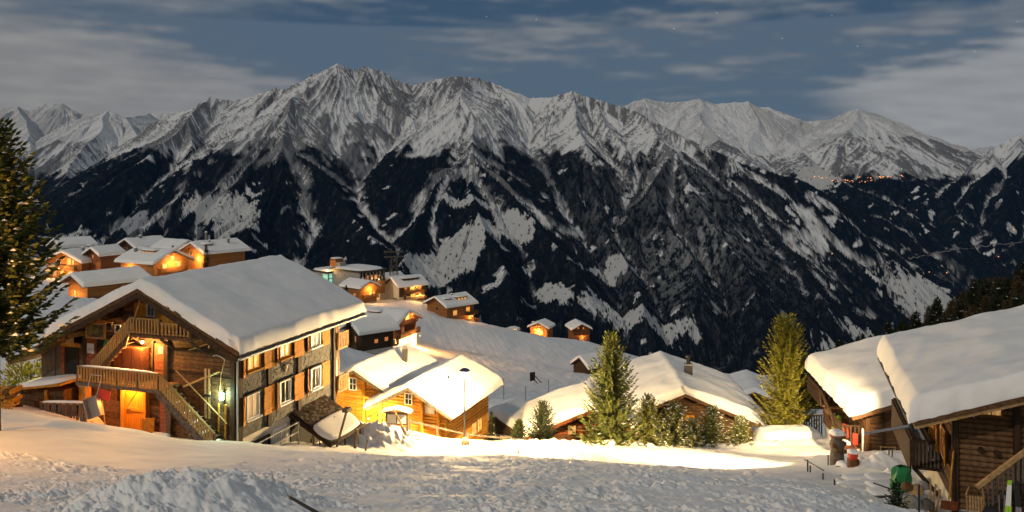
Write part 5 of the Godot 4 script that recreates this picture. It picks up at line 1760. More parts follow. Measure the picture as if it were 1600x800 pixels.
func make_right_house() -> void:
	# Z: the weathered log house in the right corner
	var yaw := deg_to_rad(-19.0)
	var right := Vector3(cos(yaw), 0, -sin(yaw))
	var front := Vector3(sin(yaw), 0, cos(yaw))
	var w := 9.8
	var l := 8.6
	var slope := 0.355
	var h := 4.0
	var ox := 1.45
	var oz := 1.3
	var top := h + slope * w / 2
	var corner := P(1428, 668, 28.6)          # front left corner of the roof's underside
	var c := corner + right * (w / 2 + ox) - front * (l / 2 + oz)
	c.y = corner.y - (h - slope * ox)
	var o := thing("weathered_house", "weathered log house with bulging snow roof, side balcony and shutters at the right", "house", c, yaw)
	obj("wall", body_mesh(w, l, 0.5, h, slope), M.wood_dark, o)
	courses(o, 0, w, l, 0.3, top - 0.1, slope, h, 0.20, ["wood_log", "wood_log_b", "wood_brown"], true, true, 0.0, "log")
	courses(o, 3, w, l, 0.9, h, slope, h, 0.20, ["wood_brown", "wood_dark"], true, true, 0.0, "log")
	obj("base_wall", body_mesh(w - 0.08, l - 0.08, -4.0, 0.9, 0.0), M.plaster, o)
	var rf := obj("roof", roof_mesh(w, l / 2 + oz, -l / 2 - 1.2, h, slope, ox, 0.22), M.wood_grey, o)
	obj("snow", snow_roof_mesh(w, l / 2 + oz, -l / 2 - 1.2, h, slope, ox, 0.22, 0.62, 57, 56, 44, 1.6), M.snow, rf)
	for s in [1.0, -1.0]:
		var a := w / 2 + ox
		for k in 2:
			obj("barge_board", plank_mesh(Vector3(a * s, h - slope * ox + 0.16 - 0.13 * k, l / 2 + oz + 0.09 - 0.05 * k), Vector3(0, top + 0.16 - 0.13 * k, l / 2 + oz + 0.09 - 0.05 * k), 0.15, 0.07), M.wood_pale if k == 1 else M.wood_brown, rf)
	var a2 := w / 2 + ox
	obj("gutter", bar_mesh(Vector3(-a2 - 0.06, h - slope * ox - 0.04, l / 2 + oz), Vector3(-a2 - 0.06, h - slope * ox, -l / 2 - 1.2), 0.07), M.dark_metal, o)
	var t := face_t(0, w, l)
	obj("corner_post", box_mesh(Vector3(-w / 2 - 0.05, -0.6, 0.0), Vector3(-w / 2 + 0.16, h + 0.1, 0.18)), M.wood_dark_v, o).transform = t
	obj("corner_post", box_mesh(Vector3(-w / 2 + 1.9, 0.2, 0.04), Vector3(-w / 2 + 2.12, h + 0.6, 0.2)), M.wood_dark_v, o).transform = t
	window(o, t, -w / 2 + 1.2, h - 0.02, 0.75, 0.36, "pane_curtain", "wood_red", 2, 1, 0.1)
	for q in [[0.9, 2.55], [1.4, 2.5]]:
		obj("log_stub", bar_mesh(Vector3(-w / 2 + q[0], q[1], 0.0), Vector3(-w / 2 + q[0], q[1], 0.22), 0.11, 0.10, 8), M.wood_dark, o).transform = t
	for k in 8:
		var ic := 0.10 + 0.25 * fposmod(k * 0.618, 1.0)
		var ics := obj("icicle", bar_mesh(Vector3(-w / 2 + 0.1 + k * 0.09, h + 0.02 - 0.02 * k, 0.25), Vector3(-w / 2 + 0.1 + k * 0.09, h - ic, 0.25), 0.03, 0.005, 5), M.snow_lump, o)
		ics.transform = t
	# the side that looks to the village: windows with shutters catching the lamp light
	var tl := face_t(3, w, l)
	for a in [3.3, 1.7]:
		window(o, tl, a, 2.35, 0.8, 1.15, "pane_dim", "wood_pale", 2, 3, 0.08)
		shutter(o, tl, a + 0.72, 2.35, 0.5, 1.2, -0.35, "wood_honey")
		shutter(o, tl, a - 0.72, 2.35, 0.5, 1.2, 0.35, "wood_honey")
	# long balcony on that side
	var bl := balcony(o, tl, -3.7, 2.3, 1.0, 1.05, "wood_dark", 0.2, false, 1.05, 0.55)
	for k in 7:
		obj("slat", box_mesh(Vector3(2.32, 1.05, 0.12 + k * 0.135), Vector3(2.35, 1.95, 0.19 + k * 0.135)), M.wood_grey_v, bl)
	obj("parapet", box_mesh(Vector3(-3.7, 0.75, 1.10), Vector3(2.3, 2.02, 1.16)), M.wood_dark, bl)
	obj("snow", dome_mesh(2.6, 0.22, 0.5, 1.0), M.snow_lump, bl).position = Vector3(-1.0, 0, 0.55)
	for a in [-3.4, 2.1]:
		obj("bracket", plank_mesh(Vector3(a, -0.1, 0.1), Vector3(a, 0.9, 1.0), 0.16, 0.14, Vector3.RIGHT), M.wood_dark, bl)
	# two floodlights under the far eave, turned on the road
	for q in [[-4.1, P(1035, 735, 52.0), 15.5, 2500.0], [-3.8, P(1216, 655, 60.0), 16.0, 3400.0]]:
		var fl := obj("floodlight", box_mesh(Vector3(-0.13, -0.1, -0.14), Vector3(0.13, 0.12, 0.02)), M.dark_metal, o)
		fl.position = tl * Vector3(q[0], 3.2, 1.0)
		obj("lamp_glass", box_mesh(Vector3(-0.11, -0.08, -0.19), Vector3(0.11, 0.09, -0.14)), M.bulb_soft, fl)
		var sp := SpotLight3D.new()
		sp.name = "light"
		fl.add_child(sp, true)
		sp.position = Vector3(0, 0, -0.22)
		sp.light_energy = q[3]
		sp.light_color = Color(1.0, 0.86, 0.64)
		sp.light_size = 0.12
		sp.spot_range = 120.0
		sp.spot_attenuation = 2.0
		sp.spot_angle = q[2]
		sp.spot_angle_attenuation = 0.9
		sp.shadow_enabled = true
		var aim: Vector3 = q[1] - o.transform * fl.position
		fl.basis = o.basis.inverse() * Basis.looking_at(aim)
	obj("downspout", bar_mesh(Vector3(-a2 - 0.06, h - slope * ox - 0.06, l / 2 + oz - 0.4), Vector3(-a2 - 1.6, h - slope * ox - 0.45, l / 2 + oz - 0.2), 0.05), M.steel, o)
	# stairs up to the right along the gable
	var st := obj("outside_stairs", box_mesh(Vector3(-w / 2 + 0.5, 0.2, 0.9), Vector3(-w / 2 + 0.7, 0.3, 2.0)), M.wood_grey, o)
	st.transform = t
	for k in 10:
		obj("tread", box_mesh(Vector3(-w / 2 + 0.6 + k * 0.22, 0.8 + k * 0.21, 1.0), Vector3(-w / 2 + 0.84 + k * 0.22, 0.85 + k * 0.21, 2.0)), M.wood_grey, st)
	obj("hand_rail", plank_mesh(Vector3(-w / 2 + 0.38, 1.86, 2.02), Vector3(-w / 2 + 3.0, 4.4, 2.02), 0.14, 0.14), M.wood_pale, st)
	obj("stringer", plank_mesh(Vector3(-w / 2 + 0.45, 0.75, 2.02), Vector3(-w / 2 + 3.0, 3.25, 2.02), 0.24, 0.07), M.wood_dark, st)
	for k in 14:
		var x := -w / 2 + 0.52 + k * 0.15
		var y := 1.86 + (x + w / 2 - 0.38) * 0.97
		obj("baluster", box_mesh(Vector3(x, y - 1.1, 2.0), Vector3(x + 0.075, y - 0.06, 2.04)), M.wood_grey_v, st)
	right_goods(o.transform * t, w, yaw)

func right_goods(t: Transform3D, w: float, yaw: float) -> void:
	var q := thing("snow_pusher", "long handled snow pusher leaning at the corner post of the weathered house", "shovel", t * Vector3(-w / 2 - 0.25, 0.55, 0.75), yaw)
	obj("handle", bar_mesh(Vector3(0, 0.3, 0), Vector3(0.22, 1.95, -0.4), 0.03), M.wood_honey, q)
	obj("blade", box_mesh(Vector3(-0.27, -0.05, -0.02), Vector3(0.27, 0.32, 0.03), Transform3D(Basis(Vector3.RIGHT, 0.35), Vector3.ZERO)), M.wood_red, q)
	q = thing("davos_sledge", "old wooden sledge stood on end at the foot of the house stairs", "sledge", t * Vector3(-w / 2 + 0.28, 0.85, 2.4), yaw)
	for s in [-1.0, 1.0]:
		var rb := Bag.new()
		rb.bar(Vector3(s * 0.22, 0.0, 0), Vector3(s * 0.26, 0.85, -0.12), 0.026, 0.026)
		rb.bar(Vector3(s * 0.26, 0.85, -0.12), Vector3(s * 0.20, 1.12, -0.02), 0.026, 0.022)
		obj("runner", rb.mesh(), M.wicker, q)
	for k in 5:
		obj("slat", box_mesh(Vector3(-0.19 + k * 0.085, 0.08, 0.02), Vector3(-0.14 + k * 0.085, 0.82, 0.045), Transform3D(Basis(Vector3.RIGHT, -0.14), Vector3.ZERO)), M.wood_pale, q)
	for k in 3:
		obj("crossbar", bar_mesh(Vector3(-0.24, 0.15 + k * 0.3, -0.02 - 0.04 * k), Vector3(0.24, 0.15 + k * 0.3, -0.02 - 0.04 * k), 0.022), M.wicker, q)
	q = thing("backpack", "black backpack with a yellow patch leaning beside the wooden sledge", "backpack", t * Vector3(-w / 2 + 0.72, 0.55, 2.45), yaw)
	obj("bag", lathe([Vector2(0.0, 0.0), Vector2(0.30, 0.02), Vector2(0.34, 0.3), Vector2(0.30, 0.62), Vector2(0.18, 0.8), Vector2(0.0, 0.84)], 12), M.black_cloth, q)
	obj("patch", dome_mesh(0.13, 0.05, 0.18, 0.0), M.yellow_cloth, q).transform = Transform3D(Basis(Vector3.RIGHT, PI / 2 - 0.15), Vector3(0.05, 0.42, 0.325))
	var sb := Bag.new()
	for k in 8:
		var a0 := -0.2 + k * 0.24
		sb.bar(Vector3(-0.26 - sin(a0) * 0.12, 0.12 + k * 0.075, 0.2), Vector3(-0.26 - sin(a0 + 0.24) * 0.12, 0.195 + k * 0.075, 0.2), 0.03, 0.03, 5)
	obj("strap", sb.mesh(), M.yellow_cloth, q)
	var skis := [["skis_lime", "pair of white and lime green skis leaning against the stair balusters", 1.08, "lime", 0.12], ["skis_dark", "pair of dark grey skis leaning right of the lime green pair", 1.46, "dark_metal", 0.02]]
	for s in skis:
		q = thing("leaning_skis", s[1], "skis", t * Vector3(-w / 2 + s[2], 0.55, 2.5), yaw)
		for k in 2:
			var f := Transform3D(Basis(Vector3.BACK, -s[4] + 0.06 * k) * Basis(Vector3.RIGHT, -0.16), Vector3(0.14 * k, 0, 0))
			obj("ski", box_mesh(Vector3(-0.042, 0, 0), Vector3(0.042, 1.62, 0.025), f), M.white_paint if s[3] == "lime" else M[s[3]], q)
			obj("tip", box_mesh(Vector3(-0.045, 1.62, 0.0), Vector3(0.045, 1.78, 0.025), f * Transform3D(Basis(Vector3.RIGHT, 0.3), Vector3(0, 0.08, -0.48))), M[s[3]], q)
			obj("binding", box_mesh(Vector3(-0.04, 0.62, 0.025), Vector3(0.04, 0.95, 0.085), f), M[s[3]] if s[3] == "lime" else M.steel, q)
	q = thing("ski_poles", "thin ski poles leaning between the backpack and the skis", "ski poles", t * Vector3(-w / 2 + 0.96, 0.6, 2.5), yaw)
	for k in 2:
		obj("shaft", bar_mesh(Vector3(0.1 * k, 0, 0), Vector3(0.16 * k + 0.02, 1.2, -0.2), 0.014), M.steel, q)
		obj("grip", bar_mesh(Vector3(0.16 * k + 0.02, 1.2, -0.2), Vector3(0.16 * k + 0.02, 1.34, -0.22), 0.022), M.black_cloth, q)
	q = thing("storage_box", "red and blue plastic box on the snow right of the dark grey skis", "box", t * Vector3(-w / 2 + 1.78, 0.72, 2.5), yaw)
	obj("tub", box_mesh(Vector3(-0.35, 0, -0.2), Vector3(0.35, 0.38, 0.2)), M.red_paint, q)
	obj("label_panel", box_mesh(Vector3(-0.24, 0.08, 0.2), Vector3(0.24, 0.30, 0.215)), M.blue_enamel, q)
	obj("lid", box_mesh(Vector3(-0.37, 0.38, -0.22), Vector3(0.37, 0.43, 0.22)), M.red_paint, q)

# ---------------------------------------------------------------- the village further off
func make_village() -> void:
	# left group, beyond the guest house
	chalet("chalet", "pale walled chalet highest on the left, broad snowy roof against the dark forest", 113, 408, 232, -40, 8.0, 8.5, 4.6, 0.42, "plaster", {"chim": [[-1.6, 2.2, 0.6, 1.4]], "win": [[0, -1.4, 3.2, 1.2, 1.2, "dark_glass"], [0, 1.2, 3.2, 1.0, 1.0, "dark_glass"]], "snow": 0.6, "lamp": []})
	chalet("chalet", "timber chalet with lit upper window and twin balconies in front of the left group", 124, 441, 190, -14, 9.4, 9.0, 5.4, 0.44, "far_wood", {"base": 1.6, "chim": [[1.6, 0.6, 0.5, 1.6], [0.4, -3.0, 1.1, 1.2]], "win": [[0, -1.6, 5.2, 1.3, 1.4, "dark_glass", "white_paint"], [0, 1.3, 5.4, 1.1, 1.7, "pane_bright"], [0, 2.4, 5.3, 0.7, 1.2, "pane_warm"], [0, -2.6, 2.6, 1.0, 1.6, "pane_curtain"], [0, -0.6, 2.6, 1.0, 1.6, "pane_curtain"], [0, 1.6, 2.6, 1.2, 1.6, "pane_curtain"], [0, -1.0, 0.0, 2.6, 1.1, "pane_warm"], [1, -1.5, 4.2, 0.8, 0.8, "pane_warm"]], "bal": [[0, -4.0, -0.2, 3.7, 1.0], [0, 0.2, 3.6, 3.6, 1.0], [0, -4.0, 2.0, 1.0, 1.2]], "lamp": [[1.2, 4.2, 7.4, 16.0], [-2.0, 0.6, 7.2, 14.0], [5.6, 3.0, -1.0, 10.0]], "snow": 0.55})
	chalet("cross_gable", "small reddish gabled wing joined to the right of the lit timber chalet", 163, 437, 188, -30, 5.0, 5.0, 6.2, 0.5, "far_wood_red", {"win": [[0, -0.4, 5.6, 0.5, 0.9, "pane_warm"]], "snow": 0.5})
	chalet("chalet", "yellow lit chalet with smooth snowy roof just behind the guest house ridge", 166, 478, 112, -38, 5.6, 7.6, 3.6, 0.36, "far_wood", {"snow": 0.4, "lamp": [[-0.5, 1.8, 5.6, 16.0]], "win": [[0, -0.8, 2.2, 0.7, 0.8, "pane_warm"]]})
	chalet("chalet", "dark timber chalet with a bright lamp under its right eave, rear of the left group", 224, 409, 215, -36, 9.0, 8.4, 4.2, 0.42, "far_wood_dark", {"chim": [[0.6, 1.2, 0.6, 1.3]], "win": [[0, -0.6, 3.6, 0.9, 1.1, "dark_glass", "wood_pale"], [0, -2.4, 3.0, 0.9, 1.1, "dark_glass", "wood_pale"]], "lamp": [[5.0, 3.4, -3.4, 7.0]], "snow": 0.5})
	chalet("chalet", "chalet with yellow dormer and glowing gable facing right, broad roof to the viewer", 242, 433, 165, 63, 8.4, 9.6, 3.6, 0.46, "far_wood", {"chim": [[-2.0, -3.2, 0.5, 1.4], [-3.0, 1.8, 0.5, 0.6]], "dorm": [[-1, 0.6, 2.0, 3.6, 1.0, "pane_bright", 5]], "win": [[0, -1.6, 2.6, 1.2, 1.2, "pane_bright"], [0, 0.2, 4.2, 1.0, 0.9, "pane_bright"], [0, 1.8, 2.8, 1.0, 1.2, "pane_warm"]], "bal": [[0, -3.4, 3.0, 1.4, 1.0]], "lamp": [[0.0, 3.4, 6.2, 14.0], [-5.2, 2.4, -2.0, 6.0]], "snow": 0.4})
	chalet("chalet", "small chalet with pinkish snow roof between the dormer chalet and the dark one", 275, 407, 205, 60, 6.4, 8.0, 3.4, 0.5, "far_wood", {"lamp": [[0.0, 2.6, 5.2, 16.0]], "win": [[0, 0.6, 2.4, 1.0, 1.0, "pane_warm"]], "snow": 0.4})
	chalet("chalet", "chalet at the right end of the left group, lit dormer and two chimneys", 335, 418, 175, -38, 8.6, 9.4, 3.8, 0.40, "far_wood", {"chim": [[1.4, 2.0, 0.3, 1.2], [2.2, -2.0, 0.4, 1.7], [-0.3, 1.8, 0.35, 2.4]], "dorm": [[1, -3.0, 2.6, 1.8, 0.9, "pane_bright", 1]], "win": [[0, -1.2, 3.4, 1.0, 1.0, "dark_glass", "wood_pale"], [0, 1.8, 2.4, 0.9, 1.0, "pane_warm"]], "lamp": [[2.0, 2.6, 6.2, 14.0]], "snow": 0.45})
	# middle group
	chalet("chalet", "small chalet with lit gable balcony below the cable car station", 562, 470, 222, 52, 6.0, 7.2, 4.2, 0.44, "far_wood", {"chim": [[0.6, 0.6, 0.4, 0.9]], "win": [[3, -1.8, 2.2, 0.8, 0.9, "pane_warm"], [3, 1.4, 2.2, 0.9, 0.9, "pane_warm"], [0, -1.6, 4.5, 0.7, 0.8, "pane_warm"], [0, 0.6, 2.2, 0.9, 1.3, "pane_bright"], [0, 1.9, 2.2, 0.7, 1.3, "pane_warm"]], "bal": [[0, -2.6, 2.8, 1.2, 1.0]], "lamp": [[0.2, 3.6, 4.6, 9.0]], "snow": 0.45, "ox": 0.6, "oz": 0.8})
	chalet("tall_chalet", "tall chalet with white gable, dark wood side and stacked lit balconies", 634, 473, 235, -52, 7.2, 8.6, 5.6, 0.52, "far_wood_dark", {"base": 2.4, "gable": "plaster", "win": [[1, -2.2, 4.6, 0.9, 1.1, "pane_warm"], [1, 0.0, 4.7, 1.5, 1.2, "pane_bright"], [1, 2.6, 4.6, 0.9, 1.2, "pane_dim"], [1, 0.2, 2.4, 1.6, 1.3, "pane_bright"], [1, 2.6, 2.2, 0.9, 1.2, "pane_dim"], [1, -2.4, 2.2, 0.9, 1.1, "dark_glass"], [0, -1.0, 5.2, 1.2, 1.4, "pane_curtain", "white_paint"], [0, 1.4, 1.6, 2.2, 0.7, "dark_glass"]], "bal": [[1, -2.8, 4.3, 3.7, 1.0], [1, -2.8, 4.3, 1.3, 1.0]], "dorm": [[1, 0.2, 2.6, 5.4, 1.3, "dark_glass", 4]], "lamp": [[4.6, 5.0, -1.0, 7.0], [4.6, 2.9, -2.2, 6.0]], "snow": 0.45})
	chalet("white_chalet", "white walled house whose snowy roof shows left behind the tall chalet", 603, 468, 246, -48, 6.8, 9.0, 6.0, 0.5, "plaster", {"snow": 0.45, "win": [[0, 0.6, 3.0, 1.0, 1.2, "dark_glass"]], "lamp": [[0.0, 3.8, 5.6, 16.0]]})
	chalet("chalet", "wide chalet on the slope edge with two dormers and balconies at its right end", 704, 499, 222, -46, 8.6, 9.6, 4.6, 0.44, "far_wood", {"dorm": [[1, -3.0, 2.6, 2.0, 0.9, "dark_glass", 2], [1, 1.4, 3.2, 3.4, 1.3, "pane_bright", 3]], "chim": [[0.4, 0.0, 0.5, 0.8]], "win": [[1, -2.0, 2.6, 1.5, 1.5, "pane_bright"], [1, 2.6, 3.0, 1.5, 1.5, "pane_bright"], [1, 3.2, 0.6, 1.2, 1.2, "pane_warm"], [0, 0.0, 3.6, 1.0, 1.0, "dark_glass"]], "bal": [[1, 1.6, 5.2, 1.7, 1.4], [1, 1.6, 5.2, -0.5, 1.4]], "lamp": [[5.2, 1.2, -3.4, 3.0]], "snow": 0.45})
	chalet("chalet", "large chalet with snowy dormer, brightly lit ground floor corner on the right", 603, 540, 165, 68, 8.6, 9.4, 5.4, 0.42, "far_wood_red", {"base": 2.6, "dorm": [[-1, -1.4, 2.2, 2.6, 0.9, "dark_glass", 3]], "win": [[3, 3.4, 1.4, 1.6, 1.2, "pane_bright", "white_paint"], [0, -1.6, 1.4, 2.4, 1.6, "pane_bright", "white_paint"], [0, 1.2, 1.4, 1.6, 1.6, "pane_bright", "white_paint"], [0, 0.4, 6.0, 1.4, 1.2, "pane_bright"], [0, -1.4, 3.8, 1.2, 1.4, "pane_dim"]], "bal": [[0, -4.4, 3.6, 2.7, 1.3], [0, -3.6, 3.0, 5.0, 1.1]], "lamp": [[0.6, 6.6, 5.8, 9.0], [3.6, 1.8, 5.9, 30.0], [-1.0, 1.9, 6.2, 55.0]], "snow": 0.5, "ox": 0.9})
	chalet("old_barn_house", "small blackened timber house on a pale plinth with two lit windows", 578, 552, 140, -50, 5.2, 6.2, 4.4, 0.5, "far_wood_dark", {"base": 1.2, "win": [[1, -0.3, 2.6, 0.75, 0.75, "pane_warm"], [1, 1.7, 2.7, 0.75, 0.75, "pane_warm"], [0, 0.6, 3.0, 0.6, 1.0, "pane_dim"], [1, 0.0, 0.2, 1.0, 0.5, "dark_glass"]], "bal": [[1, 2.4, 3.6, 1.6, 1.0], [0, -2.2, 2.4, 1.8, 0.9]], "snow": 0.42, "ox": 0.7})
	# cabins on the edge of the ski slope
	chalet("log_cabin", "orange lit log cabin on the slope edge, leftmost of the two cabins", 846, 530, 240, -22, 5.4, 5.0, 4.0, 0.46, "far_wood", {"win": [[0, 0.0, 4.1, 0.5, 0.5, "pane_bright"], [0, 1.2, 3.0, 0.4, 0.5, "pane_warm"]], "chim": [[-2.2, 1.0, 0.8, 0.9]], "lamp": [[0.0, 2.8, 2.9, 22.0]], "snow": 0.4, "ox": 0.6, "oz": 0.6})
	chalet("log_cabin", "dark brown log cabin with crossed balcony braces, right of the orange lit cabin", 904, 533, 238, 12, 5.0, 5.2, 4.2, 0.52, "far_wood_red", {"win": [[0, -0.9, 4.4, 0.5, 0.6, "pane_warm"], [0, 0.7, 4.3, 0.5, 0.6, "pane_warm"], [0, 0.0, 2.6, 0.6, 0.5, "pane_dim"], [1, -0.4, 3.2, 0.4, 0.6, "pane_warm"]], "bal": [[0, -2.4, 2.4, 2.6, 0.7], [0, -2.4, 2.4, 0.8, 0.7]], "lamp": [[0.4, 1.6, 3.0, 3.0]], "snow": 0.4, "ox": 0.6, "oz": 0.8})
	chalet("lift_hut", "tiny white hut with snow cap at the far edge of the ski slope", 799, 524, 242, -30, 3.2, 4.0, 1.4, 0.3, "plaster", {"snow": 0.5, "ox": 0.2, "oz": 0.2, "lamp": [[0.2, 1.2, 2.4, 3.0]], "win": [[0, 0.0, 0.8, 0.8, 0.6, "pane_curtain"]]})
	chalet("barn", "dark gabled barn whose snowy roof runs behind the big fir tree", 934, 584, 168, -52, 4.6, 9.5, 2.4, 0.7, "far_wood_dark", {"snow": 0.5, "roof": "wood_dark", "ox": 0.4, "oz": 0.5})
	chalet("chalet", "chalet of which only a snowy roof shows behind the yellowish fir", 1172, 640, 98, -10, 8.0, 7.0, 1.6, 0.4, "far_wood_dark", {"snow": 0.5})
	chalet("snowed_shed", "low shed buried under a smooth mound of snow below the two log chalets", 793, 668, 76, -25, 3.6, 4.2, 0.6, 0.55, "far_wood_dark", {"snow": 0.7, "ox": 0.3, "oz": 0.3, "category": "shed"})
	# little flat roofed building on the slope edge behind the log chalet
	var o := thing("flat_roof_shed", "flat roofed shed with brown wall and upstanding corner behind the log chalet", "shed", P(779, 648, 88), deg_to_rad(-16))
	obj("wall", box_mesh(Vector3(-1.3, -2.5, -1.6), Vector3(1.3, 0.9, 1.6)), M.wood_brown, o)
	obj("roof", box_mesh(Vector3(-1.4, 0.9, -1.7), Vector3(1.4, 1.02, 1.7)), M.wood_grey, o)
	obj("snow", dome_mesh(1.42, 0.4, 1.72, 1.02, 6, 12, 7.0), M.snow, o)
	obj("corner_post", box_mesh(Vector3(1.32, 0.2, 1.4), Vector3(1.42, 1.9, 1.6)), M.dark_metal, o)
	make_station()
	make_pylon()

func make_station() -> void:
	# the valley cable car's top station: flat roofs, trussed glass side, lift tower
	var o := thing("cable_car_station", "cable car station with flat snowy roofs, glass front and orange lit tower box", "building", P(556, 452, 232), deg_to_rad(-42))
	# local +x runs along the long trussed side to the upper right
	obj("wall", box_mesh(Vector3(-6.5, -1.0, -5.5), Vector3(6.5, 5.6, 3.5)), M.concrete, o)
	obj("timber_front", box_mesh(Vector3(6.5, -1.0, -5.3), Vector3(6.62, 2.6, 3.3)), M.far_wood, o)
	var rf := obj("roof", box_mesh(Vector3(-6.9, 5.6, -5.9), Vector3(7.0, 6.1, 3.9)), M.dark_metal, o)
	obj("snow", dome_mesh(7.0, 0.5, 4.95, 6.1, 4, 16, 9.0), M.snow, rf).position = Vector3(0, 0, -1.0)
	var g := Bag.new()
	for k in 7:
		var z := 3.3 - k * 1.25
		g.bar(Vector3(6.66, 2.7, z), Vector3(6.66, 5.5, z - 0.62), 0.07, 0.07, 4)
		g.bar(Vector3(6.66, 5.5, z - 0.62), Vector3(6.66, 2.7, z - 1.25), 0.07, 0.07, 4)
	obj("truss", g.mesh(), M.steel, o)
	obj("glazing", box_mesh(Vector3(6.5, 2.7, -5.3), Vector3(6.6, 5.5, 3.3)), M.dark_glass, o)
	for k in 3:
		obj("pane", box_mesh(Vector3(6.6, 3.4, 0.6 - k * 1.5), Vector3(6.63, 4.6, 1.3 - k * 1.5)), M.pane_dim, o)
	# left wing with the glowing hall window
	var wg := obj("hall", box_mesh(Vector3(-14.5, -1.0, -4.0), Vector3(-6.5, 4.6, 5.0)), M.concrete, o)
	obj("hall_roof", box_mesh(Vector3(-15.0, 4.6, -4.4), Vector3(-6.2, 5.0, 5.4)), M.dark_metal, wg)
	obj("snow", dome_mesh(4.4, 0.5, 4.9, 5.0, 8, 14, 8.0), M.snow, wg).position = Vector3(-10.6, 0, 0.5)
	for k in 4:
		for j in 2:
			obj("window", box_mesh(Vector3(-6.5, 1.7 + j * 1.4, 4.6 - k * 1.2), Vector3(-6.46, 2.9 + j * 1.4, 3.6 - k * 1.2 + 2.0 - 2.0)), M.pane_cool, wg)
	for k in 4:
		obj("window", box_mesh(Vector3(-9.0 + k * 0.62, 1.2, 5.0), Vector3(-8.5 + k * 0.62, 4.2, 5.04)), M.pane_cool, wg)
	# lift tower and its box
	var tw := obj("tower", box_mesh(Vector3(-5.6, 5.0, 0.8), Vector3(-3.6, 7.6, 2.8)), M.concrete, o)
	obj("tower_box", box_mesh(Vector3(-8.4, 6.3, 0.2), Vector3(-5.6, 8.6, 3.0)), M.far_wood, tw)
	obj("snow", dome_mesh(1.5, 0.3, 1.5, 8.6), M.snow_lump, tw).position = Vector3(-7.0, 0, 1.6)
	lamp_on(o, Vector3(-6.8, 5.4, 5.4), 18.0, Color(1.0, 0.75, 0.42), "bulb", 0.12)
	lamp_on(o, Vector3(8.0, 3.4, -2.0), 8.0, Color(1.0, 0.75, 0.42), "bulb", 0.12)

func make_pylon() -> void:
	var o := thing("cable_pylon", "lattice steel cable pylon with platform and cross arms behind the tall chalet", "pylon", P(615, 492, 245), deg_to_rad(20))
	var g := Bag.new()
	var hh := 17.6
	for q in [[-1, -1], [1, -1], [1, 1], [-1, 1]]:
		g.bar(Vector3(q[0] * 2.0, 0, q[1] * 2.0), Vector3(q[0] * 0.8, hh, q[1] * 0.8), 0.12, 0.09, 4)
	obj("leg_frame", g.mesh(), M.wood_grey, o)
	g = Bag.new()
	for k in 9:
		var y0 := hh * k / 9
		var y1 := hh * (k + 1) / 9
		var r0 := lerpf(2.0, 0.8, k / 9.0)
		var r1 := lerpf(2.0, 0.8, (k + 1) / 9.0)
		for s in [[-1, -1, 1, -1], [1, -1, 1, 1], [1, 1, -1, 1], [-1, 1, -1, -1]]:
			g.bar(Vector3(s[0] * r0, y0, s[1] * r0), Vector3(s[2] * r1, y1, s[3] * r1), 0.06, 0.06, 4)
			g.bar(Vector3(s[2] * r0, y0, s[3] * r0), Vector3(s[0] * r1, y1, s[1] * r1), 0.06, 0.06, 4)
	obj("bracing", g.mesh(), M.wood_grey, o)
	for y in [hh, hh + 1.5]:
		g = Bag.new()
		g.box(Vector3(-2.9, y, -0.7), Vector3(2.9, y + 0.25, 0.7))
		for s in [-1.0, 1.0]:
			g.bar(Vector3(s * 2.9, y, 0), Vector3(s * 0.7, y - 1.4, 0), 0.07, 0.07, 4)
		obj("cross_arm", g.mesh(), M.wood_grey, o)
	g = Bag.new()
	for s in [-1.0, 1.0]:
		g.bar(Vector3(s * 0.8, hh, 0), Vector3(s * 0.8, hh + 2.0, 0), 0.08, 0.08, 4)
		g.bar(Vector3(s * 2.7, hh + 1.6, 0.3), Vector3(s * 2.7, hh + 2.2, 0.3), 0.12, 0.12, 6)
	obj("head_frame", g.mesh(), M.wood_grey, o)

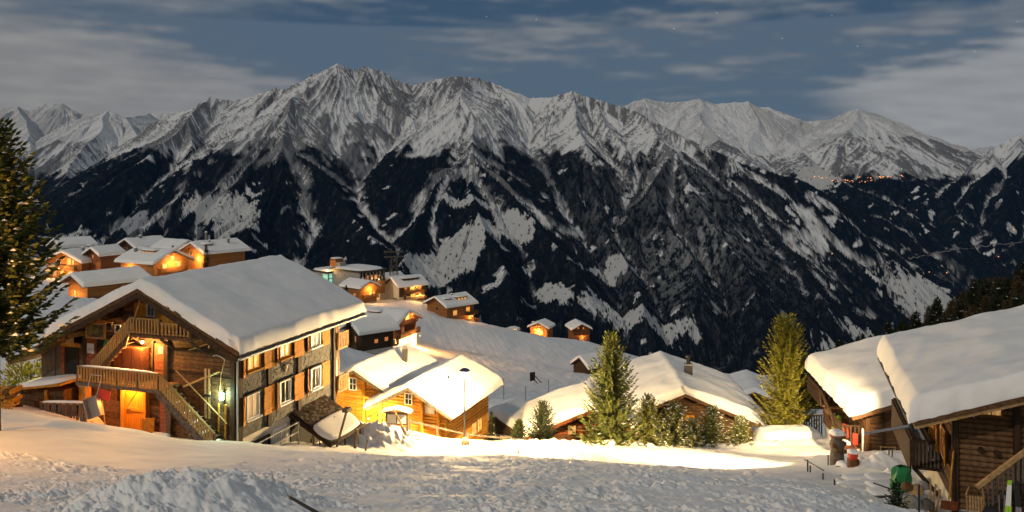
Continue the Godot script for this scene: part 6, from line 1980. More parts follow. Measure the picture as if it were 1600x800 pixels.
# ---------------------------------------------------------------- trees
func conifer(o: Node3D, hh: float, radius: float, seed_: int, whorls: int, tint: Vector3, snow: float, twig := 0.34, lift := 0.0, bare := 0.03, shape := 0.85) -> void:
	# trunk, whorled limbs, and on each limb rows of needle brushes
	var r := RandomNumberGenerator.new()
	r.seed = seed_
	obj("trunk", bar_mesh(Vector3(0, -0.6, 0), Vector3(0, hh * 0.985, 0), hh * 0.017, hh * 0.002, 8), M.bark, o)
	var limbs := Bag.new()
	var g := Bag.new()
	g.colored = true
	var sn := Bag.new()
	for wi in whorls:
		var f := (wi + r.randf_range(-0.3, 0.3)) / whorls
		f = clampf(f, 0.0, 1.0)
		var y := hh * (bare + (1.0 - bare - 0.012) * pow(f, 0.9))
		var t := y / hh
		var env := pow(1.0 - t, shape) * (1.0 if t > 0.12 else lerpf(0.80, 1.0, t / 0.12))
		var n := 5 + int(r.randf() * 3.0)
		var a0 := r.randf() * TAU
		for k in n:
			var an := a0 + TAU * k / n + r.randf_range(-0.25, 0.25)
			var length := maxf(0.10 * radius, radius * env * r.randf_range(0.62, 1.14))
			var dir := Vector3(cos(an), 0, sin(an))
			var rise := lerpf(-0.30, 0.75, pow(t, 1.3)) + lift + r.randf_range(-0.08, 0.08)
			var p0 := Vector3(0, y, 0)
			var side := Vector3(-dir.z, 0, dir.x)
			var steps := maxi(3, int(length / (twig * 0.42)))
			var prev := p0
			var whorl_tone := r.randf_range(0.82, 1.2)
			for s in steps:
				var u := float(s + 1) / steps
				# droops, then turns up at its end
				var p := p0 + dir * (length * u) + Vector3.UP * (length * (rise * u - 0.22 * sin(u * PI) + 0.16 * u * u))
				if s < steps:
					limbs.bar(prev, p, maxf(0.006, length * 0.018 * (1.05 - u)), maxf(0.005, length * 0.018 * (1.0 - u)), 3, Color.WHITE, false)
				var tl := twig * (1.15 - 0.55 * u) * minf(1.0, length / (radius * 0.35) + 0.35)
				if u > 0.16:
					for m in [-1.0, 1.0]:
						for e in 2:
							var out: Vector3 = (dir * r.randf_range(0.45, 0.9) + side * m * r.randf_range(0.5, 1.0) + Vector3.UP * r.randf_range(-0.38, 0.45)).normalized()
							var b := prev.lerp(p, r.randf())
							needle_brush(g, b, out, tl * r.randf_range(0.7, 1.2), r, tint * whorl_tone)
				prev = p
				if snow > 0.0 and u > 0.35 and r.randf() < snow * 0.55 and t < 0.97:
					snow_clot(sn, p + Vector3.UP * twig * 0.12, twig * r.randf_range(0.16, 0.42), dir, r)
			needle_brush(g, prev, (dir + Vector3.UP * (rise + 0.3)).normalized(), twig * 0.9, r, tint * whorl_tone * 1.15)
	for k in 7:
		var an := TAU * k / 7
		needle_brush(g, Vector3(0, hh * 0.965, 0), Vector3(cos(an) * 0.5, 1.0, sin(an) * 0.5).normalized(), twig * 0.8, r, tint)
	needle_brush(g, Vector3(0, hh * 0.97, 0), Vector3.UP, twig * 1.2, r, tint)
	obj("limbs", limbs.mesh(), M.bark, o)
	obj("crown", g.mesh(), M.needles, o)
	if sn.v.size():
		obj("snow", sn.mesh(), M.snow_lump, o)

func needle_brush(g: Bag, p: Vector3, dir: Vector3, length: float, r: RandomNumberGenerator, tint: Vector3) -> void:
	var v := tint * r.randf_range(0.65, 1.4)
	var c := Color(v.x, v.y, v.z)
	var side := dir.cross(Vector3(r.randf() - 0.5, r.randf() + 0.3, r.randf() - 0.5)).normalized()
	var w := length * 0.17
	var up := side.cross(dir)
	var e := p + dir * length
	var m := p + dir * (length * 0.4)
	# three narrow blades about the stem
	for k in 3:
		var an := k * PI / 3.0
		var s := side * cos(an) + up * sin(an)
		g.tri(p, m + s * w, e, c)
		g.tri(p, m - s * w, e, c)

func snow_clot(g: Bag, p: Vector3, s: float, dir: Vector3, r: RandomNumberGenerator) -> void:
	var a := dir * s * r.randf_range(0.9, 1.8)
	var b := Vector3(-dir.z, 0, dir.x) * s * r.randf_range(0.5, 0.9)
	var u := Vector3.UP * s * 0.5
	var q := [a, b, -a, -b]
	for k in 4:
		g.tri(p + q[k], p + q[(k + 1) % 4], p + u)
		g.tri(p + q[(k + 1) % 4], p + q[k], p - u * 0.5)

func make_trees() -> void:
	var o := thing("spruce_tree", "tall dark spruce at the left edge, snow flecks on its lamp lit branches", "spruce", Vector3(-19.6, ground_at(-10, 30.5) - 0.4, -30.5))
	conifer(o, 12.0, 3.2, 101, 62, Vector3(0.095, 0.110, 0.034), 0.34, 0.40, -0.06, 0.32, 0.62)
	o = thing("fir_tree", "tall green fir lit by the street lamp, tallest tree of the middle row", "fir", Vector3(7.15, EYE - 20.6, -58.0))
	conifer(o, 8.75, 2.95, 102, 56, Vector3(0.145, 0.165, 0.045), 0.06, 0.36, 0.16, 0.02, 0.78)
	o = thing("fir_tree", "yellowish green full fir standing between the low roofs on the right", "fir", Vector3(21.2, EYE - 20.4, -62.0))
	conifer(o, 9.1, 2.6, 103, 52, Vector3(0.24, 0.225, 0.032), 0.0, 0.36, 0.24, 0.02, 0.58)
	# young trees along the road
	for q in [["small dark fir in front of the low brown chalet", 848, 690, 59, 2.7, 1.15, 104, Vector3(0.045, 0.06, 0.03), 0.0], ["tiny sapling fir left of the small dark fir", 811, 690, 60, 1.45, 0.5, 105, Vector3(0.05, 0.065, 0.03), 0.0], ["bushy young fir touching the right side of the tall green fir", 1013, 696, 57.6, 3.4, 1.3, 106, Vector3(0.17, 0.175, 0.04), 0.25], ["snow dusted young fir under the lit gable window", 1055, 700, 57.3, 3.0, 1.5, 107, Vector3(0.16, 0.17, 0.045), 0.75], ["snow dusted young fir right of the lit gable window", 1113, 699, 57.6, 2.7, 1.25, 108, Vector3(0.16, 0.17, 0.045), 0.7], ["smallest snow dusted fir left of the snow covered hedge", 1157, 697, 57.6, 1.9, 0.95, 109, Vector3(0.16, 0.17, 0.045), 0.7], ["snow dusted young fir close behind the road bank", 1082, 701, 57.2, 1.9, 1.1, 110, Vector3(0.16, 0.17, 0.045), 0.8]]:
		o = thing("young_fir", q[0], "fir", P(q[1], q[2], q[3]))
		conifer(o, q[4] * 1.06, q[5] * 1.25, q[6], 22, q[7], q[8], 0.26, 0.15, 0.02, 0.75)
	o = thing("leafless_bush", "bright lit bush behind the spruce at the left edge", "bush", on_ground(48, 49))
	var g := Bag.new()
	g.colored = true
	var r := RandomNumberGenerator.new()
	r.seed = 5
	for k in 900:
		var d := Vector3(r.randf_range(-1, 1), r.randf_range(-0.1, 1.0), r.randf_range(-1, 1)).normalized()
		needle_brush(g, d * r.randf_range(0.5, 1.1) * Vector3(1.7, 2.1, 1.2), (d + Vector3.UP * 0.5 + Vector3(r.randf() - 0.5, 0, r.randf() - 0.5)).normalized(), 0.26, r, Vector3(0.36, 0.36, 0.05))
	obj("foliage", g.mesh(), M.needles, o)
	obj("stem", bar_mesh(Vector3(0, -0.4, 0), Vector3(0, 1.2, 0), 0.06), M.bark, o)
	# the wood on the right: spruces and bare larches
	var protos := []
	for k in 4:
		var p := thing("forest_spruce" if k < 3 else "forest_larch", "spruce in the dark wood above the right roofs" if k < 3 else "bare brownish larch in the wood above the right roofs", "spruce" if k < 3 else "larch", Vector3.ZERO, 0.0, "wood above the right roofs")
		conifer(p, 14.0, 2.9, 200 + k, 20, Vector3(0.030, 0.036, 0.022) if k < 3 else Vector3(0.085, 0.062, 0.035), 0.10 if k < 3 else 0.0, 1.0, -0.06, 0.04, 0.8)
		protos.append(p)
	var n := 0
	var used := {}
	for row in 9:
		for k in 36:
			var d := 122.0 + row * 13.0 + r.randf_range(-5, 5)
			var px := 1250.0 + k * 14.0 + r.randf_range(-9, 9)
			# edge of the wood falls from right to left
			var edge := lerpf(1235.0, 1330.0, row / 8.0)
			if px < edge or px > 1720.0:
				continue
			var at := on_ground(px, d)
			var kind := 3 if r.randf() < 0.16 and px > 1430.0 else r.randi() % 3
			var sc := r.randf_range(0.60, 0.95) * lerpf(0.62, 1.0, clampf((px - 1260.0) / 240.0, 0.0, 1.0))
			at.y -= 0.6
			if not used.has(kind):
				used[kind] = true
				protos[kind].position = at
				protos[kind].scale = Vector3.ONE * sc
				protos[kind].rotation.y = r.randf() * TAU
			else:
				dup(protos[kind], at, r.randf() * TAU, "", sc)
			n += 1
	# single firs between the far houses
	var lone := [["small fir between the two rear chalets of the left group", 166, 390, 225, 0.30], ["round dark fir on the ridge behind the dark chalet", 201, 392, 236, 0.34], ["bare bushy tree in front of the chalet at the group's right end", 322, 412, 168, 0.34], ["small dark fir behind the pink roofed chalet", 270, 400, 200, 0.26], ["small fir at the corner of the chalet below the station", 541, 466, 214, 0.32], ["dark fir right of the cable car station", 586, 440, 236, 0.36], ["dark fir behind the balcony corner of the guest house", 545, 530, 120, 0.30], ["bare young tree below the log chalet's right wall", 768, 668, 64, 0.16]]
	for q in lone:
		var c := dup(protos[1], P(q[1], q[2], q[3]) - Vector3(0, 1.0, 0), q[1], q[0], q[4])
		c.name = numbered("lone_fir")
		c.set_meta("category", "fir")
		c.remove_meta("group")
	# the woods of the far slope's foot, tree by tree too small to tell apart
	var mm := MultiMesh.new()
	mm.transform_format = MultiMesh.TRANSFORM_3D
	var cone := Bag.new()
	for k in 5:
		var a0 := TAU * k / 5
		var a1 := TAU * (k + 1) / 5
		cone.tri(Vector3(cos(a0) * 0.22, 0, sin(a0) * 0.22), Vector3(cos(a1) * 0.22, 0, sin(a1) * 0.22), Vector3(0, 1, 0))
	mm.mesh = cone.mesh()
	var spots := forest_spots()
	mm.instance_count = spots.size()
	for k in spots.size():
		var s := r.randf_range(14.0, 27.0)
		mm.set_instance_transform(k, Transform3D(Basis.from_scale(Vector3(s, s, s)), spots[k]))
	var mi := MultiMeshInstance3D.new()
	mi.name = "forest"
	mi.multimesh = mm
	var fm := mat("far_forest", lin(0.010, 0.014, 0.016), 0.95)
	fm.metallic_specular = 0.1
	mi.material_override = fm
	mi.set_meta("kind", "stuff")
	add_child(mi)

func forest_spots() -> PackedVector3Array:
	var out := PackedVector3Array()
	var r := RandomNumberGenerator.new()
	r.seed = 77
	var rows := R_ROWS
	for k in 90000:
		var row := int(pow(r.randf(), 1.5) * (rows - 1) * 0.62)
		var c := r.randi() % (R_COLS - 1)
		var i := row * R_COLS + c
		if mt_c[i].r < 0.07:
			var v := mt_v[i]
			if v.y < 230.0:
				out.append(v + Vector3(r.randf_range(-4, 4), -3.0, r.randf_range(-6, 6)))
	return out

# ---------------------------------------------------------------- street furniture and small things
func street_lamp(label: String, at: Vector3, hh: float, e: float, bulb: String, c: Color) -> void:
	var o := thing("street_lamp", label, "street lamp", at)
	obj("pole", bar_mesh(Vector3(0, -1.0, 0), Vector3(0, hh - 0.47, 0), 0.075, 0.05, 10), M.dark_metal, o)
	obj("foot", lathe([Vector2(0.16, -0.6), Vector2(0.16, 0.25), Vector2(0.08, 0.32), Vector2(0.0, 0.32)], 10), M.steel, o)
	obj("cap", lathe([Vector2(0.30, hh + 0.02), Vector2(0.37, hh + 0.05), Vector2(0.34, hh + 0.11), Vector2(0.22, hh + 0.19), Vector2(0.07, hh + 0.24), Vector2(0.0, hh + 0.25)], 20), M.blue_enamel, o)
	var g := Bag.new()
	for k in 4:
		var an := TAU * k / 4 + 0.4
		g.bar(Vector3(cos(an) * 0.07, hh - 0.5, sin(an) * 0.07), Vector3(cos(an) * 0.28, hh + 0.04, sin(an) * 0.28), 0.012, 0.012, 4)
	obj("cage", g.mesh(), M.steel, o)
	var b := obj("bulb", lathe([Vector2(0.0, -0.24), Vector2(0.11, -0.22), Vector2(0.20, 0.02), Vector2(0.22, 0.16), Vector2(0.0, 0.20)], 14), M[bulb], o)
	b.position = Vector3(0, hh - 0.24, 0)
	omni(Vector3.ZERO, e, c, 0.11, b)

func make_objects() -> void:
	street_lamp("street lamp with blue cap and glowing white bulb on the snowy road bank", P(726, 692, 54.6), 4.85, 620.0, "bulb_white", Color(1.0, 0.84, 0.58))
	street_lamp("street lamp just outside the left edge beside the tall spruce", on_ground(-210, 25.0), 5.4, 62.0, "bulb_white", Color(1.0, 0.70, 0.32))
	var dirt := thing("lamp_foot_snow", "yellowish clump of frozen snow at the foot of the street lamp", "snow clump", P(727, 697, 54.4))
	obj("clump", dome_mesh(0.32, 0.7, 0.3, -0.1, 12, 12, 2.2), tex_mat("dirty_snow", noise_tex(0.05, 4, 61, lin(0.16, 0.12, 0.06), lin(0.62, 0.56, 0.44), 64), Vector3.ONE * 1.6, 0.9, false), dirt)
	# wooden fence along the far side of the road
	var fp := [[640, 658, 56.6], [683, 668, 56.8], [731, 679, 57.0], [784, 684, 57.4], [830, 688, 57.8], [872, 690, 58.2]]
	var f := thing("road_fence", "long single rail wooden fence along the back of the lit road", "fence", Vector3.ZERO)
	for k in fp.size():
		var p: Vector3 = P(fp[k][0], fp[k][1], fp[k][2])
		obj("post", box_mesh(p + Vector3(-0.06, -1.2, -0.06), p + Vector3(0.06, 0.14, 0.06)), M.wood_grey, f)
		if k:
			var q: Vector3 = P(fp[k - 1][0], fp[k - 1][1], fp[k - 1][2])
			obj("rail", plank_mesh(q, p, 0.11, 0.06), M.wood_grey, f)
	# iron rail in front of the notice board
	f = thing("iron_railing", "low dark railing on the snow bank in front of the notice board", "railing", Vector3.ZERO)
	var ip := [[570, 664, 55.0], [590, 663, 55.0], [602, 662, 55.0], [619, 664, 55.2], [635, 668, 55.4]]
	for k in ip.size():
		var p: Vector3 = P(ip[k][0], ip[k][1], ip[k][2])
		obj("post", bar_mesh(p + Vector3(0, -0.9, 0), p + Vector3(0, 0.12 if k != 1 else 0.3, 0), 0.035 if k != 1 else 0.09), M.dark_metal if k != 1 else M.wood_dark, f)
		if k:
			var q: Vector3 = P(ip[k - 1][0], ip[k - 1][1], ip[k - 1][2])
			obj("rail", bar_mesh(q, p, 0.03), M.dark_metal, f)
			obj("rail", bar_mesh(q - Vector3(0, 0.4, 0), p - Vector3(0, 0.4, 0), 0.025), M.dark_metal, f)
	# notice board with little snowy roof
	var nb := thing("notice_board", "roofed notice board with blank pale panels and snow on its little roof", "notice board", P(620, 664, 56.0), deg_to_rad(-6))
	for s in [-1.0, 1.0]:
		obj("post", box_mesh(Vector3(s * 0.76 - 0.05, -1.2, -0.05), Vector3(s * 0.76 + 0.05, 0.96, 0.05)), M.wood_dark, nb)
	obj("case", box_mesh(Vector3(-0.74, 0.02, -0.06), Vector3(0.74, 0.92, 0.04)), M.wood_dark, nb)
	for s in [-1.0, 1.0]:
		obj("panel", box_mesh(Vector3(s * 0.35 - 0.31, 0.12, 0.04), Vector3(s * 0.35 + 0.31, 0.74, 0.055)), M.white_paint, nb)
	obj("roof", roof_mesh(1.6, 0.28, -0.28, 0.92, 0.24, 0.12, 0.05), M.wood_dark, nb)
	obj("snow", snow_roof_mesh(1.6, 0.28, -0.28, 0.92, 0.24, 0.12, 0.05, 0.12, 3, 10, 4, 0.2), M.snow, nb)
	# weathered wheel and hub stood on a post
	var wh := thing("wooden_winch", "weathered wooden post with spokes and a slanting beam on the lit snow", "wooden winch", P(634, 700, 50.5), 0.2)
	obj("post", bar_mesh(Vector3(-0.12, -0.8, 0), Vector3(0.0, 1.05, 0), 0.10, 0.08), M.wood_grey, wh)
	obj("beam", bar_mesh(Vector3(0.05, 0.85, 0.05), Vector3(-0.75, 2.5, 0.1), 0.055), M.wood_pale, wh)
	for q in [[0.75, 0.35], [1.0, -0.15], [-0.7, 0.2], [-0.95, -0.2], [0.5, 0.8], [-0.3, 1.2]]:
		obj("spoke", bar_mesh(Vector3(0, 0.75, 0.05), Vector3(q[0], 0.55 + q[1] * 0.7, 0.15), 0.045), M.wood_grey, wh)
	obj("hub", bar_mesh(Vector3(0.0, 0.75, -0.12), Vector3(0.0, 0.75, 0.22), 0.13, 0.13, 8), M.wood_grey, wh)
	obj("slant", bar_mesh(Vector3(0.2, 0.55, 0.1), Vector3(1.25, -0.2, 0.3), 0.06), M.wood_grey, wh)
	# stakes left of it
	for q in [["thick leaning stake in the snow beside the canopy", 553, 706, 44.5, 1.25, 0.12, 0.10], ["thin stake standing between the thick leaning stake and the road", 560, 703, 45.5, 1.0, -0.02, 0.05], ["short slanting stake, rightmost beside the canopy", 568, 709, 44.0, 0.75, 0.28, 0.06], ["short stake in the smooth drift below the lattice fence", 124, 664, 36.5, 0.55, 0.3, 0.06], ["little stake in the drift before the outside stairs", 296, 692, 37.6, 0.38, 0.02, 0.05]]:
		var s := thing("stake", q[0], "stake", P(q[1], q[2], q[3]))
		obj("shaft", bar_mesh(Vector3(0, -0.5, 0), Vector3(q[4] * q[5], q[4], 0), q[6], q[6] * 0.8, 7), M.wood_grey, s)
		obj("top", bar_mesh(Vector3(q[4] * q[5], q[4], 0), Vector3(q[4] * q[5] * 1.03, q[4] + 0.04, 0), q[6] * 0.8, q[6] * 0.5, 7), M.wood_pale, s)
	# rail fence under the canopy's right end
	f = thing("short_fence", "short dark two rail fence right of the shingle canopy", "fence", P(542, 703, 47.0), -0.5)
	for k in 2:
		obj("rail", bar_mesh(Vector3(-0.9, 0.35 + 0.55 * k, 0), Vector3(0.9, 0.3 + 0.55 * k, 0), 0.045), M.wood_dark, f)
	for k in 2:
		obj("post", bar_mesh(Vector3(-0.85 + 1.7 * k, -0.6, 0), Vector3(-0.85 + 1.7 * k, 1.5 if k else 1.1, 0), 0.055), M.wood_dark, f)
	# lattice fence, log pile and lean-to at the far left
	f = thing("picket_fence", "weathered picket fence of crooked pales half buried in snow at the left", "fence", P(100, 646, 41.5), deg_to_rad(-4))
	obj("rail", plank_mesh(Vector3(-1.28, 0.55, 0), Vector3(1.2, 0.50, 0), 0.10, 0.08), M.wood_pale, f)
	for k in 21:
		var x := -1.25 + k * 0.122
		obj("pale", box_mesh(Vector3(-0.035, -0.6, 0.04), Vector3(0.035, 0.55 + 0.05 * sin(k * 3.0), 0.065), Transform3D(Basis(Vector3.BACK, 0.12 * sin(k * 2.1)), Vector3(x, 0, 0))), M.wood_grey_v, f)
	obj("end_post", bar_mesh(Vector3(1.25, -0.6, 0.05), Vector3(1.12, 0.62, 0.05), 0.06), M.wood_grey, f)
	obj("snow", dome_mesh(1.25, 0.10, 0.08, 0.57), M.snow_lump, f)
	var lp := thing("log_pile", "stack of firewood with cut ends showing at the left edge", "log pile", P(4, 640, 41.0), 0.1)
	for row in 6:
		for k in 6:
			var p := Vector3(-0.85 + k * 0.27 + (0.13 if row % 2 else 0.0), -0.2 + row * 0.24, 0)
			obj("log", bar_mesh(p + Vector3(0, 0, -0.5), p + Vector3(0, 0, 0.5 + 0.05 * sin(k * 5.0 + row)), 0.128, 0.125, 7), M.wood_honey if (row + k) % 3 else M.wood_brown, lp)
	obj("stand", box_mesh(Vector3(-1.0, -0.6, -0.45), Vector3(0.75, -0.32, 0.45)), M.wood_grey, lp)
	f = thing("little_fence", "small slatted fence in front of the firewood stack", "fence", P(8, 641, 40.2), 0.0)
	for k in 6:
		obj("pale", box_mesh(Vector3(-0.5 + k * 0.16, -0.5, 0), Vector3(-0.42 + k * 0.16, 0.42, 0.04)), M.wood_honey, f)
	obj("rail", plank_mesh(Vector3(-0.6, 0.28, 0.05), Vector3(0.55, 0.28, 0.05), 0.08, 0.04), M.wood_honey, f)
	var lt := thing("lean_to_shed", "low lean to shed with snow on its flat roof left of the guest house", "shed", P(88, 628, 43.5), deg_to_rad(-18))
	obj("wall", box_mesh(Vector3(-1.5, -1.0, -1.2), Vector3(1.5, 1.0, 0.9)), M.wood_brown, lt)
	for k in 4:
		obj("board", box_mesh(Vector3(-1.5, -0.4 + k * 0.34, 0.9), Vector3(1.5, -0.09 + k * 0.34, 0.94 + 0.015 * (k % 2))), M.wood_brown_b, lt)
	obj("post", box_mesh(Vector3(0.35, -0.8, 0.95), Vector3(0.5, 0.95, 1.07)), M.wood_honey_v, lt)
	obj("roof", box_mesh(Vector3(-1.75, -0.05, -1.6), Vector3(1.75, 0.07, 1.35), Transform3D(Basis(Vector3.BACK, 0.16), Vector3(0, 1.12, 0))), M.wood_honey, lt)
	obj("snow", dome_mesh(1.72, 0.22, 1.45, 0.07, 3, 14, 6.0), M.snow, lt).transform = Transform3D(Basis(Vector3.BACK, 0.16), Vector3(0, 1.12, -0.12))
	var cr := thing("wooden_crate", "small orange crate standing in snow beside the brown cellar wall", "crate", P(133, 630, 42.6), deg_to_rad(-18))
	obj("side", box_mesh(Vector3(-0.22, -0.6, -0.2), Vector3(0.22, 0.9, 0.2)), M.wood_honey, cr)
	obj("lid", box_mesh(Vector3(-0.26, 0.9, -0.24), Vector3(0.26, 0.98, 0.24)), M.wood_pale, cr)
	# snow covered hedge shed right of the trees
	var hs := thing("snow_covered_woodshed", "long low woodshed under a thick pillow of snow beside the yellowish fir", "woodshed", P(1232, 693, 59.5), deg_to_rad(4))
	obj("wall", box_mesh(Vector3(-2.2, -1.5, -0.8), Vector3(2.3, 0.16, 0.7)), M.wood_dark, hs)
	obj("roof", box_mesh(Vector3(-2.5, 0.16, -1.0), Vector3(2.5, 0.26, 0.95)), M.wood_honey, hs)
	for k in 10:
		obj("log", bar_mesh(Vector3(-2.0 + k * 0.44, 0.0, 0.7), Vector3(-2.0 + k * 0.44, 0.0, 0.86), 0.13, 0.12, 7), M.wood_brown, hs)
	obj("snow", dome_mesh(2.62, 0.95, 1.15, 0.24, 14, 22, 5.0), M.snow, hs)
	# fence beside it
	f = thing("slat_fence", "dark slat fence between the yellowish fir and the stair chalet", "fence", P(1262, 668, 62.0), 0.1)
	obj("rail", plank_mesh(Vector3(-1.2, 0.9, 0), Vector3(1.2, 0.9, 0), 0.12, 0.06), M.wood_honey, f)
	for k in 12:
		obj("pale", box_mesh(Vector3(-1.15 + k * 0.2, -0.8, 0.03), Vector3(-1.05 + k * 0.2, 0.9, 0.06)), M.wood_grey_v, f)
	make_right_yard()
	# sled and poles on the ski slope
	var sl := thing("slope_bench", "small wooden seat with sloping ladder on the grey ski slope", "bench", P(832, 596, 113), 0.5)
	obj("back", box_mesh(Vector3(-0.4, 0.1, -0.05), Vector3(0.4, 1.3, 0.05)), M.wood_dark, sl)
	for k in 2:
		obj("rail", bar_mesh(Vector3(-0.2 + 0.6 * k, 0.7, 0.1), Vector3(0.5 + 0.6 * k, -0.2, 0.6), 0.06), M.wood_dark, sl)
	for q in [["tall thin slope marker pole right of the flat roofed shed", 821, 650, 90, 3.2], ["thin slope marker pole above the flat roofed shed", 787, 632, 96, 3.0], ["thin slope marker pole on the upper slope near the barn", 857, 616, 105, 1.9], ["thin slope marker pole beside the dark brown cabin", 922, 543, 225, 2.2]]:
		var p := thing("slope_pole", q[0], "pole", P(q[1], q[2], q[3]))
		obj("shaft", bar_mesh(Vector3(0, -0.5, 0), Vector3(0, q[4], 0), 0.035), M.wood_grey, p)
		obj("tip", bar_mesh(Vector3(0, q[4], 0), Vector3(0, q[4] + 0.12, 0), 0.045, 0.02), M.dark_metal, p)
	# fallen sticks on the crest
	var st := thing("broken_stick", "broken weathered stick poking out of the heaped snow in front", "stick", P(473, 792, 12.3))
	obj("shaft", bar_mesh(Vector3(-0.17, 0.19, 0.1), Vector3(0.26, -0.2, -0.15), 0.022, 0.03), M.wood_grey, st)
	obj("splinter", bar_mesh(Vector3(-0.17, 0.19, 0.1), Vector3(-0.21, 0.24, 0.12), 0.016, 0.004), M.wood_pale, st)
	for q in [["dark twig with a crosspiece sticking out of the road bank", 810, 712, 41.5, 0.36], ["flat dark branch lying on the bright road's edge", 785, 711, 42.0, 0.10]]:
		var p := thing("twig", q[0], "twig", P(q[1], q[2], q[3]))
		obj("stem", bar_mesh(Vector3(0, -0.2, 0), Vector3(0.02, q[4], 0), 0.025), M.wood_dark, p)
		obj("branch", bar_mesh(Vector3(-0.25, q[4] * 0.4, 0), Vector3(0.1, q[4] * 0.55, 0), 0.025), M.wood_dark, p)
	far_lights()

func make_right_yard() -> void:
	# handrail of bare posts up the snow, carved figure, barrel, heaps
	var f := thing("stake_handrail", "row of thin dark posts with a short sloping handrail on the right snow crest", "handrail", Vector3.ZERO)
	var ps := [[1262, 745, 36.5, 0.78], [1266, 757, 36.0, 0.85], [1286, 767, 34.5, 0.75], [1304, 773, 32.5, 0.62]]
	for k in ps.size():
		var p: Vector3 = P(ps[k][0], ps[k][1], ps[k][2])
		obj("post", bar_mesh(p + Vector3(0, -0.4, 0), p + Vector3(0, ps[k][3], 0), 0.035), M.dark_metal, f)
	obj("rail", bar_mesh(P(1257, 718, 36.5), P(1287, 735, 34.5), 0.03), M.dark_metal, f)
	for q in [["thin post left of the carved figure", 1294, 737, 40.0, 0.8], ["dark post in front of the weathered house's yard, by the green cover", 1436, 795, 25.6, 0.75], ["left one of two thin posts in the bright snow below the balcony", 1389, 716, 44, 0.55], ["right one of two thin posts in the bright snow below the balcony", 1394, 716, 43.5, 0.5]]:
		var p := thing("thin_post", q[0], "post", P(q[1], q[2], q[3]))
		obj("shaft", bar_mesh(Vector3(0, -0.5, 0), Vector3(0, q[4], 0), 0.034), M.dark_metal, p)
		obj("tip", bar_mesh(Vector3(0, q[4], 0), Vector3(0, q[4] + 0.05, 0), 0.034, 0.01), M.dark_metal, p)
	var cv := thing("carved_trunk", "carved wooden trunk figure with a snow cap beside the bright road", "carved trunk", P(1308, 716, 41.0), 0.2)
	obj("trunk", lathe([Vector2(0.36, -0.6), Vector2(0.34, 0.1), Vector2(0.30, 0.45), Vector2(0.37, 0.7), Vector2(0.33, 0.9), Vector2(0.22, 0.98), Vector2(0.30, 1.05), Vector2(0.34, 1.14), Vector2(0.0, 1.2)], 12), M.wood_grey, cv)
	obj("basket", lathe([Vector2(0.26, 1.08), Vector2(0.36, 1.15), Vector2(0.36, 1.26), Vector2(0.0, 1.27)], 12), M.skin_red, cv)
	obj("snow", dome_mesh(0.36, 0.22, 0.36, 1.24), M.snow_lump, cv)
	for q in [[-0.32, 0.72, 0.2], [0.34, 0.75, 0.1], [-0.2, 0.5, 0.32], [0.2, 0.42, 0.32]]:
		obj("knot", lathe([Vector2(0.0, -0.12), Vector2(0.13, -0.05), Vector2(0.12, 0.08), Vector2(0.0, 0.13)], 7), M.wood_brown, cv).position = Vector3(q[0], q[1], q[2])
	var br := thing("stump_planter", "tree stump with a red pot under a lid of snow, right of the carved trunk", "planter", P(1333, 738, 38.2))
	obj("stump", lathe([Vector2(0.30, -0.5), Vector2(0.29, 0.1), Vector2(0.27, 0.62), Vector2(0.0, 0.64)], 12), M.wood_brown_v, br)
	obj("pot", lathe([Vector2(0.19, 0.62), Vector2(0.24, 0.92), Vector2(0.25, 0.95), Vector2(0.0, 0.95)], 12), M.red_paint, br)
	obj("snow", dome_mesh(0.25, 0.14, 0.25, 0.94), M.snow_lump, br)
	# dug out steps with stones
	var rk := [["snow capped boulder left of the stump planter", 1318, 728, 38.6, 0.42], ["low snow capped boulder in front of the stump planter", 1312, 758, 34.5, 0.4], ["grey boulder at the foot of the dug path", 1350, 758, 33.6, 0.42], ["rounded boulder beside the green cover", 1408, 772, 30.6, 0.38], ["dark boulder under the green cover", 1414, 783, 29.4, 0.32]]
	for q in rk:
		var p := thing("boulder", q[0], "boulder", P(q[1], q[2] + 6, q[3]), q[1] * 0.7)
		obj("rock", dome_mesh(q[4], q[4] * 0.9, q[4] * 0.8, -0.15, int(q[1]), 8, 2.2), M.stone, p)
		obj("snow", dome_mesh(q[4] * 0.8, q[4] * 0.45, q[4] * 0.65, q[4] * 0.52, int(q[2]), 8, 2.4), M.snow_lump, p)
	for k in 3:
		var p := thing("stone_slab", ["upper stone slab of the dug path between the boulders", "middle stone slab of the dug path", "lowest stone slab of the dug path near the crest"][k], "stone slab", P(1345 - 8 * k, 750 + 11 * k, 34.8 - 1.4 * k), 0.1 * k)
		obj("slab", box_mesh(Vector3(-0.8, -0.3, -0.3), Vector3(0.8, 0.1, 0.3)), M.stone, p)
		obj("snow", dome_mesh(0.85, 0.14, 0.32, 0.1, k + 4), M.snow_lump, p)
	for k in 3:
		var p := thing("plank_step", ["topmost plank step of the trodden stairs by the green cover", "middle plank step of the trodden stairs", "lowest plank step of the trodden stairs"][k], "step", P(1384 + 3 * k, 752 + 12 * k, 33.5 - 1.3 * k), 0.15)
		obj("board", box_mesh(Vector3(-0.62, -0.5, -0.06), Vector3(0.62, 0.05, 0.04)), M.wood_grey, p)
		obj("snow", dome_mesh(0.62, 0.10, 0.4, 0.03, k + 9), M.snow_lump, p).position = Vector3(0, 0, -0.4)
	var gt := thing("green_cover", "crumpled green tarpaulin cover hanging beside the balcony of the weathered house", "tarpaulin", P(1408, 766, 30.0), 0.3)
	var g := Bag.new()
	var nn := FastNoiseLite.new()
	nn.seed = 5
	nn.frequency = 1.6
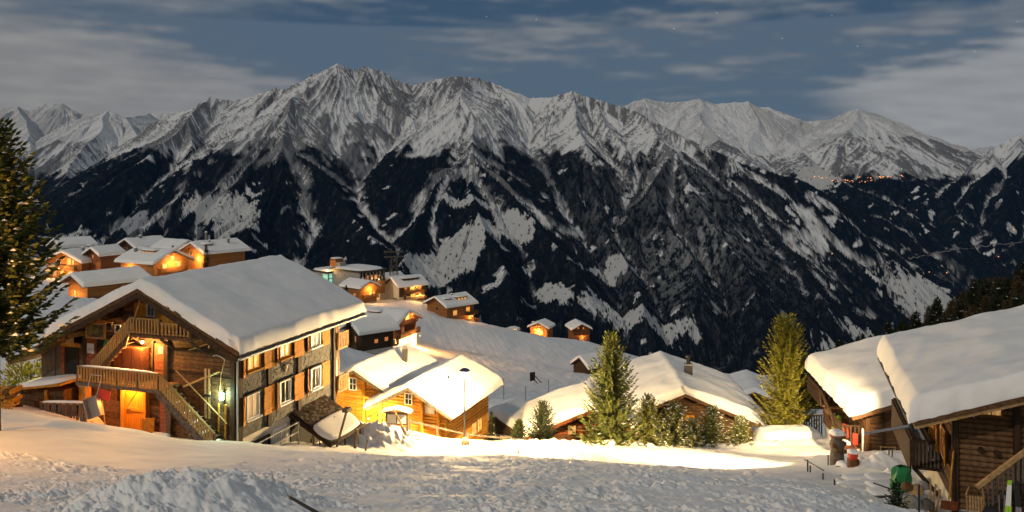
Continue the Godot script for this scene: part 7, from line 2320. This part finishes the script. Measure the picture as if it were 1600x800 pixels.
	for j in 15:
		for k in 20:
			var an := TAU * k / 20
			var y := 0.9 * j / 14.0
			var rr := 0.30 * sqrt(maxf(0.0, 1.0 - pow(absf(y / 0.9 - 0.46) / 0.56, 6.0))) + 0.04
			rr *= 1.0 + 0.16 * pow(absf(sin(an * 2.0)), 2.0) + 0.10 * sin(an * 5.0 + y * 2.0)
			rr *= 1.0 + 0.45 * nn.get_noise_3d(cos(an) * 0.8, y * 0.7, sin(an) * 0.8) + 0.07 * sin(an * 7.0 + y * 3.0)
			g.v.append(Vector3(cos(an) * rr, y, sin(an) * rr * 0.8))
	for j in 14:
		for k in 20:
			var a := j * 20 + k
			var b := j * 20 + (k + 1) % 20
			g.i.append_array(PackedInt32Array([a, b, a + 20, b, b + 20, a + 20]))
	obj("cloth", g.smooth_mesh(), M.green_tarp, gt)
	obj("cord", bar_mesh(Vector3(-0.45, 0.1, 0.1), Vector3(-1.0, 0.28, -0.3), 0.025), M.dark_metal, gt)
	var gp := thing("garden_figures", "clutter of mossy stones and pale roots under the balcony at the right", "garden ornament", P(1432, 792, 28.8), 0.2)
	for q in [[-0.2, 0.1, 0.1, 0.28, "stone"], [0.25, 0.05, 0.2, 0.24, "wood_grey"], [0.0, 0.5, 0.0, 0.24, "wood_pale"], [0.35, 0.6, -0.1, 0.2, "stone"], [-0.3, 0.62, -0.1, 0.2, "wood_brown"]]:
		obj("stone", dome_mesh(q[3], q[3] * 1.3, q[3] * 0.9, 0.0, int(q[3] * 100), 8, 2.2), M[q[4]], gp).position = Vector3(q[0], q[1], q[2])
	for k in 3:
		obj("root", bar_mesh(Vector3(0.4 + 0.12 * k, -0.2, 0.2), Vector3(0.5 + 0.2 * k, 1.0 - 0.2 * k, 0.1), 0.05, 0.03), M.wood_pale, gp)
	var sb := thing("small_spruce", "little dark spruce twig bush below the green cover", "bush", P(1400, 793, 28.6))
	conifer(sb, 0.95, 0.42, 301, 9, Vector3(0.03, 0.045, 0.02), 0.1, 0.14)
	var sp := thing("red_plough", "red and white plastic snow toy half buried by the stair chalet's white pole", "toy", P(1330, 692, 47.0))
	obj("blade", box_mesh(Vector3(0.1, -0.1, -0.05), Vector3(0.36, 0.55, 0.05)), M.red_paint, sp)
	obj("body", dome_mesh(0.3, 0.2, 0.25, -0.05), M.white_paint, sp).position = Vector3(-0.35, 0, 0)

func far_lights() -> void:
	# the lit village on a terrace across the valley, and single lamps in the valley
	var r := RandomNumberGenerator.new()
	r.seed = 12
	var g := Bag.new()
	var w := Bag.new()
	var spots := [[1262, 268, 9200, 22, 2], [1300, 278, 8900, 30, 8], [1335, 284, 8700, 36, 18], [1365, 278, 8750, 26, 12], [1392, 277, 8800, 18, 8]]
	for q in spots:
		for k in q[4]:
			var px: float = q[0] + r.randf_range(-q[3], q[3])
			var p := terrain_hit(px, q[1] + r.randf_range(-2, 2))
			if p == Vector3.ZERO:
				continue
			var s := r.randf_range(2.0, 5.0)
			g.box(p + Vector3(-s, 1.0, -s), p + Vector3(s, s * 1.7, s))
	for q in [[1301, 398], [1440, 432], [1452, 428], [1532, 235], [1500, 236], [1560, 404], [1585, 362], [1480, 430]]:
		var p := terrain_hit(q[0], q[1])
		if p != Vector3.ZERO:
			g.box(p + Vector3(-3, 1, -3), p + Vector3(3, 6, 3))
	var o := obj("far_village_lamps", g.mesh(), M.far_lamp)
	o.set_meta("kind", "stuff")
	valley_road([[1600, 379], [1550, 386], [1500, 391], [1450, 401], [1415, 408]])
	valley_road([[1397, 408], [1384, 414], [1386, 422], [1392, 428], [1384, 434], [1379, 441]])
	# a few stars
	var sky := [[838, 30], [1053, 45], [1222, 60], [1340, 72], [1523, 80], [1590, 34], [1300, 24], [760, 26], [1120, 20]]
	for q in sky:
		var p := P(q[0], q[1], 30000.0)
		var s := thing("star", "faint star in the dark blue part of the sky", "star", p, 0.0, "stars in the sky")
		obj("point", bar_mesh(Vector3(-22, 7, 0), Vector3(22, -7, 0), 8.0, 8.0, 5), M.star_light, s)

func valley_road(px: Array) -> void:
	# a cleared road across the wooded slope above the valley floor
	var g := Bag.new()
	var prev := Vector3.ZERO
	for k in px.size() - 1:
		for j in 8:
			var a := Vector2(px[k][0], px[k][1]).lerp(Vector2(px[k + 1][0], px[k + 1][1]), j / 8.0)
			var p := terrain_hit(a.x, a.y)
			if p == Vector3.ZERO:
				continue
			p.y += 5.0
			if prev != Vector3.ZERO and prev.distance_to(p) < 420.0:
				g.bar(prev, p, 4.0, 4.0, 4)
			prev = p
	if g.v.size():
		struct("valley_road", g.mesh(), M.concrete)

func terrain_hit(px: float, py: float) -> Vector3:
	# where the line of sight meets the far slopes
	var c := clampi(int(round((px - PX0) / (PX1 - PX0) * (R_COLS - 1))), 0, R_COLS - 1)
	for r in R_ROWS:
		var v := mt_v[r * R_COLS + c]
		if HY - (v.y - EYE) / -v.z * F <= py:
			return v
	return Vector3.ZERO

# ---------------------------------------------------------------- everything in order
func _ready() -> void:
	rng.seed = 20240
	make_camera_and_light()
	make_materials()
	make_mountains()
	make_ground_low()
	make_ground()
	make_left_house()
	make_twin_chalets()
	make_centre_chalets()
	make_right_chalet()
	make_right_house()
	make_village()
	make_trees()
	make_objects()
